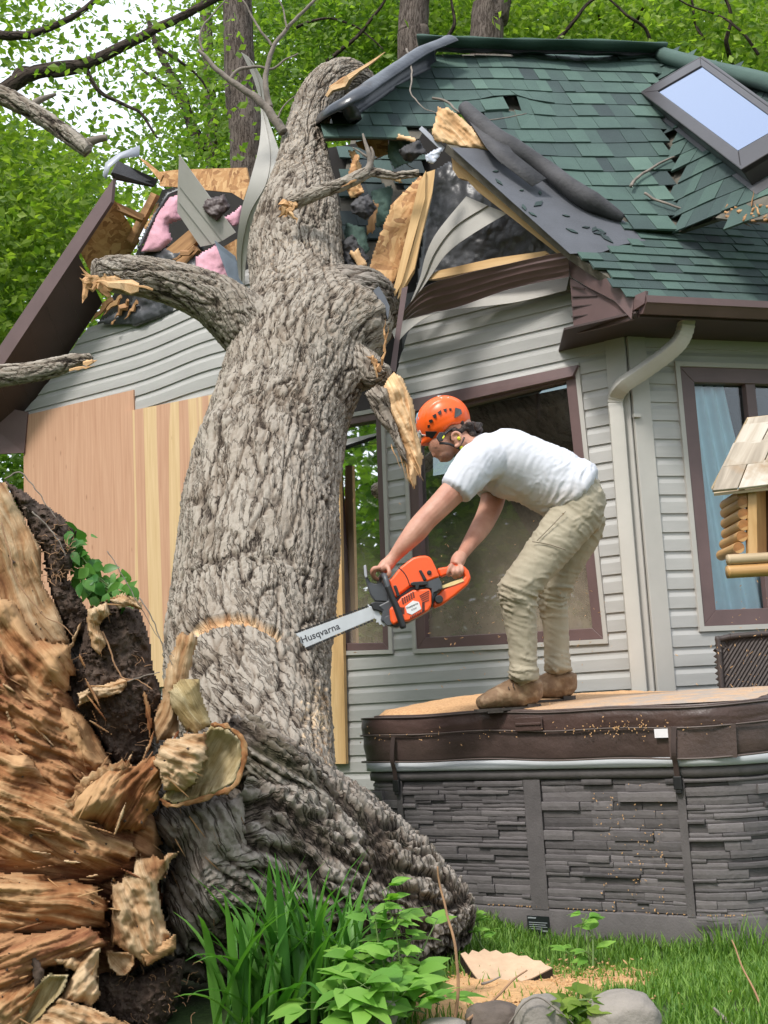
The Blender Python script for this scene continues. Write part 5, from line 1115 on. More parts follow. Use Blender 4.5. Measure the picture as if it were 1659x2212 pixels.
tree('bright young maple behind the right end of the roof', [(1330, 1400), (1325, 160), (1310, 40), (1295, -150)], 17, .05, [([(1180, -60), (1760, -60), (1760, 210), (1420, 170), (1180, 130)], 190, 13.8, 18)], 7, limbs=[([(1600, 180, 14.5), (1570, 110, 13.8), (1580, 40, 13.6), (1560, -30, 13.5)], .035, .014), ([(1180, 110, 13.8), (1230, 60, 13.6), (1270, 10, 13.5), (1330, -30, 13.5)], .03, .012), ([(1420, 110, 13.7), (1395, 60, 13.6), (1350, 30, 13.5), (1300, -20, 13.5)], .025, .01), ([(1640, 120, 13.6), (1600, 70, 13.5), (1540, 30, 13.5), (1440, -10, 13.4)], .02, .008), ([(1325, 120, 16), (1300, 50, 15), (1255, -30, 14)], .03, .012), ([(1330, 100, 15.5), (1380, 40, 14.5), (1400, -30, 14)], .03, .012), ([(1470, 160, 15), (1520, 100, 14), (1500, 40, 14), (1490, -30, 14)], .025, .012)], mat=M_leafbright, k=95, spread=.42, size=.105)
# the far wood, one leafy mass
rs = np.random.default_rng(77); cl = np.vstack([pxpoints([(560, -80), (2300, -80), (2300, 420), (560, 420)], 290, 20, 27, rs), pxpoints([(-150, 380), (70, 400), (200, 460), (200, 800), (-150, 1000)], 80, 18, 24, rs), pxpoints([(400, 380), (560, 360), (560, 480), (330, 480)], 16, 20, 26, rs)])
v, f = crown(cl, 110, .75, .16, 5); tag(npmesh('woodland', v, f, M_leafbright, smooth=False), 'green mass of leaves of the far wood behind the house', 'woodland', kind='stuff')
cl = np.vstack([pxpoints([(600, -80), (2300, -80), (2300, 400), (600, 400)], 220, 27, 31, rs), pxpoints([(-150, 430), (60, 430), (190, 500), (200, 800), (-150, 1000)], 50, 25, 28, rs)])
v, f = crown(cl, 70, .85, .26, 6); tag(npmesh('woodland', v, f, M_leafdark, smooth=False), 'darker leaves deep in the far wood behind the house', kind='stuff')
# trees across the garden, seen in the window glass
rs = np.random.default_rng(12)
def garden_tree(label, x, y, h, r, seed, mat):
    rs = np.random.default_rng(seed); t = thing('tree', label, 'tree', (x, y, 0), 'trees across the garden'); mb = MB(); mb.tube(crom([V(x, y, -.02), V(x + .1, y, h * .4), V(x - .1, y + .1, h * .8)], 14), np.linspace(.24, .1, 14), 12); mb.build('trunk', M_barkbg, t, True)
    d = rs.normal(size=(90, 3)); d /= np.linalg.norm(d, axis=1)[:, None]; cl = V(x, y, h * .62) + d * V(r, r, h * .36) * (rs.uniform(.2, 1, 90) ** .5)[:, None]
    v, f = crown(cl, 55, .5, .22, seed); npmesh('crown', v, f, mat, t, smooth=False)
hd = np.random.default_rng(15); cl = []
for k in range(330):
    a = math.radians(hd.uniform(75, 245)); r = hd.uniform(15, 21); z = hd.uniform(.3, 8.5) * hd.uniform(.35, 1); cl.append((math.cos(a) * r + 1, math.sin(a) * r, z))
v, f = crown(np.array([c for c in cl if not (c[1] > 6 and c[0] > -9)]), 90, 1.0, .42, 16); tag(npmesh('woodland', v, f, M_leafdark, smooth=False), 'leafy wood round the garden seen in the window glass', kind='stuff')
garden_tree('leafy garden tree reflected in the big window', -9.5, 2.0, 8.5, 2.6, 31, M_leafmid)
garden_tree('dark garden tree reflected at the left of the big window', -13, 5.5, 9.5, 3.0, 32, M_leafdark)
garden_tree('low garden tree reflected in the lower window', -7.5, -3.0, 6.0, 2.2, 33, M_leafbright)
garden_tree('garden tree reflected in the curtained window', 9.0, -4.0, 8.0, 2.8, 34, M_leafmid)

sb_ = thing('shrub', 'dark shrub behind the left end of the house below the fascia', 'shrub', at(10, 1100, 11.2) * V(1, 1, 0)); rs = np.random.default_rng(61)
v, f = crown(pxpoints([(-160, 930), (70, 950), (80, 1180), (-160, 1200)], 60, 10.9, 11.8, rs), 60, .22, .10, 62); npmesh('foliage', v, f, M_leafdark, sb_, smooth=False)
mb = MB(); b_ = at(10, 1100, 11.3); mb.tube([b_ * V(1, 1, 0), b_], [.05, .02], 8); mb.build('stem', M_barkbg, sb_, True)
# ================================================================= the man with the saw
def voxmesh(mb, voxel, smooth=4, adapt=0.0):
    me = bpy.data.meshes.new('tmp'); me.from_pydata([tuple(p) for p in np.vstack(mb.v)], [], mb.f); o = bpy.data.objects.new('tmp', me); COL.objects.link(o)
    r = o.modifiers.new('r', 'REMESH'); r.mode = 'VOXEL'; r.voxel_size = voxel; r.adaptivity = adapt
    s = o.modifiers.new('s', 'SMOOTH'); s.factor = 0.5; s.iterations = smooth
    dg = bpy.context.evaluated_depsgraph_get(); dg.update(); e = o.evaluated_get(dg); m = e.to_mesh()
    v = np.zeros(len(m.vertices) * 3); m.vertices.foreach_get('co', v); n = np.zeros(len(m.vertices) * 3); m.vertices.foreach_get('normal', n)
    f = [tuple(p.vertices) for p in m.polygons]; e.to_mesh_clear(); bpy.data.objects.remove(o); bpy.data.meshes.remove(me)
    return v.reshape(-1, 3), n.reshape(-1, 3), f
def chain(mb, pts, n=14, seg=18, ref=(0, -1, 0)):
    """pts: (x, y, depth, half width in photo measure, [half width across the view])"""
    c = np.array([at(p[0], p[1], p[2]) for p in pts]); ra = np.array([p[3] * p[2] / F for p in pts]); rb = np.array([(p[4] if len(p) > 4 else p[3]) * p[2] / F for p in pts])
    q = crom(np.c_[c, ra, rb], n); p = q[:, :3]; T, A, B = frames(p, np.array(ref, float))
    # A lies along the view, B across it
    th = np.linspace(0, 2 * np.pi, seg, endpoint=False)
    v = p[:, None] + B[:, None] * (np.cos(th)[None, :, None] * q[:, 3][:, None, None]) + A[:, None] * (np.sin(th)[None, :, None] * q[:, 4][:, None, None])
    v = v.reshape(-1, 3); k = len(v); f = [tuple(int(i) for i in x) for x in gridfaces(n, seg, True)]
    v = np.vstack([v, p[:1] - T[:1] * q[0, 3] * .5, p[-1:] + T[-1:] * q[-1, 3] * .5])
    f += [(j, k, (j + 1) % seg) for j in range(seg)] + [((n - 1) * seg + j, (n - 1) * seg + (j + 1) % seg, k + 1) for j in range(seg)]
    mb.add(v, f)
def ell(mb, c, ax, n=16):
    """ellipsoid: centre and three axis vectors"""
    th = np.linspace(0, np.pi, n); ph = np.linspace(0, 2 * np.pi, 2 * n, endpoint=False); t, p = np.meshgrid(th, ph, indexing='ij')
    u = np.stack([np.sin(t) * np.cos(p), np.sin(t) * np.sin(p), np.cos(t)], -1).reshape(-1, 3); v = np.asarray(c) + u @ np.asarray(ax, float)
    mb.add(v, [tuple(int(i) for i in q) for q in gridfaces(n, 2 * n, True)])
m_px = lambda d, Y: d * Y / F
X_ = _R; U_ = _U; Yv = V(0, 1, 0)
man = thing('person', 'bearded person in orange helmet, white t-shirt and khaki trousers bending to saw', 'person', at(1160, 1535, 5.72))
M_skin = NT('skin'); _n = M_skin.noise(9, 4); _c = M_skin.ramp(_n, [(0.3, (0.37, 0.16, 0.105)), (0.7, (0.55, 0.30, 0.215))])
_st = M_skin.attr('h'); _c = M_skin.mix(_st, _c, (0.10, 0.065, 0.05)); M_skin = M_skin.done(_c, 0.5, M_skin.bump(M_skin.noise(120, 4, .7), .4, .004))
M_skin.node_tree.nodes['Principled BSDF'].inputs['Subsurface Weight'].default_value = 0.08
M_skin.node_tree.nodes['Principled BSDF'].inputs['Subsurface Radius'].default_value = (.01, .004, .002)
YM = 5.74
b = MB()
# hidden torso, neck, head
chain(b, [(1030, 962, YM, 30, 60), (1070, 992, YM, 52, 86), (1150, 1028, YM, 54, 78), (1225, 1072, YM, 56, 74)])
chain(b, [(1050, 975, YM, 30, 34), (1015, 962, YM, 30, 32), (990, 950, YM, 30, 32)])
ell(b, at(972, 930, YM), [X_ * .108, Yv * .080, U_ * .105])
ell(b, at(955, 962, YM), [(X_ * .6 - U_ * .8) * .075, Yv * .062, (X_ * .8 + U_ * .6) * .062])
ell(b, at(962, 982, YM), [X_ * .042, Yv * .045, U_ * .034])                      # jaw and chin
chain(b, [(938, 962, YM, 5, 6), (937, 976, YM, 6, 8), (941, 985, YM, 6.5, 10)], 8, 12)   # nose
ell(b, at(937, 966, YM), [X_ * .012, Yv * .045, U_ * .010])                        # brow
ell(b, at(951, 990.5, YM), [X_ * .011, Yv * .024, U_ * .006]); ell(b, at(954, 995.5, YM), [X_ * .010, Yv * .022, U_ * .006])
# arms
YL, YRt = 5.50, 5.86
chain(b, [(1035, 1000, 5.55, 34), (990, 1050, 5.50, 30), (952, 1090, 5.47, 27), (920, 1122, 5.45, 25), (900, 1146, 5.44, 25), (872, 1178, 5.43, 19), (852, 1202, 5.43, 14), (842, 1213, 5.43, 14)], 30)
chain(b, [(1066, 1030, 5.92, 30), (1064, 1080, 5.86, 27), (1050, 1118, 5.78, 24), (1036, 1143, 5.70, 22), (1016, 1172, 5.58, 17), (1000, 1196, 5.50, 13), (994, 1204, 5.48, 13)], 30)
# left hand on the front handle
C2 = lambda x, y: (604.9 + .2708 * x, 1157.9 + .2708 * y)
def finger(pts, r0=4.6, r1=3.5):
    n = len(pts); chain(b, [(*C2(x, y), Y, r0 + (r1 - r0) * i / (n - 1)) for i, (x, y, Y) in enumerate(pts)], 14, 10)
chain(b, [(*C2(880, 205), 5.43, 14, 12), (*C2(840, 240), 5.42, 15, 17), (*C2(800, 272), 5.42, 11, 20)], 10)
finger([(800, 255, 5.365), (760, 258, 5.36), (738, 285, 5.37), (752, 322, 5.39), (782, 345, 5.41)], 5.2, 4)
finger([(795, 258, 5.395), (752, 255, 5.39), (732, 285, 5.395), (748, 330, 5.415), (780, 350, 5.43)], 5.2, 4)
finger([(795, 262, 5.43), (754, 258, 5.43), (736, 290, 5.43), (752, 334, 5.44), (785, 352, 5.45)], 5.0, 4)
finger([(800, 268, 5.46), (762, 270, 5.465), (748, 298, 5.465), (760, 332, 5.465), (790, 348, 5.465)], 4.6, 3.6)
finger([(860, 245, 5.39), (872, 290, 5.37), (858, 325, 5.375), (835, 338, 5.39)], 5.4, 4.2)
# right hand on the rear handle
chain(b, [(*C2(1445, 150), 5.47, 14, 13), (*C2(1420, 195), 5.45, 16, 16), (*C2(1400, 240), 5.44, 13, 19)], 10)
finger([(1372, 225, 5.40), (1352, 262, 5.395), (1338, 300, 5.40), (1352, 318, 5.41)], 5.0, 3.9)
finger([(1392, 245, 5.405), (1385, 285, 5.39), (1385, 320, 5.40), (1400, 335, 5.43)], 5.0, 4)
finger([(1420, 245, 5.405), (1420, 285, 5.39), (1418, 315, 5.40), (1430, 326, 5.43)], 4.9, 4)
finger([(1448, 238, 5.415), (1452, 272, 5.40), (1448, 300, 5.405), (1455, 312, 5.43)], 4.6, 3.7)
finger([(1390, 215, 5.49), (1360, 235, 5.50), (1335, 262, 5.50)], 5.2, 4)
v, n, f = voxmesh(b, 0.0045, 3)
q = proj(v); beard = sst(950, 958, q[:, 0]) * sst(970, 984, q[:, 1]) * (q[:, 0] < 1000) * (q[:, 1] < 1010) * (v[:, 1] < 6.2) * .75 * (0.75 + .5 * fbm(v * 90, 2))
beard = np.maximum(beard, .6 * np.exp(-((q[:, 0] - 951) / 5) ** 2 - ((q[:, 1] - 986.5) / 1.8) ** 2)); brow = .8 * np.exp(-((q[:, 0] - 941) / 6) ** 2 - ((q[:, 1] - 967.5) / 2.2) ** 2); eye = .7 * np.exp(-((q[:, 0] - 948) / 4) ** 2 - ((q[:, 1] - 974) / 1.4) ** 2)
npmesh('body', v, f, M_skin, man, None, {'h': np.clip(np.maximum.reduce([beard, brow, eye]), 0, .85) * (q[:, 0] < 1010)})
e = MB(); ear = []
p = crom([at(*t) for t in ((979, 952, 5.645), (977, 940, 5.64), (984, 934, 5.635), (993, 938, 5.635), (996, 950, 5.638), (990, 962, 5.642), (982, 964, 5.645))], 30); e.tube(p, .0075, 8); ell(e, at(986, 950, 5.65), [X_ * .016, Yv * .012, U_ * .024])
v, n, f = voxmesh(e, .003, 2); npmesh('ear', v, f, M_skin, man, None, {'h': np.zeros(len(v))})
ep = MB(); ell(ep, at(991, 947, 5.628), [X_ * .008, Yv * .012, U_ * .008], 8); M_yel = simple('neon_yellow', (.72, .75, .03), .5, .05, 5); ep.build('ear_plug', M_yel, man, True)
# hair
h = MB(); rs = np.random.default_rng(8)
for i in range(80):
    x, y = rs.uniform(962, 1036), rs.uniform(912, 962)
    if y < 955 - (x - 962) * .55 or (x - 1000) * .5 + 925 > y + 25 and x > 1020: 
        pass
    if x < 985 and y > 946: continue
    ell(h, at(x, y, YM + rs.uniform(-.085, .085)), [X_ * rs.uniform(.010, .02), Yv * rs.uniform(.01, .02), U_ * rs.uniform(.009, .018)], 7)
v, n, f = voxmesh(h, .005, 1); v = v + n * (.004 * ridge(v * 55, 2))[:, None]
npmesh('hair', v, f, simple('dark_hair', (.028, .016, .012), .45, .5, 40, .8, 120), man)
# helmet
M_helm = simple('orange_helmet', (.88, .115, .014), .32, .04, 4); hb = MB()
HC = at(957, 911, YM); nT, nP = 46, 84; th = np.linspace(0, np.pi, nT); ph = np.linspace(0, 2 * np.pi, nP, endpoint=False); t, p = np.meshgrid(th, ph, indexing='ij')
u = np.stack([np.sin(t) * np.cos(p), np.sin(t) * np.sin(p), np.cos(t)], -1).reshape(-1, 3)
ua = (-X_ * .42 + U_ * .91); ua /= np.linalg.norm(ua); fa_ = -X_ * .91 - U_ * .42; fa_ = fa_ - ua * (fa_ @ ua); fa_ /= np.linalg.norm(fa_)   # crown axis, forward axis
ax = np.stack([fa_ * .128, Yv * .108, ua * .118]); v = HC + u @ ax
lo_ = u[:, 2] < -.42
rimz = -.48 + .09 * np.exp(-((u[:, 0] + .12) / .22) ** 2) - .15 * np.exp(-((u[:, 0] - .5) / .25) ** 2)
k = u[:, 2] < rimz; s_ = np.where(k, 1, 0)
u2 = u.copy(); u2[k, 2] = rimz[k]; r_ = np.sqrt(np.maximum(1e-6, 1 - np.minimum(.99, rimz ** 2))); rad = np.hypot(u[:, 0], u[:, 1]) + 1e-9
infl = np.where(k, np.minimum(1, (r_ / rad)) * 1.0, 1.0)
inner = u[:, 2] < -.86; u2[k, :2] = u[k, :2] * infl[k][:, None]
u2[inner, :2] *= .3; u2[inner, 2] = .2
rg_ = .035 * np.exp(-(((np.abs(u2[:, 1]) - .72 - .10 * u2[:, 0]) / .05) ** 2)) * sst(.1, .3, u2[:, 2] + .35) - .018 * ((np.abs(u2[:, 1]) > .78) & (u2[:, 2] > -.2))
br = .22 * sst(.45, .95, u2[:, 0]) * np.exp(-((u2[:, 2] - rimz) / .14) ** 2)
u2 = u2 * (1 + rg_)[:, None]; u2[:, 0] += br
v = HC + u2 @ ax; f = [tuple(int(i) for i in x) for x in gridfaces(nT, nP, True)]
helm = npmesh('helmet', v, f, M_helm, man)
def onhelm(x, y, out=.002):
    d = ray(x, y); o = V(0, 0, EYE); Mi = np.linalg.inv(ax); oo = (o - HC) @ Mi; dd = d @ Mi; a = dd @ dd; bq = oo @ dd; c = oo @ oo - 1.0; D = max(bq * bq - a * c, 0); return o + d * ((-bq - math.sqrt(D)) / a - out)
def hp_(name, pts, mat, lift=.004, th=.004):
    P = [onhelm(x, y, lift) for x, y in pts]; mb = MB(); mb.plate(P, th); return mb.build(name, mat, helm, bevel=0)
C7 = lambda x, y: (881.4 + .1146 * x, 838.2 + .1146 * y)
vt = MB()
for pts in ([(365, 700), (410, 695), (405, 745), (370, 755)], [(395, 600), (450, 590), (470, 625), (430, 660), (392, 640)], [(455, 520), (520, 480), (535, 540), (510, 575)], [(552, 460), (620, 410), (630, 470), (600, 505)], [(665, 400), (730, 378), (722, 440), (690, 438)], [(780, 378), (822, 380), (820, 415), (782, 415)]):
    vt.plate([onhelm(*C7(*p), .0045) for p in pts], .004)
vt.build('vent', M_black, helm)
hp_('clip', [C7(325, 820), C7(545, 825), C7(460, 955), C7(345, 930)], M_black, .007); hp_('clip', [C7(895, 365), C7(1000, 400), C7(1018, 480), C7(950, 530), C7(880, 560)], simple('grey_clip', (.06, .065, .07), .3), .006)
st_ = hp_('sticker', [C7(165, 800), C7(215, 800), C7(255, 880), C7(325, 890), C7(320, 1055), C7(260, 1040), C7(205, 950)], simple('white_sticker', (.75, .75, .74), .4), .006)
hp_('sticker', [C7(195, 860), C7(240, 855), C7(255, 900), C7(295, 910), C7(262, 960), C7(300, 1030), C7(255, 990), C7(225, 930)], M_black, .009, .002)
hp_('sticker', [C7(550, 145), C7(720, 140), C7(765, 175), C7(730, 205), C7(620, 185)], bpy.data.materials['white_sticker'], .003)
hp_('sticker', [C7(140, 580), C7(165, 480), C7(200, 450), C7(195, 580), C7(155, 680)], simple('blue_sticker', (.22, .36, .45), .3), .004)
mt = MB(); mt.plate([at(*C7(*p), 5.628) for p in [(530, 930), (590, 830), (690, 830), (700, 900), (650, 1000), (580, 1010)]], .012); mt.build('strap_mount', M_black, helm, bevel=.003)
yl = MB(); yl.plate([at(*C7(*p), 5.624) for p in [(645, 930), (680, 885), (690, 915), (655, 960)]], .004); yl.build('tab', M_yel, helm)
cs = MB(); cs.tube(crom([at(*C7(*p), q) for p, q in (((590, 1040), 5.64), ((760, 1050), 5.638), ((880, 1100), 5.645), ((960, 1140), 5.66), ((1010, 1170), 5.68))], 20), np.c_[np.full(20, .006), np.full(20, .003)], 8); cs.tube(crom([at(*C7(*p), q) for p, q in (((690, 870), 5.65), ((780, 800), 5.655), ((860, 760), 5.66))], 10), .005, 6)
cs.tube(crom([at(*C7(*p), q) for p, q in (((940, 1120), 5.655), ((1020, 1020), 5.655), ((1060, 930), 5.66))], 10), .004, 6)
cs.build('chin_strap', M_black, man, True); ys = MB(); ell(ys, at(*C7(1005, 1130), 5.66), [X_ * .009, Yv * .008, U_ * .010], 8); ys.build('strap_toggle', M_yel, man, True)
# shirt
s = MB()
chain(s, [(1026, 962, YM, 33, 62), (1050, 982, YM, 60, 92), (1095, 1000, YM, 74, 98), (1150, 1020, YM, 71, 90), (1200, 1044, YM, 74, 84), (1232, 1062, YM, 74, 86), (1246, 1072, YM, 70, 84)], 40, 40)
chain(s, [(1062, 990, 5.60, 46, 44), (1032, 1000, 5.55, 46, 42), (1008, 1028, 5.51, 42), (992, 1048, 5.49, 38), (984, 1058, 5.485, 36)], 24, 28)
chain(s, [(1068, 1000, 5.90, 42), (1066, 1040, 5.88, 38), (1062, 1066, 5.87, 35)], 16, 24)
v, n, f = voxmesh(s, .0065, 5)
d1 = -X_ * .50 - U_ * .86; d2 = X_ * .86 - U_ * .5
P = np.c_[v @ d1 * 3.2, v @ d2 * 21, v[:, 1] * 4.0]; w_ = fbm(v * 5, 2)[:, None] * 1.1; fold = ridge(P + w_, 3); fold2 = fbm(v * 22, 3); q = proj(v)
amp = .0055 + .009 * sst(1150, 1260, q[:, 0]) + .005 * sst(1010, 1060, q[:, 1])
v = v + n * ((fold * .9 + fold2 * .25) * amp)[:, None]
M_shirt = NT('white_cotton'); _g = M_shirt.noise(5, 4); _c = M_shirt.ramp(_g, [(.3, (.50, .51, .555)), (.7, (.58, .59, .635))]); _d = M_shirt.math('MULTIPLY', M_shirt.attr('h'), M_shirt.ramp(M_shirt.noise(6, 5), [(.35, (0, 0, 0)), (.7, (1, 1, 1))]))
M_shirt = M_shirt.done(M_shirt.mix(_d, _c, (.55, .47, .40)), .85, M_shirt.bump(M_shirt.noise(160, 2), .12, .002))
npmesh('shirt', v, f, M_shirt, man, None, {'h': .75 * sst(1030, 1085, q[:, 1]) * sst(1060, 1120, q[:, 0])})
# trousers
s = MB()
chain(s, [(1226, 1066, YM, 66, 76), (1242, 1088, YM, 66, 80), (1246, 1118, YM, 54, 80), (1242, 1138, YM, 44, 72)], 20, 36)
chain(s, [(1246, 1110, 5.67, 52, 44), (1222, 1140, 5.65, 51, 44), (1184, 1190, 5.63, 47, 42), (1148, 1234, 5.61, 42, 38), (1122, 1270, 5.60, 41, 37), (1120, 1298, 5.61, 38, 35), (1125, 1345, 5.63, 34, 32), (1129, 1400, 5.65, 30, 29), (1131, 1445, 5.66, 28, 28), (1130, 1462, 5.66, 29, 29)], 60, 32)
chain(s, [(1262, 1112, 5.85, 47, 44), (1254, 1150, 5.88, 45, 42), (1226, 1205, 5.90, 40, 38), (1200, 1262, 5.91, 35, 34), (1192, 1290, 5.92, 31, 32), (1199, 1340, 5.94, 28, 29), (1203, 1400, 5.95, 26, 27), (1205, 1448, 5.95, 26, 28)], 60, 32)
v, n, f = voxmesh(s, .0065, 4); q = proj(v)
P = np.c_[v @ X_ * 6, v @ U_ * 26 + v @ X_ * 8, v[:, 1] * 6]; fold = ridge(P + fbm(v * 6, 2)[:, None] * 1.2, 3); fold = np.clip(fold, -.2, 1) ** 3 * 1.3 + .35 * fold; P2 = np.c_[v @ d1 * 24, v @ d2 * 5, v[:, 1] * 6]; f3 = ridge(P2 + fbm(v * 6, 2)[:, None], 3)
kn = np.exp(-((q[:, 1] - 1285) / 34) ** 2) + .8 * sst(1390, 1460, q[:, 1]) + .25; up = sst(1230, 1130, q[:, 1])
v = v + n * (.0125 * fold * kn * (1 - up * .6) + .011 * (np.clip(f3, 0, 1) ** 2) * up + .002 * fbm(v * 26, 3))[:, None]
M_khaki = NT('khaki_cotton'); _g = M_khaki.noise(7, 5); _f = M_khaki.noise(90, 3); _c = M_khaki.ramp(_g, [(.3, (.285, .245, .175)), (.7, (.385, .34, .255))])
_c = M_khaki.mix(M_khaki.math('MULTIPLY', M_khaki.attr('h'), .45), _c, (.46, .40, .30)); M_khaki = M_khaki.done(_c, .9, M_khaki.bump(_f, .25, .003))
npmesh('trousers', v, f, M_khaki, man, None, {'h': sst(1260, 1330, q[:, 1]) * (.6 + .6 * fbm(v * 12, 3))})
for pts, Yb in (([(1153, 1102), (1180, 1112), (1150, 1150), (1135, 1172)], 5.60),):
    pass
sm = MB(); sm.tube(crom([at(*p, q) for p, q in (((1150, 1170), 5.545), ((1185, 1176), 5.535), ((1222, 1188), 5.54))], 16), .0022, 5); sm.tube(crom([at(*p, q) for p, q in (((1222, 1105), 5.545), ((1188, 1140), 5.545), ((1160, 1168), 5.545))], 16), .002, 5)
sm.build('pocket_seam', simple('khaki_seam', (.16, .13, .09), .9), man, True)
# boots
M_boot = NT('brown_boot_leather'); _g = M_boot.noise(14, 6, .65); M_boot = M_boot.done(M_boot.mix(M_boot.ramp(M_boot.noise(26, 5), [(.5, (0, 0, 0)), (.68, (.7, .7, .7))]), M_boot.ramp(_g, [(.3, (.15, .085, .045)), (.7, (.27, .165, .09))]), (.36, .25, .15)), .75, M_boot.bump(_g, .5, .006))
def boot(dx, dy, Y, sc, turn):
    s = MB(); g = lambda x, y, dY=0, *r: (1100 + dx + (x - 1100) * sc, 1510 + dy + (y - 1510) * sc, Y + dY + turn * (x - 1100) / 100, *[q * sc for q in r])
    chain(s, [g(1036, 1521, 0, 13, 22), g(1058, 1512, 0, 19, 27), g(1086, 1503, 0, 25, 27), g(1116, 1496, 0, 32, 26), g(1142, 1494, 0, 33, 26), g(1160, 1500, 0, 26, 23)], 26, 24)
    chain(s, [g(1138, 1508, 0, 30, 26), g(1136, 1490, 0, 35, 30), g(1134, 1476, 0, 37, 32)], 12, 24)
    v, n, f = voxmesh(s, .0055, 3); q = proj(v); v = v + n * (.003 * ridge(v * 30, 2))[:, None]
    zs = at(1100 + dx, 1538 + dy, Y)[2] + .016; v[:, 2] = np.maximum(v[:, 2], zs); bt = npmesh('boot', v, f, M_boot, man)
    o = MB(); lines = []
    for top in (1, 0):
        pass
    left = [(1024, 6), (1030, 15), (1052, 21), (1085, 21), (1110, 18), (1140, 20), (1160, 19), (1167, 11)]
    cen = [g(x, 1532, 0)[:3] for x, w in left]; P = [at(*c) for c in cen]; z0 = at(1100 + dx, 1538 + dy, Y)[2]
    ring_ = [V(p[0], p[1], 0) + V(0, -1, 0) * m_px(w, Y) * sc for p, (x, w) in zip(P, left)] + [V(p[0], p[1], 0) + V(0, 1, 0) * m_px(w, Y) * sc for p, (x, w) in list(zip(P, left))[::-1]]
    n_ = len(ring_); o.add([r + Zv * (z0 + .008 * sc) for r in ring_] + [r + Zv * (z0 + .020 * sc) for r in ring_], [tuple(range(n_))[::-1], tuple(range(n_, 2 * n_))] + [(i, (i + 1) % n_, n_ + (i + 1) % n_, n_ + i) for i in range(n_)])
    hl = [i for i in range(n_) if ring_[i][0] > P[4][0] + .005]; r3 = [ring_[i] for i in hl]; hc = sum(r3) / len(r3); r3 = [hc + (r - hc) * 1.10 for r in r3]; k = len(r3)
    o.add([r + Zv * z0 for r in r3] + [r + Zv * (z0 + .030) for r in r3], [tuple(range(k))[::-1], tuple(range(k, 2 * k))] + [(i, (i + 1) % k, k + (i + 1) % k, k + i) for i in range(k)])
    fl_ = [i for i in range(n_) if P[1][0] < ring_[i][0] < P[4][0] - .01]; r4 = [ring_[i] for i in fl_]; k = len(r4)
    o.add([r + Zv * z0 for r in r4] + [r + Zv * (z0 + .010) for r in r4], [tuple(range(k))[::-1], tuple(range(k, 2 * k))] + [(i, (i + 1) % k, k + (i + 1) % k, k + i) for i in range(k)])
    o.build('sole', simple('boot_sole', (.045, .036, .03), .8, .4, 20), bt)
def laces(dx, dy, Y, sc):
    mb = MB(); g = lambda x, y: (1100 + dx + (x - 1100) * sc, 1510 + dy + (y - 1510) * sc)
    for k in range(6):
        x, y = 1058 + k * 10, 1498 - k * 4.2; mb.tube(crom([at(*g(x + 2, y + 9), Y - .058), at(*g(x, y + 1), Y - .040), at(*g(x + 3, y - 5), Y + .01)], 8), .0032, 5)
    mb.build('laces', simple('boot_lace', (.06, .04, .028), .8), man, True)
boot(0, 0, 5.70, 1.0, .05); laces(0, 0, 5.70, 1.0); boot(80, -18, 5.96, .92, .06)
# ================================================================= chainsaw
YS = 5.43
saw = thing('chainsaw', 'orange chainsaw in the bent person\'s hands, bar sunk in the trunk', 'chainsaw', at(880, 1320, YS))
M_or = simple('saw_orange', (.84, .10, .016), .36, .05, 6, .05, 90); M_gr = simple('saw_grey', (.055, .06, .068), .4, .15, 8); M_steel = simple('bar_steel', (.50, .52, .54), .42, .08, 12, .08, 40, metal=.35)
def splate(name, pts, y0, y1, mat, parent=saw, bev=.008, seg=3):
    """pts measured in the close view; from depth y0 (near) to y1"""
    mb = MB(); P = [at(*C2(x, y), YS) for x, y in pts]; mb.plate([p + V(0, y0, 0) for p in P], y1 - y0, n=V(0, -1, 0)); o = mb.build(name, mat, parent, smooth=False)
    if bev:
        b_ = o.modifiers.new('bevel', 'BEVEL'); b_.width = bev; b_.segments = seg; b_.limit_method = 'ANGLE'; b_.angle_limit = .5; b_.use_clamp_overlap = True
        o.data.polygons.foreach_set('use_smooth', [True] * len(o.data.polygons)); w_ = o.modifiers.new('wn', 'WEIGHTED_NORMAL')
    return o
splate('top_cover', [(862, 365), (900, 332), (955, 262), (1020, 210), (1060, 182), (1115, 168), (1172, 166), (1205, 188), (1240, 262), (1272, 338), (1230, 352), (1165, 380), (1040, 412), (930, 495), (905, 520), (880, 440)], -.060, .075, M_or, bev=.016, seg=4)
splate('crankcase', [(870, 430), (1000, 400), (1180, 370), (1290, 400), (1250, 470), (1210, 580), (1180, 605), (1030, 690), (930, 735), (880, 720), (800, 680), (820, 600), (780, 560), (860, 520)], -.035, .06, M_gr)
splate('starter_housing', [(872, 590), (930, 540), (962, 498), (1060, 440), (1190, 428), (1206, 470), (1206, 565), (1182, 604), (1030, 685), (975, 694), (935, 700), (905, 720), (880, 690)], -.068, .0, M_or, bev=.010)
splate('side_plate', [(1150, 372), (1262, 338), (1285, 380), (1290, 432), (1222, 462), (1210, 575), (1204, 430), (1150, 420)], -.055, .02, M_gr, bev=.004)
splate('filter_vent', [(1022, 212), (1060, 190), (1115, 176), (1165, 172), (1195, 190), (1120, 205), (1050, 228)], -.045, .05, M_gr, bev=.004)
lb_ = splate('badge', [(998, 572), (1058, 525), (1104, 535), (1124, 590), (1050, 636), (1012, 622)], -.0715, -.06, simple('badge_white', (.62, .62, .62), .4), bev=0)
vs = MB()
def slot(a, b, w): 
    a, b = V(*a), V(*b); d = (b - a) / np.linalg.norm(b - a); e = V(-d[1], d[0]) * w; vs.plate([at(*C2(*p), YS) + V(0, -.0705, 0) for p in (a + e, b + e, b - e, a - e)], .003, n=V(0, -1, 0))
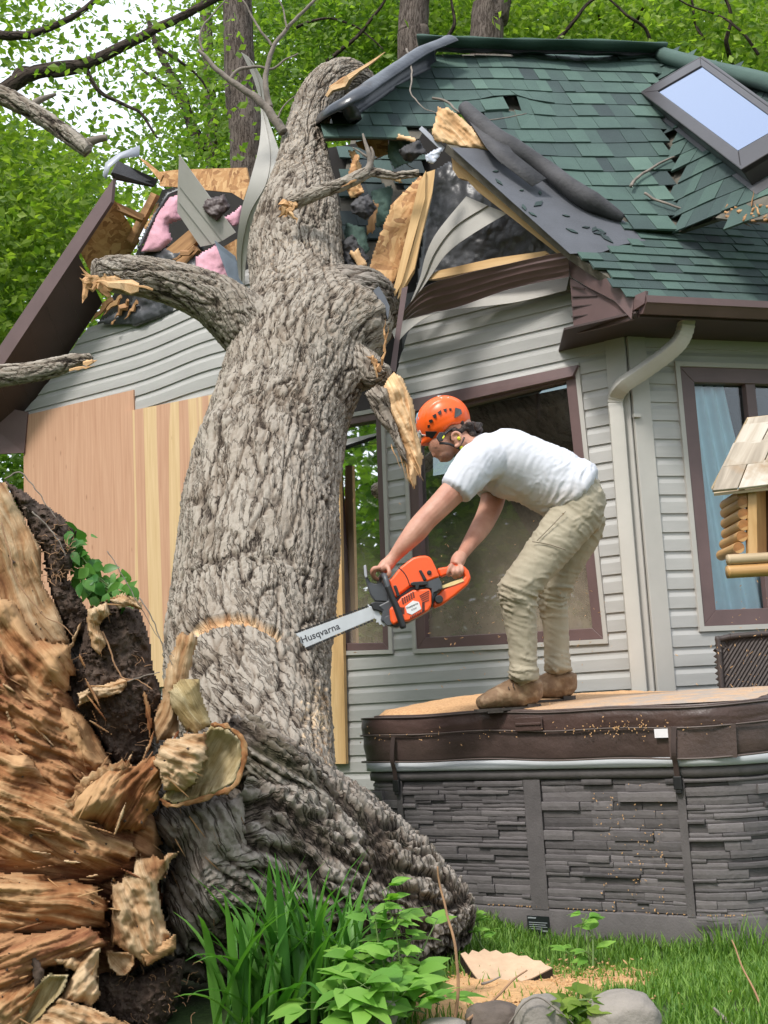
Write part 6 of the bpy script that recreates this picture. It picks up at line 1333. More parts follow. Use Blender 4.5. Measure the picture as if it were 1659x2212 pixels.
for i in range(6):
    for k in range(4): slot((968 + i * 17 + k * 3, 512 - i * 10 + k * 13), (978 + i * 17 + k * 3, 506 - i * 10 + k * 13), 4)
for i in range(8): slot((945, 580 + i * 9), (990, 582 + i * 9), 2.6) if i < 6 else None
for i in range(5): slot((1110 + i * 6, 490 + i * 13), (1185, 448 + i * 18), 2.4)
for i in range(7): slot((1130, 545 + i * 10), (1150, 540 + i * 10), 3.2)
for i in range(9): slot((1040 + i * 13, 668 - i * 6.5), (1042 + i * 13, 650 - i * 6.5), 3.5)
vs.build('vent_slots', M_black, saw)
rh = splate('rear_handle', [(1250, 262), (1340, 246), (1400, 236), (1462, 238), (1502, 278), (1522, 340), (1500, 388), (1400, 474), (1300, 548), (1225, 582), (1214, 540), (1250, 472), (1290, 432), (1370, 392), (1440, 362), (1470, 325), (1452, 288), (1385, 282), (1330, 312), (1278, 334)], -.026, .026, M_or, bev=.010)
splate('handle_label', [(1285, 404), (1360, 372), (1450, 344), (1466, 364), (1380, 398), (1296, 422)], -.030, -.02, simple('handle_label_cream', (.72, .55, .25), .5), rh, bev=0)
def disc(name, x, y, r, y0, y1, mat, parent=saw): a = np.linspace(0, 2 * np.pi, 20, endpoint=False); return splate(name, [(x + r * math.cos(t), y + r * math.sin(t)) for t in a], y0, y1, mat, parent, .003, 2)
disc('cap', 1265, 512, 32, -.062, 0, M_black); disc('knob', 1187, 303, 18, -.068, -.05, M_black); disc('bolt', 1268, 434, 10, -.060, -.04, M_black); disc('clutch_cover', 868, 680, 40, -.05, .02, M_gr)
splate('lever', [(1038, 388), (1060, 378), (1168, 372), (1170, 402), (1110, 408), (1100, 440), (1078, 440), (1075, 408), (1046, 408)], -.075, -.05, M_black, bev=.003)
splate('lever', [(1104, 288), (1124, 282), (1168, 358), (1144, 372)], -.070, -.055, M_black, bev=.003); splate('lever', [(903, 408), (926, 402), (957, 490), (934, 496)], -.070, -.055, M_black, bev=.003)
ct = MB(); ct.tube(crom([at(*C2(x, y), YS) + V(0, -.0605, 0) for x, y in ((945, 262), (985, 300), (1015, 350), (1036, 412))], 14), .0022, 6); ct.build('seam', M_black, saw, True)
fh = MB(); pts = [(790, 345, .10), (800, 335, .05), (812, 325, 0.0), (826, 322, -.045), (842, 350, -.072), (862, 420, -.082), (895, 510, -.082), (935, 600, -.082), (965, 680, -.080), (985, 745, -.075)]
fh.tube(crom([at(*C2(x, y), YS) + V(0, d, 0) for x, y, d in pts], 60), .0125, 14); fh.build('front_handle', M_gr, saw, True)
fh2 = MB(); fh2.tube(crom([at(*C2(x, y), YS) + V(0, -.083, 0) for x, y in ((860, 415), (895, 505), (935, 598), (982, 738))], 30), .0145, 12); fh2.build('handle_grip', M_black, saw, True)
splate('hand_guard', [(668, 246), (690, 238), (700, 330), (722, 372), (760, 385), (815, 372), (850, 420), (868, 530), (760, 525), (720, 470), (690, 380), (676, 330)], -.03, .09, M_gr, bev=.006)
splate('hand_guard_lip', [(668, 246), (688, 238), (700, 335), (686, 345), (674, 320)], -.05, .11, simple('guard_edge', (.33, .34, .36), .4), bev=.003)
splate('bumper_spikes', [(745, 600), (775, 590), (810, 640), (838, 650), (850, 700), (830, 725), (812, 705), (795, 712), (785, 690), (765, 692), (770, 668), (748, 655)], -.012, -.004, M_steel, bev=.001)
splate('oil_tank', [(720, 540), (760, 525), (870, 530), (872, 580), (830, 620), (780, 600), (740, 590)], -.03, .05, M_black, bev=.005)
bar = splate('guide_bar', [(-120, 880), (-90, 850), (62, 802), (722, 562), (748, 590), (760, 625), (748, 660), (205, 890), (60, 950), (-60, 970), (-118, 930)], -.002, .003, M_steel, bev=.001, seg=1)
chn = MB(); cp_ = [(745, 552), (720, 552), (400, 668), (62, 792), (-95, 842), (-130, 880), (-125, 935), (-60, 980), (62, 958), (205, 900), (480, 783), (750, 670)]
pth = np.array([at(*C2(x, y), YS) for x, y in cp_]); seg_ = []
for a, c in zip(pth[:-1], pth[1:]): seg_ += [a + (c - a) * t for t in np.linspace(0, 1, max(2, int(np.linalg.norm(c - a) / .008)))[:-1]]
for i, p in enumerate(seg_): chn.box(p - X_ * .0045 - U_ * .004 + V(0, -.004, 0), X_ * (.008 if i % 2 else .0065), U_ * (.008 if i % 2 else .0055), V(0, .008, 0))
chn.build('chain', simple('saw_chain', (.03, .03, .032), .5, .2, 30), saw)
def lettering(txt, p0, p1, yoff, parent, mat, name='lettering', bold=.0):
    cu = bpy.data.curves.new(name, 'FONT'); cu.body = txt; cu.extrude = 0.0; cu.offset = bold; cu.resolution_u = 3; o = bpy.data.objects.new('tmp', cu); COL.objects.link(o)
    dg = bpy.context.evaluated_depsgraph_get(); dg.update(); m = bpy.data.meshes.new_from_object(o.evaluated_get(dg)); bpy.data.objects.remove(o)
    v = np.zeros(len(m.vertices) * 3); m.vertices.foreach_get('co', v); v = v.reshape(-1, 3); f = [tuple(p.vertices) for p in m.polygons]
    a, c = at(*C2(*p0), YS), at(*C2(*p1), YS); d = (c - a); L = np.linalg.norm(d); d /= L; up = np.cross(V(0, -1, 0), d); up = up if up[2] > 0 else -up; s = L / (v[:, 0].max() - v[:, 0].min()); v = v - V(v[:, 0].min(), 0, 0)
    w = a + v[:, :1] * s * d + v[:, 1:2] * s * up + V(0, yoff, 0); bpy.data.meshes.remove(m); return npmesh(name, w, f, mat, parent, smooth=False)
M_ink = simple('printed_ink', (.03, .03, .035), .5)
lettering('Husqvarna', (180, 855), (482, 738), -.0032, bar, M_ink, bold=.012)
splate('emblem', [(118, 838), (150, 824), (158, 842), (150, 846), (165, 862), (168, 880), (158, 884), (150, 862), (140, 868), (132, 850)], -.0034, -.002, M_ink, bar, 0)
lettering('Husqvarna', (1012, 592), (1100, 552), -.0725, lb_, M_ink, bold=.02); lettering('572XP', (1048, 607), (1090, 588), -.0725, lb_, M_ink, bold=.01)
# ================================================================= hot tub
T0 = onz(1230, 1985, 0.0); TP = Plane(T0, NG); LID = at(1110, 1538, 5.70)[2]
TL = TP.hit(787, 1668); TL = V(TL[0], TL[1], 0); uc = float(np.dot(TP.hit(1490, 1800) - TL, DG)); RC, RL = .34, .10; DEP = 1.75
print('tub: T0', T0, 'lid z', LID, 'uc', uc, 'TL', TL)
def tub(u, z, o=0.0):
    """u along the front, round the right corner; negative u round the left corner"""
    if u <= RL:
        if u < RL - RL * np.pi / 2: c = TL + DG * RL - NG * RL; return c - DG * (RL + o) - NG * (RL - RL * np.pi / 2 - u) + Zv * z
        a = (RL - u) / RL; c = TL + DG * RL - NG * RL; return c + NG * (RL + o) * math.cos(a) - DG * (RL + o) * math.sin(a) + Zv * z
    if u <= uc: return TL + DG * u + NG * o + Zv * z
    a = (u - uc) / RC; c = TL + DG * uc - NG * RC
    if a > np.pi / 2: return c + DG * (RC + o) - NG * (u - uc - RC * np.pi / 2) + Zv * z
    return c + NG * (RC + o) * math.cos(a) + DG * (RC + o) * math.sin(a) + Zv * z
hz = lambda y, x=1150: float(TP.hit(x, y)[2])
zc, zpt, zpb, zrim, zsk, zseam = hz(1662), hz(1694), hz(1968, 1250), hz(1640), hz(1640), hz(1578)
u0, u1 = -1.6, uc + RC * np.pi / 2 + 1.5
hot = thing('hot_tub', 'dark stone-panelled hot tub under a brown vinyl cover the person stands on', 'hot tub', TL)
M_tub = simple('tub_polymer', (.098, .088, .088), .6, .2, 9, .25, 120); M_stone = tinted('tub_stone_panel', (.058, .052, .053), (.175, .158, .158), .62, 30, .45, amt=.18)
M_vinyl = simple('brown_vinyl', (.070, .042, .036), .36, .25, 4, .25, 60); M_vinylt = simple('brown_vinyl_skirt', (.07, .046, .04), .42, .25, 6, .25, 60); M_acr = simple('tub_acrylic', (.46, .48, .50), .7, .06, 5)
us = np.unique(np.r_[np.linspace(u0, -.06, 8), np.linspace(-.06, RL, 8), np.linspace(RL, uc, 20), np.linspace(uc, uc + RC * np.pi / 2, 16), np.linspace(uc + RC * np.pi / 2, u1, 8)])
def wrap(name, prof, mat, ulist=us, parent=hot, smooth=True, wob=None, closed=False):
    rows = [[tub(u, z + (wob(u, j) if wob else 0), o) for u in ulist] for j, (z, o) in enumerate(prof)]; g = np.array(rows).reshape(-1, 3)
    return npmesh(name, g, gridfaces(len(prof), len(ulist)), mat, parent, None, None, smooth)
wrap('cabinet', [(-.05, -.012), (zc - .02, -.012)], M_tub)
wrap('top_rail', [(zpt + .022, -.012), (zpt + .022, .012), (zc - .012, .014), (zc, .006), (zc, -.05)], M_tub)
GZ = hz(2034, 1250); wrap('base_rail', [(GZ, .0), (zpb - .004, .008), (zpb + .004, .004), (zpb + .006, -.012)], M_tub)
wrap('shell_rim', [(zc - .01, -.03), (zc, .0), (zc + .004, .028), (zc + .040, .028), (zc + .044, .02), (zc + .046, -.06)], M_acr)
pu = lambda x, y=1830: float(np.dot(TP.hit(x, y) - TL, DG))
posts = [(pu(866), pu(878)), (pu(1142), pu(1178)), (pu(1474), pu(1492))]
for a, b_ in posts: wrap('corner_post', [(zpb, -.012), (zpb, .010), (zpt + .03, .010), (zpt + .03, -.012)], M_tub, np.linspace(a, b_, 3), smooth=False)
def stones(name, ua, ub, seed, corner=False):
    rs = np.random.default_rng(seed); mb = MB(); z = zpb + .008; top = zpt + .02
    while z < top:
        hgt = min(rs.choice([.015, .02, .027, .036]) * rs.uniform(.85, 1.15), top - z); u = ua
        if hgt < .008: break
        while u < ub - .005:
            l = min(rs.uniform(.06, .30), ub - u); l = l if ub - u - l > .03 else ub - u; o = rs.uniform(-.007, .009) + (0.008 if rs.random() < .22 else 0); dz = rs.normal(0, .0018, 2)
            n_ = max(2, int(l / .05) + 1); uu = np.linspace(u + .001, u + l - .001, n_); e = rs.normal(0, .0012, (2, n_)); t_ = np.clip(rs.normal(.45, .2), 0, 1)
            prof = [(z + .001, -.012), (z + .0015, o - .001), (z + hgt * .5, o + .001), (z + hgt - .002, o), (z + hgt + .0005, o - .003), (z + hgt + .0005, -.012)]
            g = [[tub(x, pz + (e[0, i] if j in (3, 4) else 0), po + (e[1, i] if 0 < j < 5 else 0)) for i, x in enumerate(uu)] for j, (pz, po) in enumerate(prof)]
            f = [tuple(int(i) for i in q) for q in gridfaces(6, n_)] + [tuple(j * n_ for j in range(6))[::-1], tuple(j * n_ + n_ - 1 for j in range(6))]
            mb.add(np.array(g).reshape(-1, 3), f, tint=t_); u += l
        z += hgt
    return mb.build(name, M_stone, hot)
stones('stone_panel', -.9, posts[0][0], 1); stones('stone_panel', posts[0][1], posts[1][0], 2); stones('stone_panel', posts[1][1], posts[2][0], 3)
so_ = zpb; zpb = GZ + .04; stones('stone_panel', posts[2][1], uc + RC * 1.57 + .9, 4); zpb = so_
# cover
wb = lambda u, j: .006 * math.sin(u * 3.1) + .004 * math.sin(u * 9.7 + 1)
def quilt(name, za, zb, o0, o1, mat, seed):
    uu = np.linspace(-.5, u1 - .6, 220); rows = []
    for j, t in enumerate(np.linspace(0, 1, 12)):
        k = fbm(np.c_[uu * 5, np.full(220, t * 2.0), np.full(220, seed)], 3) * .010; rows.append([tub(u, za + (zb - za) * t + wb(u, j), o0 + (o1 - o0) * t + .005 * math.sin(math.pi * t) + k[i] * .6) for i, u in enumerate(uu)])
    mb = MB(); mb.sheet(np.array(rows), .004); return mb
cv = quilt('cover', zseam, LID - .004, .040, .036, M_vinyl, 1)
cover = cv.build('cover', M_vinyl, hot, True)
sk_ = quilt('skirt', zsk, zseam + .004, .026, .036, M_vinylt, 2).build('cover_skirt', M_vinylt, hot, True)
tpv = []; 
for j, t in enumerate(np.linspace(0, 1, 14)):
    tpv.append([tub(u, LID - .004 + wb(u, 0), .036) * (1 - 0) + 0 for u in np.linspace(RL, uc + .35, 40)] if j == 0 else [tub(u, LID + .035 * math.sin(math.pi * min(t, .5)) , .036) - NG * DEP * t for u in np.linspace(RL, uc + .35, 40)])
mb = MB(); mb.sheet(np.array(tpv)[::-1], .01); mb.build('cover_top', M_vinylt, hot, True)
pip = MB(); 
for z, o in ((zseam, .05), (LID - .004, .042), (zsk, .05)): pip.tube([tub(u, z + wb(u, 0), o) for u in np.linspace(-.4, u1 - .7, 120)], .004, 6)
pip.build('piping', simple('vinyl_piping', (.10, .075, .065), .5), hot, True)
for x in (862, 1468):
    u = pu(x, 1650); stp = MB(); st0 = crom([tub(u + .012, zseam - .005, .052), tub(u + .004, zsk + .02, .060), tub(u, zc + .01, .04), tub(u - .003, zc - .05, .026), tub(u - .004, hz(1705), .024)], 24)
    T, A, B = frames(st0, NG); stp.sheet(np.array([st0 - B * .011, st0 + B * .011]), .004); sp_ = stp.build('strap', simple('strap_webbing', (.045, .028, .024), .7), hot)
    bk = MB(); z1 = hz(1692); bk.box(tub(u - .022, z1 - .030, .018), DG * .036, NG * .016, Zv * .055); bk.box(tub(u - .016, z1 - .046, .018), DG * .024, NG * .013, Zv * .018); bk.build('buckle', M_black, sp_, bevel=.004)
hd = MB(); ux = pu(1125, 1560); hd.box(tub(ux, hz(1578), .05), DG * .135, NG * .008, Zv * (hz(1548) - hz(1578))); hd.box(tub(ux + .004, hz(1566), .058), DG * .127, NG * .006, Zv * .012); hd.build('cover_handle', M_vinyl, hot, bevel=.003)
tg = MB(); tg.box(tub(pu(1425, 1582), hz(1592, 1440), .054), DG * .062, NG * .002, Zv * .036); tg.build('care_tag', simple('white_tag', (.72, .70, .72), .5, .04, 20), hot)
fp = MB(); ua = pu(1457, 1610); fp.plate([tub(ua + a, z, .058) for a, z in ((0, zseam - .002), (.24, zseam), (.235, zsk - .012), (.0, zsk - .004))], .004); fp.build('skirt_flap', M_vinylt, hot)
pl_ = MB(); pl_.box(tub(pu(1141, 1980), hz(2013, 1165), .008), DG * (pu(1188, 1980) - pu(1141, 1980)), NG * .004, Zv * (hz(1978, 1165) - hz(2013, 1165))); dp_ = pl_.build('data_plate', simple('data_plate_black', (.012, .014, .016), .35), hot)
ln = MB()
for i, (a, b_, t) in enumerate(((.05, .42, .006), (.05, .10, .0), (.08, .92, .003), (.08, .85, .003), (.08, .9, .003), (.08, .7, .003), (.6, .92, .006))):
    w = pu(1188, 1980) - pu(1141, 1980); zt = hz(1978, 1165); zb_ = hz(2013, 1165); k = zt - (zt - zb_) * (.16 + .13 * i); 
    if t: ln.box(tub(pu(1141, 1980) + w * a, k, .0125), DG * w * (b_ - a), NG * .0006, Zv * t)
ln.build('print', simple('plate_print', (.22, .24, .25), .5), dp_)
# sawdust on the cover: mounds and thin drifts
sd = []; nu_, nt_ = 150, 46
for j, t in enumerate(np.linspace(0.004, .98, nt_)):
    row = []
    for u in np.linspace(RL + .01, uc + .30, nu_):
        p = tub(u, LID + .035 * math.sin(math.pi * min(t, .5)), .034) - NG * DEP * t; row.append(p)
    sd.append(row)
sd = np.array(sd); g = sd.reshape(-1, 3); q = proj(g); uu = np.tile(np.linspace(0, 1, nu_), nt_); tt = np.repeat(np.linspace(0, 1, nt_), nu_)
hgt = .020 * sst(.55, .2, uu) + .028 * np.exp(-((uu - .12) / .12) ** 2) * np.exp(-((tt - .35) / .25) ** 2) + .012 * fbm(g * 5, 4) + .004 * fbm(g * 40, 2) + .004
hgt = np.maximum(hgt, .009 + .005 * fbm(g * 9, 2)) * sst(0, .04, tt) + .004
g[:, 2] += hgt; M_sdlid = NT('sawdust_on_cover'); _m = M_sdlid.ramp(M_sdlid.noise(9, 5, .6), [(.35, (.3, .3, .3)), (.6, (1, 1, 1))]); _f = M_sdlid.math('MULTIPLY', _m, M_sdlid.attr('h'))
M_sdlid = M_sdlid.done(M_sdlid.mix(_f, M_sdlid.ramp(M_sdlid.noise(90, 3), [(.3, (.48, .26, .12)), (.7, (.66, .41, .21))]), (.34, .29, .25)), .95, M_sdlid.bump(M_sdlid.noise(150, 3), .6, .005))
tag(npmesh('sawdust', g, gridfaces(nt_, nu_), M_sdlid, None, None, {'h': sst(.35, .7, uu)}), 'orange sawdust spread over the brown hot tub cover', 'sawdust', kind='stuff')
led = MB(); rs = np.random.default_rng(6)
for i in range(420):
    k = rs.random(); u = rs.uniform(-.05, uc + .2) if k < .6 else rs.uniform(pu(1290), pu(1440)); z, o = ((zc + .036, .0) if k < .25 else (zpb + .01, .01) if k < .45 else (rs.uniform(zpb, zpt), .014) if k > .75 else (zseam + rs.normal(0, .02), .058))
    p = tub(u, z, o); a = rs.uniform(0, 6.28); l = rs.uniform(.002, .006); d = DG * math.cos(a) + Zv * math.sin(a); e = np.cross(d, NG); led.plate([p - d * l, p + e * l * .5, p + d * l, p - e * l * .5], .002, n=NG)
for i in range(60):
    u = rs.uniform(-.02, pu(865)); p = tub(u, zc + .034, .006); l = .02; led.plate([p - DG * l, p + Zv * .008, p + DG * l, p - Zv * .012], .004, n=NG)
tag(led.build('wood_chips', M_sawdust), 'pale wood chips stuck along the tub ledges and panels', 'wood chips', kind='stuff')
# wicker chair behind the tub
ch = thing('wicker_chair', 'dark woven chair back showing over the hot tub at the right edge', 'chair', at(1650, 1700, 6.95) * V(1, 1, 0))
M_wick = tinted('dark_wicker', (.018, .014, .013), (.075, .055, .05), .55, 60, .4)
Cw = lambda a, z, o=0: at(1557 + a, 1490, 6.95) * V(1, 1, 0) + V(0, o, z)
zb_, zt_ = .55, at(1600, 1372, 6.95)[2]; bk = MB(); rows = []
nx_, nz_ = 60, 44
for j, z in enumerate(np.linspace(zb_, zt_, nz_)):
    row = []
    for i, a in enumerate(np.linspace(0, 260, nx_)):
        e = min(i, nx_ - 1 - i); drop = .05 * math.exp(-e / 1.6) * (z - zb_) / (zt_ - zb_) ; inset = (10 * math.exp(-(nz_ - 1 - j) / 2.0) if e == i else -10 * math.exp(-(nz_ - 1 - j) / 2.0)) if e < 6 else 0
        row.append(Cw(a + inset, z - drop * (j > nz_ - 5), .008 * ((i + j) % 2) + .03 * ((i - nx_ / 2) / nx_) ** 2))
    rows.append(row)
bk.sheet(np.array(rows), .03); bk.build('backrest', M_wick, ch)
rim_ = MB(); rim_.tube(crom([Cw(2, zb_), Cw(4, zt_ - .08), Cw(16, zt_ - .012), Cw(130, zt_), Cw(244, zt_ - .012), Cw(256, zt_ - .08), Cw(258, zb_)], 60), .016, 8); rim_.build('back_frame', M_wick, ch, True)
s_ = MB(); s_.box(Cw(0, .38), Cw(260, 0) - Cw(0, 0), V(0, .42, 0), Zv * .07); s_.build('seat', M_wick, ch, bevel=.01)
for a, o in ((6, .0), (254, .0), (6, .40), (254, .40)): l = MB(); l.tube([Cw(a, 0, o), Cw(a, .6 if o == 0 else .38, o)], .02, 8); l.build('leg', M_wick, ch)
# log bird feeder at the right edge
YF = 3.9; bf_ = thing('bird_feeder', 'wooden log cabin bird feeder with shake roof at the right edge', 'bird feeder', at(1800, 1300, YF + .1) * V(1, 1, 0))
M_shake = woodmat('weathered_shakes', (.24, .20, .155), (.40, .34, .27), (.52, .47, .40), .85, 3, 40, .5, stain=(.30, .21, .13)); M_log = woodmat('varnished_log', (.30, .15, .05), (.47, .27, .10), (.60, .38, .17), .45, 4, 30, .3); M_logend = simple('log_end', (.36, .16, .055), .5, .25, 40, .2, 60); M_loggrey = woodmat('grey_log', (.30, .22, .13), (.45, .34, .21), (.55, .44, .30), .6, 4, 30, .3)
rowsL = [((1616, 908), YF + .12), ((1607, 922), YF + .10), ((1583, 962), YF + .05), ((1560, 1009), YF + .0), ((1538, 1060), YF - .06)]; slope = -13 / 121
rfm = MB(); rs = np.random.default_rng(2); rtop = None
for k in range(4):
    (xa, ya), Ya = rowsL[k]; (xb, yb), Yb = rowsL[k + 1]; xr = 1985 - (xa - 1538) * .6; xs = [xb]
    while xs[-1] < 1985: xs.append(xs[-1] + rs.uniform(45, 95))
    for i in range(len(xs) - 1):
        l = lambda x, y0, x0: y0 + (x - x0) * slope
        a = [at(xs[i] + (xa - xb) + 1, l(xs[i], ya, xb) - 6, Ya), at(xs[i + 1] + (xa - xb) - 1, l(xs[i + 1], ya, xb) - 6, Ya), at(xs[i + 1] - 1, l(xs[i + 1], yb, xb) + rs.normal(0, 1.2), Yb - .008), at(xs[i] + 1, l(xs[i], yb, xb) + rs.normal(0, 1.2), Yb - .008)]
        rfm.plate(a, .010, dirn=a[3] - a[0], tint=rs.uniform(.3, .75))
for i in range(3):
    pass
rfo = rfm.build('roof', M_shake, bf_, bevel=.002)
bk_ = MB(); bk_.plate([at(1616, 906, YF + .125), at(1985, 866, YF + .125), at(1985, 1015, YF + .32), at(1538, 1058, YF + .32)], .012); bk_.plate([at(1542, 1066, YF - .055), at(1985, 1018, YF - .055), at(1985, 1018, YF + .3), at(1542, 1062, YF + .3)], .008); bk_.build('roof_board', M_loggrey, bf_)
lg = MB(); le = MB()
for i, (x, y) in enumerate(((1604, 1068), (1605, 1086), (1606, 1110), (1607, 1134), (1603, 1158), (1596, 1183))):
    r = m_px(12.2, YF); d = V(.05, 1, 0.02) * .26; p = at(x, y, YF - .02 - .01 * (i == 5)); lg.tube([p, p + d], r, 16, tint=.5); a = np.linspace(0, 2 * np.pi, 16, endpoint=False); le.plate([p + V(0, -.001, 0) + X_ * math.cos(t) * r * .96 + U_ * math.sin(t) * r * .96 for t in a], .004, n=V(0, -1, 0))
lg.build('log_wall', M_log, bf_, auto=.8); le.build('log_ends', M_logend, bf_)
ps = MB(); ps.plate([at(1616, 1062, YF - .03), at(1634, 1060, YF - .03), at(1636, 1196, YF - .03), at(1617, 1196, YF - .03)], .03, dirn=V(0, 0, 1)); ps.build('post', M_log, bf_); ps = MB(); ps.plate([at(1634, 1060, YF - .025), at(1654, 1058, YF + .06), at(1656, 1192, YF + .06), at(1636, 1196, YF - .025)], .01, dirn=V(0, 0, 1)); ps.build('post', M_log, bf_); ps = MB(); ps.plate([at(1950, 1030, YF - .03), at(1968, 1030, YF - .03), at(1970, 1190, YF - .03), at(1952, 1190, YF - .03)], .03, dirn=V(0, 0, 1)); ps.build('post', M_log, bf_)
bk2 = MB(); bk2.plate([at(1640, 1060, YF + .2), at(1960, 1030, YF + .2), at(1960, 1190, YF + .2), at(1640, 1195, YF + .2)], .01, n=V(0, -1, 0)); bk2.build('back_wall', simple('feeder_inside', (.10, .045, .02), .8, .3, 10), bf_)
for (y, r, m_, dy) in ((1209, 11.5, M_loggrey, 0), (1235, 14, M_log, 0)):
    q = MB(); p = crom([at(1580, y, YF - .06), at(1588, y - .5, YF - .06), at(1790, y - 12, YF - .06), at(1975, y - 26, YF - .06), at(1985, y - 27, YF - .06)], 20); rr = m_px(r, YF) * np.r_[.55, np.full(18, 1), .55]; q.tube(p, rr, 16); q.build('rail_log', m_, bf_, True)
fl2 = MB(); fl2.plate([at(1585, 1222, YF - .05), at(1975, 1196, YF - .05), at(1975, 1190, YF + .28), at(1585, 1212, YF + .28)], .02); fl2.build('floor_board', M_log, bf_)
pp = MB(); pp.tube([at(1800, 1230, YF + .1) * V(1, 1, 0), at(1800, 1225, YF + .1)], .03, 10); pp.build('pole', M_loggrey, bf_)
# ================================================================= garden in front
def leaf(mb, base, d, n, L, W, fold=.18, curl=.25, pts=5):
    d = d / np.linalg.norm(d); e = np.cross(n, d); e /= np.linalg.norm(e) + 1e-9; n = np.cross(d, e); k = np.linspace(0, 1, pts); v, f = [], []
    for i, t in enumerate(k):
        w = W * .5 * (math.sin(math.pi * min(1, t ** .75)) + .02) if t < 1 else .0005; c = base + d * L * t - n * (curl * L * t * t)
        v += [c + e * w + n * w * fold, c, c - e * w + n * w * fold]
    for i in range(pts - 1):
        a = i * 3; f += [(a, a + 1, a + 4, a + 3), (a + 1, a + 2, a + 5, a + 4)]
    mb.add(v, f)
def blade(mb, base, d, L, W, bend, n=9):
    d = d / np.linalg.norm(d); h = V(d[0], d[1], 0); h = h / (np.linalg.norm(h) + 1e-6); e = np.cross(d, V(0, 0, 1)); e /= np.linalg.norm(e) + 1e-6; p = base.copy(); v, f = [], []; cur = d.copy()
    for i in range(n):
        t = i / (n - 1); w = W * .5 * (1 - t ** 2.2) * (.55 + .45 * min(1, t * 3)) + .0006; up = np.cross(e, cur); v += [p + e * w + up * w * .35, p, p - e * w + up * w * .35]
        cur = cur + (h * .6 - Zv * .8) * bend * (t ** 1.3) / n * 3; cur /= np.linalg.norm(cur); p = p + cur * L / (n - 1)
    for i in range(n - 1):
        a = i * 3; f += [(a, a + 1, a + 4, a + 3), (a + 1, a + 2, a + 5, a + 4)]
    mb.add(v, f)
rs = np.random.default_rng(21)
gz = lambda x, y: -.085 * sst(4.1, 5.1, y) * sst(.25, .6, x)
def clump(label, cx, cy, Y, n, L0, L1, spread, name='daylily', W=.036):
    b0 = at(cx, cy, Y); b0 = V(b0[0], b0[1], 0.0); t = thing(name, label, 'plant', b0, 'strap leaved plants'); mb = MB()
    for i in range(n):
        a = rs.uniform(0, 6.28); tilt = abs(rs.normal(0, .42)); d = V(math.cos(a) * math.sin(tilt) * 1.2, math.sin(a) * math.sin(tilt), math.cos(tilt)); L = rs.uniform(L0, L1); blade(mb, b0 + V(rs.normal(0, spread), rs.normal(0, spread * .7), 0), d, L, W * rs.uniform(.7, 1.25), rs.uniform(.15, .9) + tilt * .8)
    mb.build('leaves', M_blade, t, True); return t
clump('dense strap-leaved daylily clump in front of the big root', 640, 2180, 4.12, 74, .26, .54, .08)
clump('smaller daylily clump leaning right in front of the root', 735, 2190, 4.15, 40, .24, .46, .07)
clump('low daylily clump spreading left under the torn roots', 530, 2205, 4.02, 26, .26, .50, .05)
def weed(label, cx, base_y, Y, stems, name='leafy_weed', group='leafy weeds', LS=.085, mat=M_weed, bz=0.0):
    b0 = at(cx, base_y, Y); b0 = V(b0[0], b0[1], bz); t = thing(name, label, 'plant', b0, group); mb, sm = MB(), MB()
    for (tx, ty, dY, nl, ls) in stems:
        tip = at(tx, ty, Y + dY); p = crom([b0 + V(rs.normal(0, .03), rs.normal(0, .03), 0), b0 * .5 + tip * .5 + V(rs.normal(0, .02), rs.normal(0, .02), .04), tip], 12); sm.tube(p, np.linspace(.0042, .0018, 12), 6)
        for k in range(nl):
            u = .35 + .65 * k / max(1, nl - 1); c = p[min(11, int(u * 11))]; a = rs.uniform(0, 6.28); d = V(math.cos(a), math.sin(a) * .8, rs.uniform(-.1, .7)); m = c + d * LS * ls * .45; sm.tube([c, m], .0012, 4)
            for q in (0, 1, -1):
                dd = d + q * .85 * np.cross(d, Zv) / np.linalg.norm(np.cross(d, Zv)); leaf(mb, m, dd, V(rs.normal(0, .3), -.35 + rs.normal(0, .3), 1), LS * ls * rs.uniform(.75, 1.2), LS * ls * .52, .12, .3)
    mb.build('leaves', mat, t, True); sm.build('stem', M_stem, t, True); return t
weed('tall bright leafy weed right of the daylilies', 850, 2225, 4.0, [(826, 1925, .05, 7, .75), (810, 1975, 0, 6, .8), (862, 1960, .05, 6, .8), (905, 2010, .1, 6, .9), (945, 1985, .12, 4, 1.0), (870, 2070, -.05, 6, 1.2), (790, 2080, -.05, 5, 1.1), (920, 2110, -.03, 6, 1.35), (840, 2140, -.12, 6, 1.4), (760, 2150, -.1, 5, 1.4), (700, 2165, -.12, 4, 1.4), (950, 2170, -.05, 5, 1.2)])
weed('leafy weed filling the bottom edge before the daylilies', 800, 2260, 3.75, [(740, 2120, 0, 5, 1.3), (800, 2130, 0, 5, 1.3), (860, 2160, -.05, 5, 1.2), (690, 2180, 0, 4, 1.3), (920, 2190, 0, 5, 1.1)])
weed('small weed at the tub base beside the root end', 1025, 2060, 4.95, [(1015, 1985, 0, 4, .8), (1035, 1995, 0, 4, .7), (1022, 2020, 0, 4, .8)], LS=.07)
weed('single stemmed weed in front of the middle tub panel', 1262, 2068, 4.9, [(1268, 1975, 0, 4, .7), (1252, 1998, 0, 2, .9), (1285, 2022, -.03, 2, .9), (1238, 2065, -.05, 2, .8)], LS=.075, bz=-.07)
weed('dark green weed growing between the two big stones', 1245, 2225, 3.74, [(1215, 2170, 0, 5, .9), (1245, 2160, 0, 5, .9), (1285, 2180, 0, 5, .8), (1250, 2195, -.05, 5, .9), (1200, 2190, 0, 4, .9)], LS=.075, mat=M_leafbright)
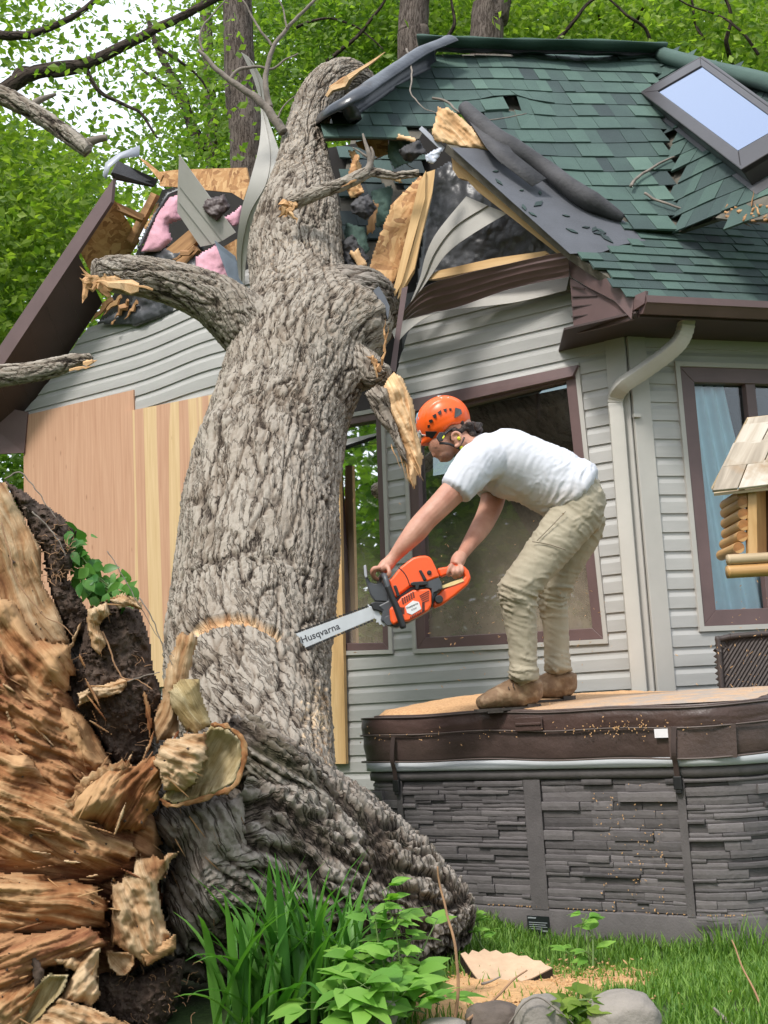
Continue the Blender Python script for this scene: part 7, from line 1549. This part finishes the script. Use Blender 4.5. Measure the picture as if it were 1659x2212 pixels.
# torn ivy on the roots
iv = thing('ground_ivy', 'green ivy torn up with the soil on the root mass by the plywood', 'plant', at(160, 1210, 4.5)); mb = MB(); sm = MB()
for i in range(150):
    u = rs.random(); x, y = np.interp(u, [0, .25, .5, .75, 1], [145, 168, 190, 235, 280]) + rs.normal(0, 13), np.interp(u, [0, .25, .5, .75, 1], [1142, 1190, 1250, 1275, 1290]) + rs.normal(0, 16)
    if x < 135 + (y - 1130) * .3: continue
    leaf(mb, at(x, y, 4.45 + rs.normal(0, .05)), V(rs.normal(.2, .7), rs.normal(-.2, .4), rs.normal(-.5, .6)), V(rs.normal(0, .4), -1, rs.normal(.4, .4)), rs.uniform(.03, .075), rs.uniform(.022, .045))
for k in range(5): sm.tube(crom([at(140 + k * 14, 1150 + 20 * k, 4.5), at(190 + k * 10, 1220 + 14 * k, 4.42), at(250 + 14 * k, 1280 + 8 * k, 4.45)], 14), .0025, 5)
mb.build('leaves', M_ivy, iv, True); sm.build('stem', M_stem, iv, True)
# lawn
N = 70000; gx = rs.uniform(-.9, 3.3, N); gy = rs.uniform(3.35, 5.75, N)
def infront(x, y): return (np.c_[x, y] - TL[:2]) @ NG[:2] > .02
q = proj(np.c_[gx, gy, np.zeros(N)]); dens = fbm(np.c_[gx * 2.2, gy * 2.2, np.zeros(N)], 3)
sdp = [(905, 2150), (985, 2110), (1120, 2095), (1370, 2092), (1430, 2108), (1340, 2130), (1180, 2160), (1000, 2180), (900, 2185)]
bed = (q[:, 0] < 930) | ((q[:, 1] > 2165) & (q[:, 0] < 1440))
keep = infront(gx, gy) & (q[:, 0] > 700) & (q[:, 0] < 2500) & ~(bed & (rs.random(N) < .75)) & ~(inpoly(q + rs.normal(0, 9, (N, 2)), sdp) & (rs.random(N) < .96)) & (dens + rs.uniform(-.4, .6, N) > -.32)
gx, gy = gx[keep], gy[keep]; n = len(gx); edge = np.exp(-(((np.c_[gx, gy] - TL[:2]) @ NG[:2]) / .16) ** 2); tall = sst(1480, 1560, q[keep][:, 0]) * edge
hgt = rs.uniform(.035, .085, n) * (.75 + 0.25 * edge + 1.2 * tall); a = rs.uniform(0, 6.28, n); ln_ = rs.uniform(.1, .75, n); w = rs.uniform(.002, .0042, n)
b0 = np.c_[gx, gy, gz(gx, gy) - .015]; hd_ = np.c_[np.cos(a), np.sin(a), np.zeros(n)]; sdv = np.c_[-np.sin(a), np.cos(a), np.zeros(n)]; mid = b0 + hd_ * (hgt * ln_ * .35)[:, None] + Zv * (hgt * .6)[:, None]; tip = b0 + hd_ * (hgt * ln_ * 1.1)[:, None] + Zv * (hgt * 1.0)[:, None]
v = np.stack([b0 + sdv * w[:, None], b0 - sdv * w[:, None], mid - sdv * w[:, None] * .8, mid + sdv * w[:, None] * .8, tip], 1).reshape(-1, 3); i5 = np.arange(n)[:, None] * 5
tris = np.vstack([np.hstack([i5, i5 + 1, i5 + 2]), np.hstack([i5, i5 + 2, i5 + 3]), np.hstack([i5 + 3, i5 + 2, i5 + 4])])
tag(npmesh('grass', v, tris, M_grass, smooth=False), 'short green lawn in front of the hot tub', 'grass', kind='stuff')
# sawdust on the lawn
nx_, ny_ = 130, 70; X0, X1, Y0, Y1 = -.1, 1.05, 3.95, 4.95; xx, yy = np.meshgrid(np.linspace(X0, X1, nx_), np.linspace(Y0, Y1, ny_)); g = np.c_[xx.ravel(), yy.ravel(), gz(xx.ravel(), yy.ravel())]; qq = proj(g)
dd = np.full(len(g), 1e9); pa = np.array(sdp, float)
for s_, e_ in zip(pa, np.roll(pa, -1, 0)):
    d = e_ - s_; t = np.clip(((qq - s_) @ d) / (d @ d), 0, 1); dd = np.minimum(dd, np.linalg.norm(qq - s_ - t[:, None] * d, axis=1))
sg = np.where(inpoly(qq, sdp), dd, -dd); g[:, 2] = gz(g[:, 0], g[:, 1]) - .035 + .045 * sst(-24, 10, sg + 16 * fbm(g * 7, 4)) + .010 * fbm(g * 14, 3) + .004 * fbm(g * 60, 2)
tag(npmesh('sawdust', g, gridfaces(ny_, nx_), M_sawdust), 'orange sawdust drift on the lawn round the wood slice', 'sawdust', kind='stuff')
ck = MB()
for i in range(1100):
    x, y = rs.normal(1140, 120), rs.normal(2125, 26); p = onz(x, y, 0); p = onz(x, y, float(gz(p[0], p[1])) + .008); a = rs.uniform(0, 6.28); l = rs.uniform(.004, .011); d = V(math.cos(a), math.sin(a), rs.normal(0, .4)); e = np.cross(d, Zv); ck.plate([p - d * l, p + e * l * .5, p + d * l, p - e * l * .5], .003, n=Zv, tint=rs.random())
tag(ck.build('wood_chips', M_sawdust), 'loose wood chips scattered on the lawn', 'wood chips', kind='stuff')
# wood slice
ws = thing('wood_slice', 'pale sawn slice of trunk with bark edge lying on the lawn', 'wood slice', onz(1090, 2095, 0)); top = []
ow = [(995, 2060), (1005, 2056), (1012, 2062), (1020, 2052), (1034, 2057), (1046, 2049), (1058, 2056), (1072, 2052), (1086, 2060), (1104, 2057), (1120, 2065), (1138, 2064), (1152, 2074), (1168, 2075), (1178, 2084), (1193, 2090), (1150, 2112), (1100, 2128), (1062, 2134), (1042, 2128), (1018, 2096)]
yb = 2134.0; P = []
for x, y in ow: k = (yb - y) / 85; Yk = 4.40 + .30 * k - .10 * (x - 1090) / 100 * 0; z = .035 + .10 * k; p = at(x, y, Yk); P.append(p)
mb = MB(); mb.plate(P, .008); mb.build('cut_face', simple('slice_wood', (.52, .36, .235), .8, .14, 14, .3, 60), ws)
mb = MB(); cen = sum(P) / len(P); nrm = sum(np.cross(P[i] - cen, P[(i + 1) % len(P)] - cen) for i in range(len(P))); nrm /= np.linalg.norm(nrm); nrm = nrm if nrm @ (V(0, 0, EYE) - cen) > 0 else -nrm
rg = [cen + (p - cen) * 1.012 - nrm * .004 for p in P]; mb.plate(rg, .075, n=nrm); mb.build('bark', M_barkdark, ws)
# stones
def stone(label, cx, cy, Y, rx, ry, seed, mat, rz=None):
    c = at(cx, cy, Y); th = np.linspace(0, np.pi, 40); ph = np.linspace(0, 2 * np.pi, 64, endpoint=False); t, p = np.meshgrid(th, ph, indexing='ij'); u = np.stack([np.sin(t) * np.cos(p), np.sin(t) * np.sin(p), np.cos(t)], -1).reshape(-1, 3)
    r = 1 + .16 * fbm(u * 1.3 + seed * 3, 3) + .03 * fbm(u * 6 + seed, 3); e = .82; u2 = np.sign(u) * np.abs(u) ** e; v = c + u2 * r[:, None] * V(m_px(rx, Y), m_px(rx, Y) * .8, m_px(ry, Y))
    tag(npmesh('stone', v, gridfaces(40, 64, True), mat, smooth=True), label, 'stone', 'field stones edging the bed')
stone('big smooth grey-brown field stone at the bottom right of the pair', 1348, 2212, 3.72, 76, 64, 1, M_rock)
stone('grey field stone left of the weed between the big stones', 1168, 2212, 3.72, 52, 56, 2, M_rock)
stone('dark rough field stone left of the big stones', 1068, 2206, 3.8, 62, 38, 3, M_rockdark)
stone('flat pale field stone at the bottom edge by the weed', 958, 2216, 3.72, 45, 14, 4, M_rock)
stone('small stone half hidden in the bottom leaves', 836, 2190, 3.72, 22, 26, 5, M_rock)
# dry stalks
def stalk(label, pts, r, mat=M_drystem):
    mb = MB(); p = crom([at(*q) for q in pts], 40); p = p + .006 * np.c_[fbm(p * 9, 2), fbm(p * 9 + 3, 2), fbm(p * 9 + 6, 2)]; mb.tube(p, np.linspace(r, r * .5, 40), 6); tag(mb.build('dry_stalk', mat, None, True), label, 'stalk', 'dry stalks')
stalk('tall brown dry stalk rising in front of the root end', [(982, 2215, 3.9), (990, 2130, 3.9), (985, 2060, 3.9), (970, 1990, 3.92), (952, 1920, 3.95), (946, 1870, 3.95)], .006)
stalk('slanting dry stalk leaning over the dark stone', [(1010, 2205, 3.75), (1060, 2165, 3.85), (1110, 2115, 3.95), (1137, 2096, 4.0)], .005)
stalk('thin dry stalk standing at the right edge of the lawn', [(1655, 2205, 3.9), (1630, 2140, 3.95), (1600, 2080, 4.0), (1580, 2030, 4.05)], .004)
stalk('short grey stick lying at the bottom right', [(1580, 2215, 3.75), (1560, 2195, 3.78), (1540, 2175, 3.8)], .008, M_twig)
stalk('thin dark bramble arching over the grey stone', [(1100, 2212, 3.66), (1130, 2170, 3.66), (1165, 2155, 3.66), (1215, 2190, 3.66), (1240, 2212, 3.66)], .003, M_twig)
stalk('dark twig lying on the wood slice', [(1040, 2125, 4.33), (1060, 2118, 4.34), (1078, 2110, 4.36)], .005, M_twig)
# flying chips from the saw
fc = MB()
for i in range(260):
    k = rs.random(); x, y = (rs.normal(1640, 60), rs.normal(1440, 90)) if k < .45 else (rs.uniform(950, 1330), rs.normal(1370, 60)) if k < .8 else (rs.uniform(760, 1300), rs.uniform(1050, 1500)); p = at(x, y, rs.uniform(5.5, 6.6)); d = rs.normal(size=3); d /= np.linalg.norm(d); e = np.cross(d, rs.normal(size=3)); e /= np.linalg.norm(e); l = rs.uniform(.003, .010); fc.plate([p - d * l, p + e * l * .22, p + d * l, p - e * l * .22], .0015)
tag(fc.build('flying_chips', M_sawdust), 'fine wood chips flying in the air from the saw cut', 'wood chips', kind='stuff')
gn = 200; xs = np.linspace(-4, 5, gn); ys = np.linspace(2.2, 11, gn); xx, yy = np.meshgrid(xs, ys); g = np.c_[xx.ravel(), yy.ravel(), np.zeros(gn * gn)]
g[:, 2] = -.025 + .012 * fbm(g * 3, 4) + gz(g[:, 0], g[:, 1]); edge = (np.abs(g[:, 0] - .5) > 4.4) | (g[:, 1] < 2.3) | (g[:, 1] > 10.9)
def groundmat():
    m = NT('garden_ground'); a = m.noise(2.5, 5, .6); b = m.noise(40, 5, .7); c = m.ramp(b, [(.3, (.03, .055, .012)), (.7, (.075, .13, .03))]); d = m.ramp(b, [(.3, (.03, .022, .015)), (.7, (.10, .075, .05))])
    return m.done(m.mix(m.ramp(a, [(.52, (0, 0, 0)), (.66, (1, 1, 1))]), c, d), .95, m.bump(b, .7, .01))
M_gnd = groundmat()
mb = MB(); mb.add(g, [tuple(int(i) for i in q) for q in gridfaces(gn, gn)]); gobj = tag(mb.build('ground', M_gnd, None, True), kind='structure')
mb = MB(); mb.plate([V(-150, -120, -.14), V(150, -120, -.14), V(150, 200, -.14), V(-150, 200, -.14)], .2, n=Zv); tag(mb.build('terrain', M_gnd), kind='structure')
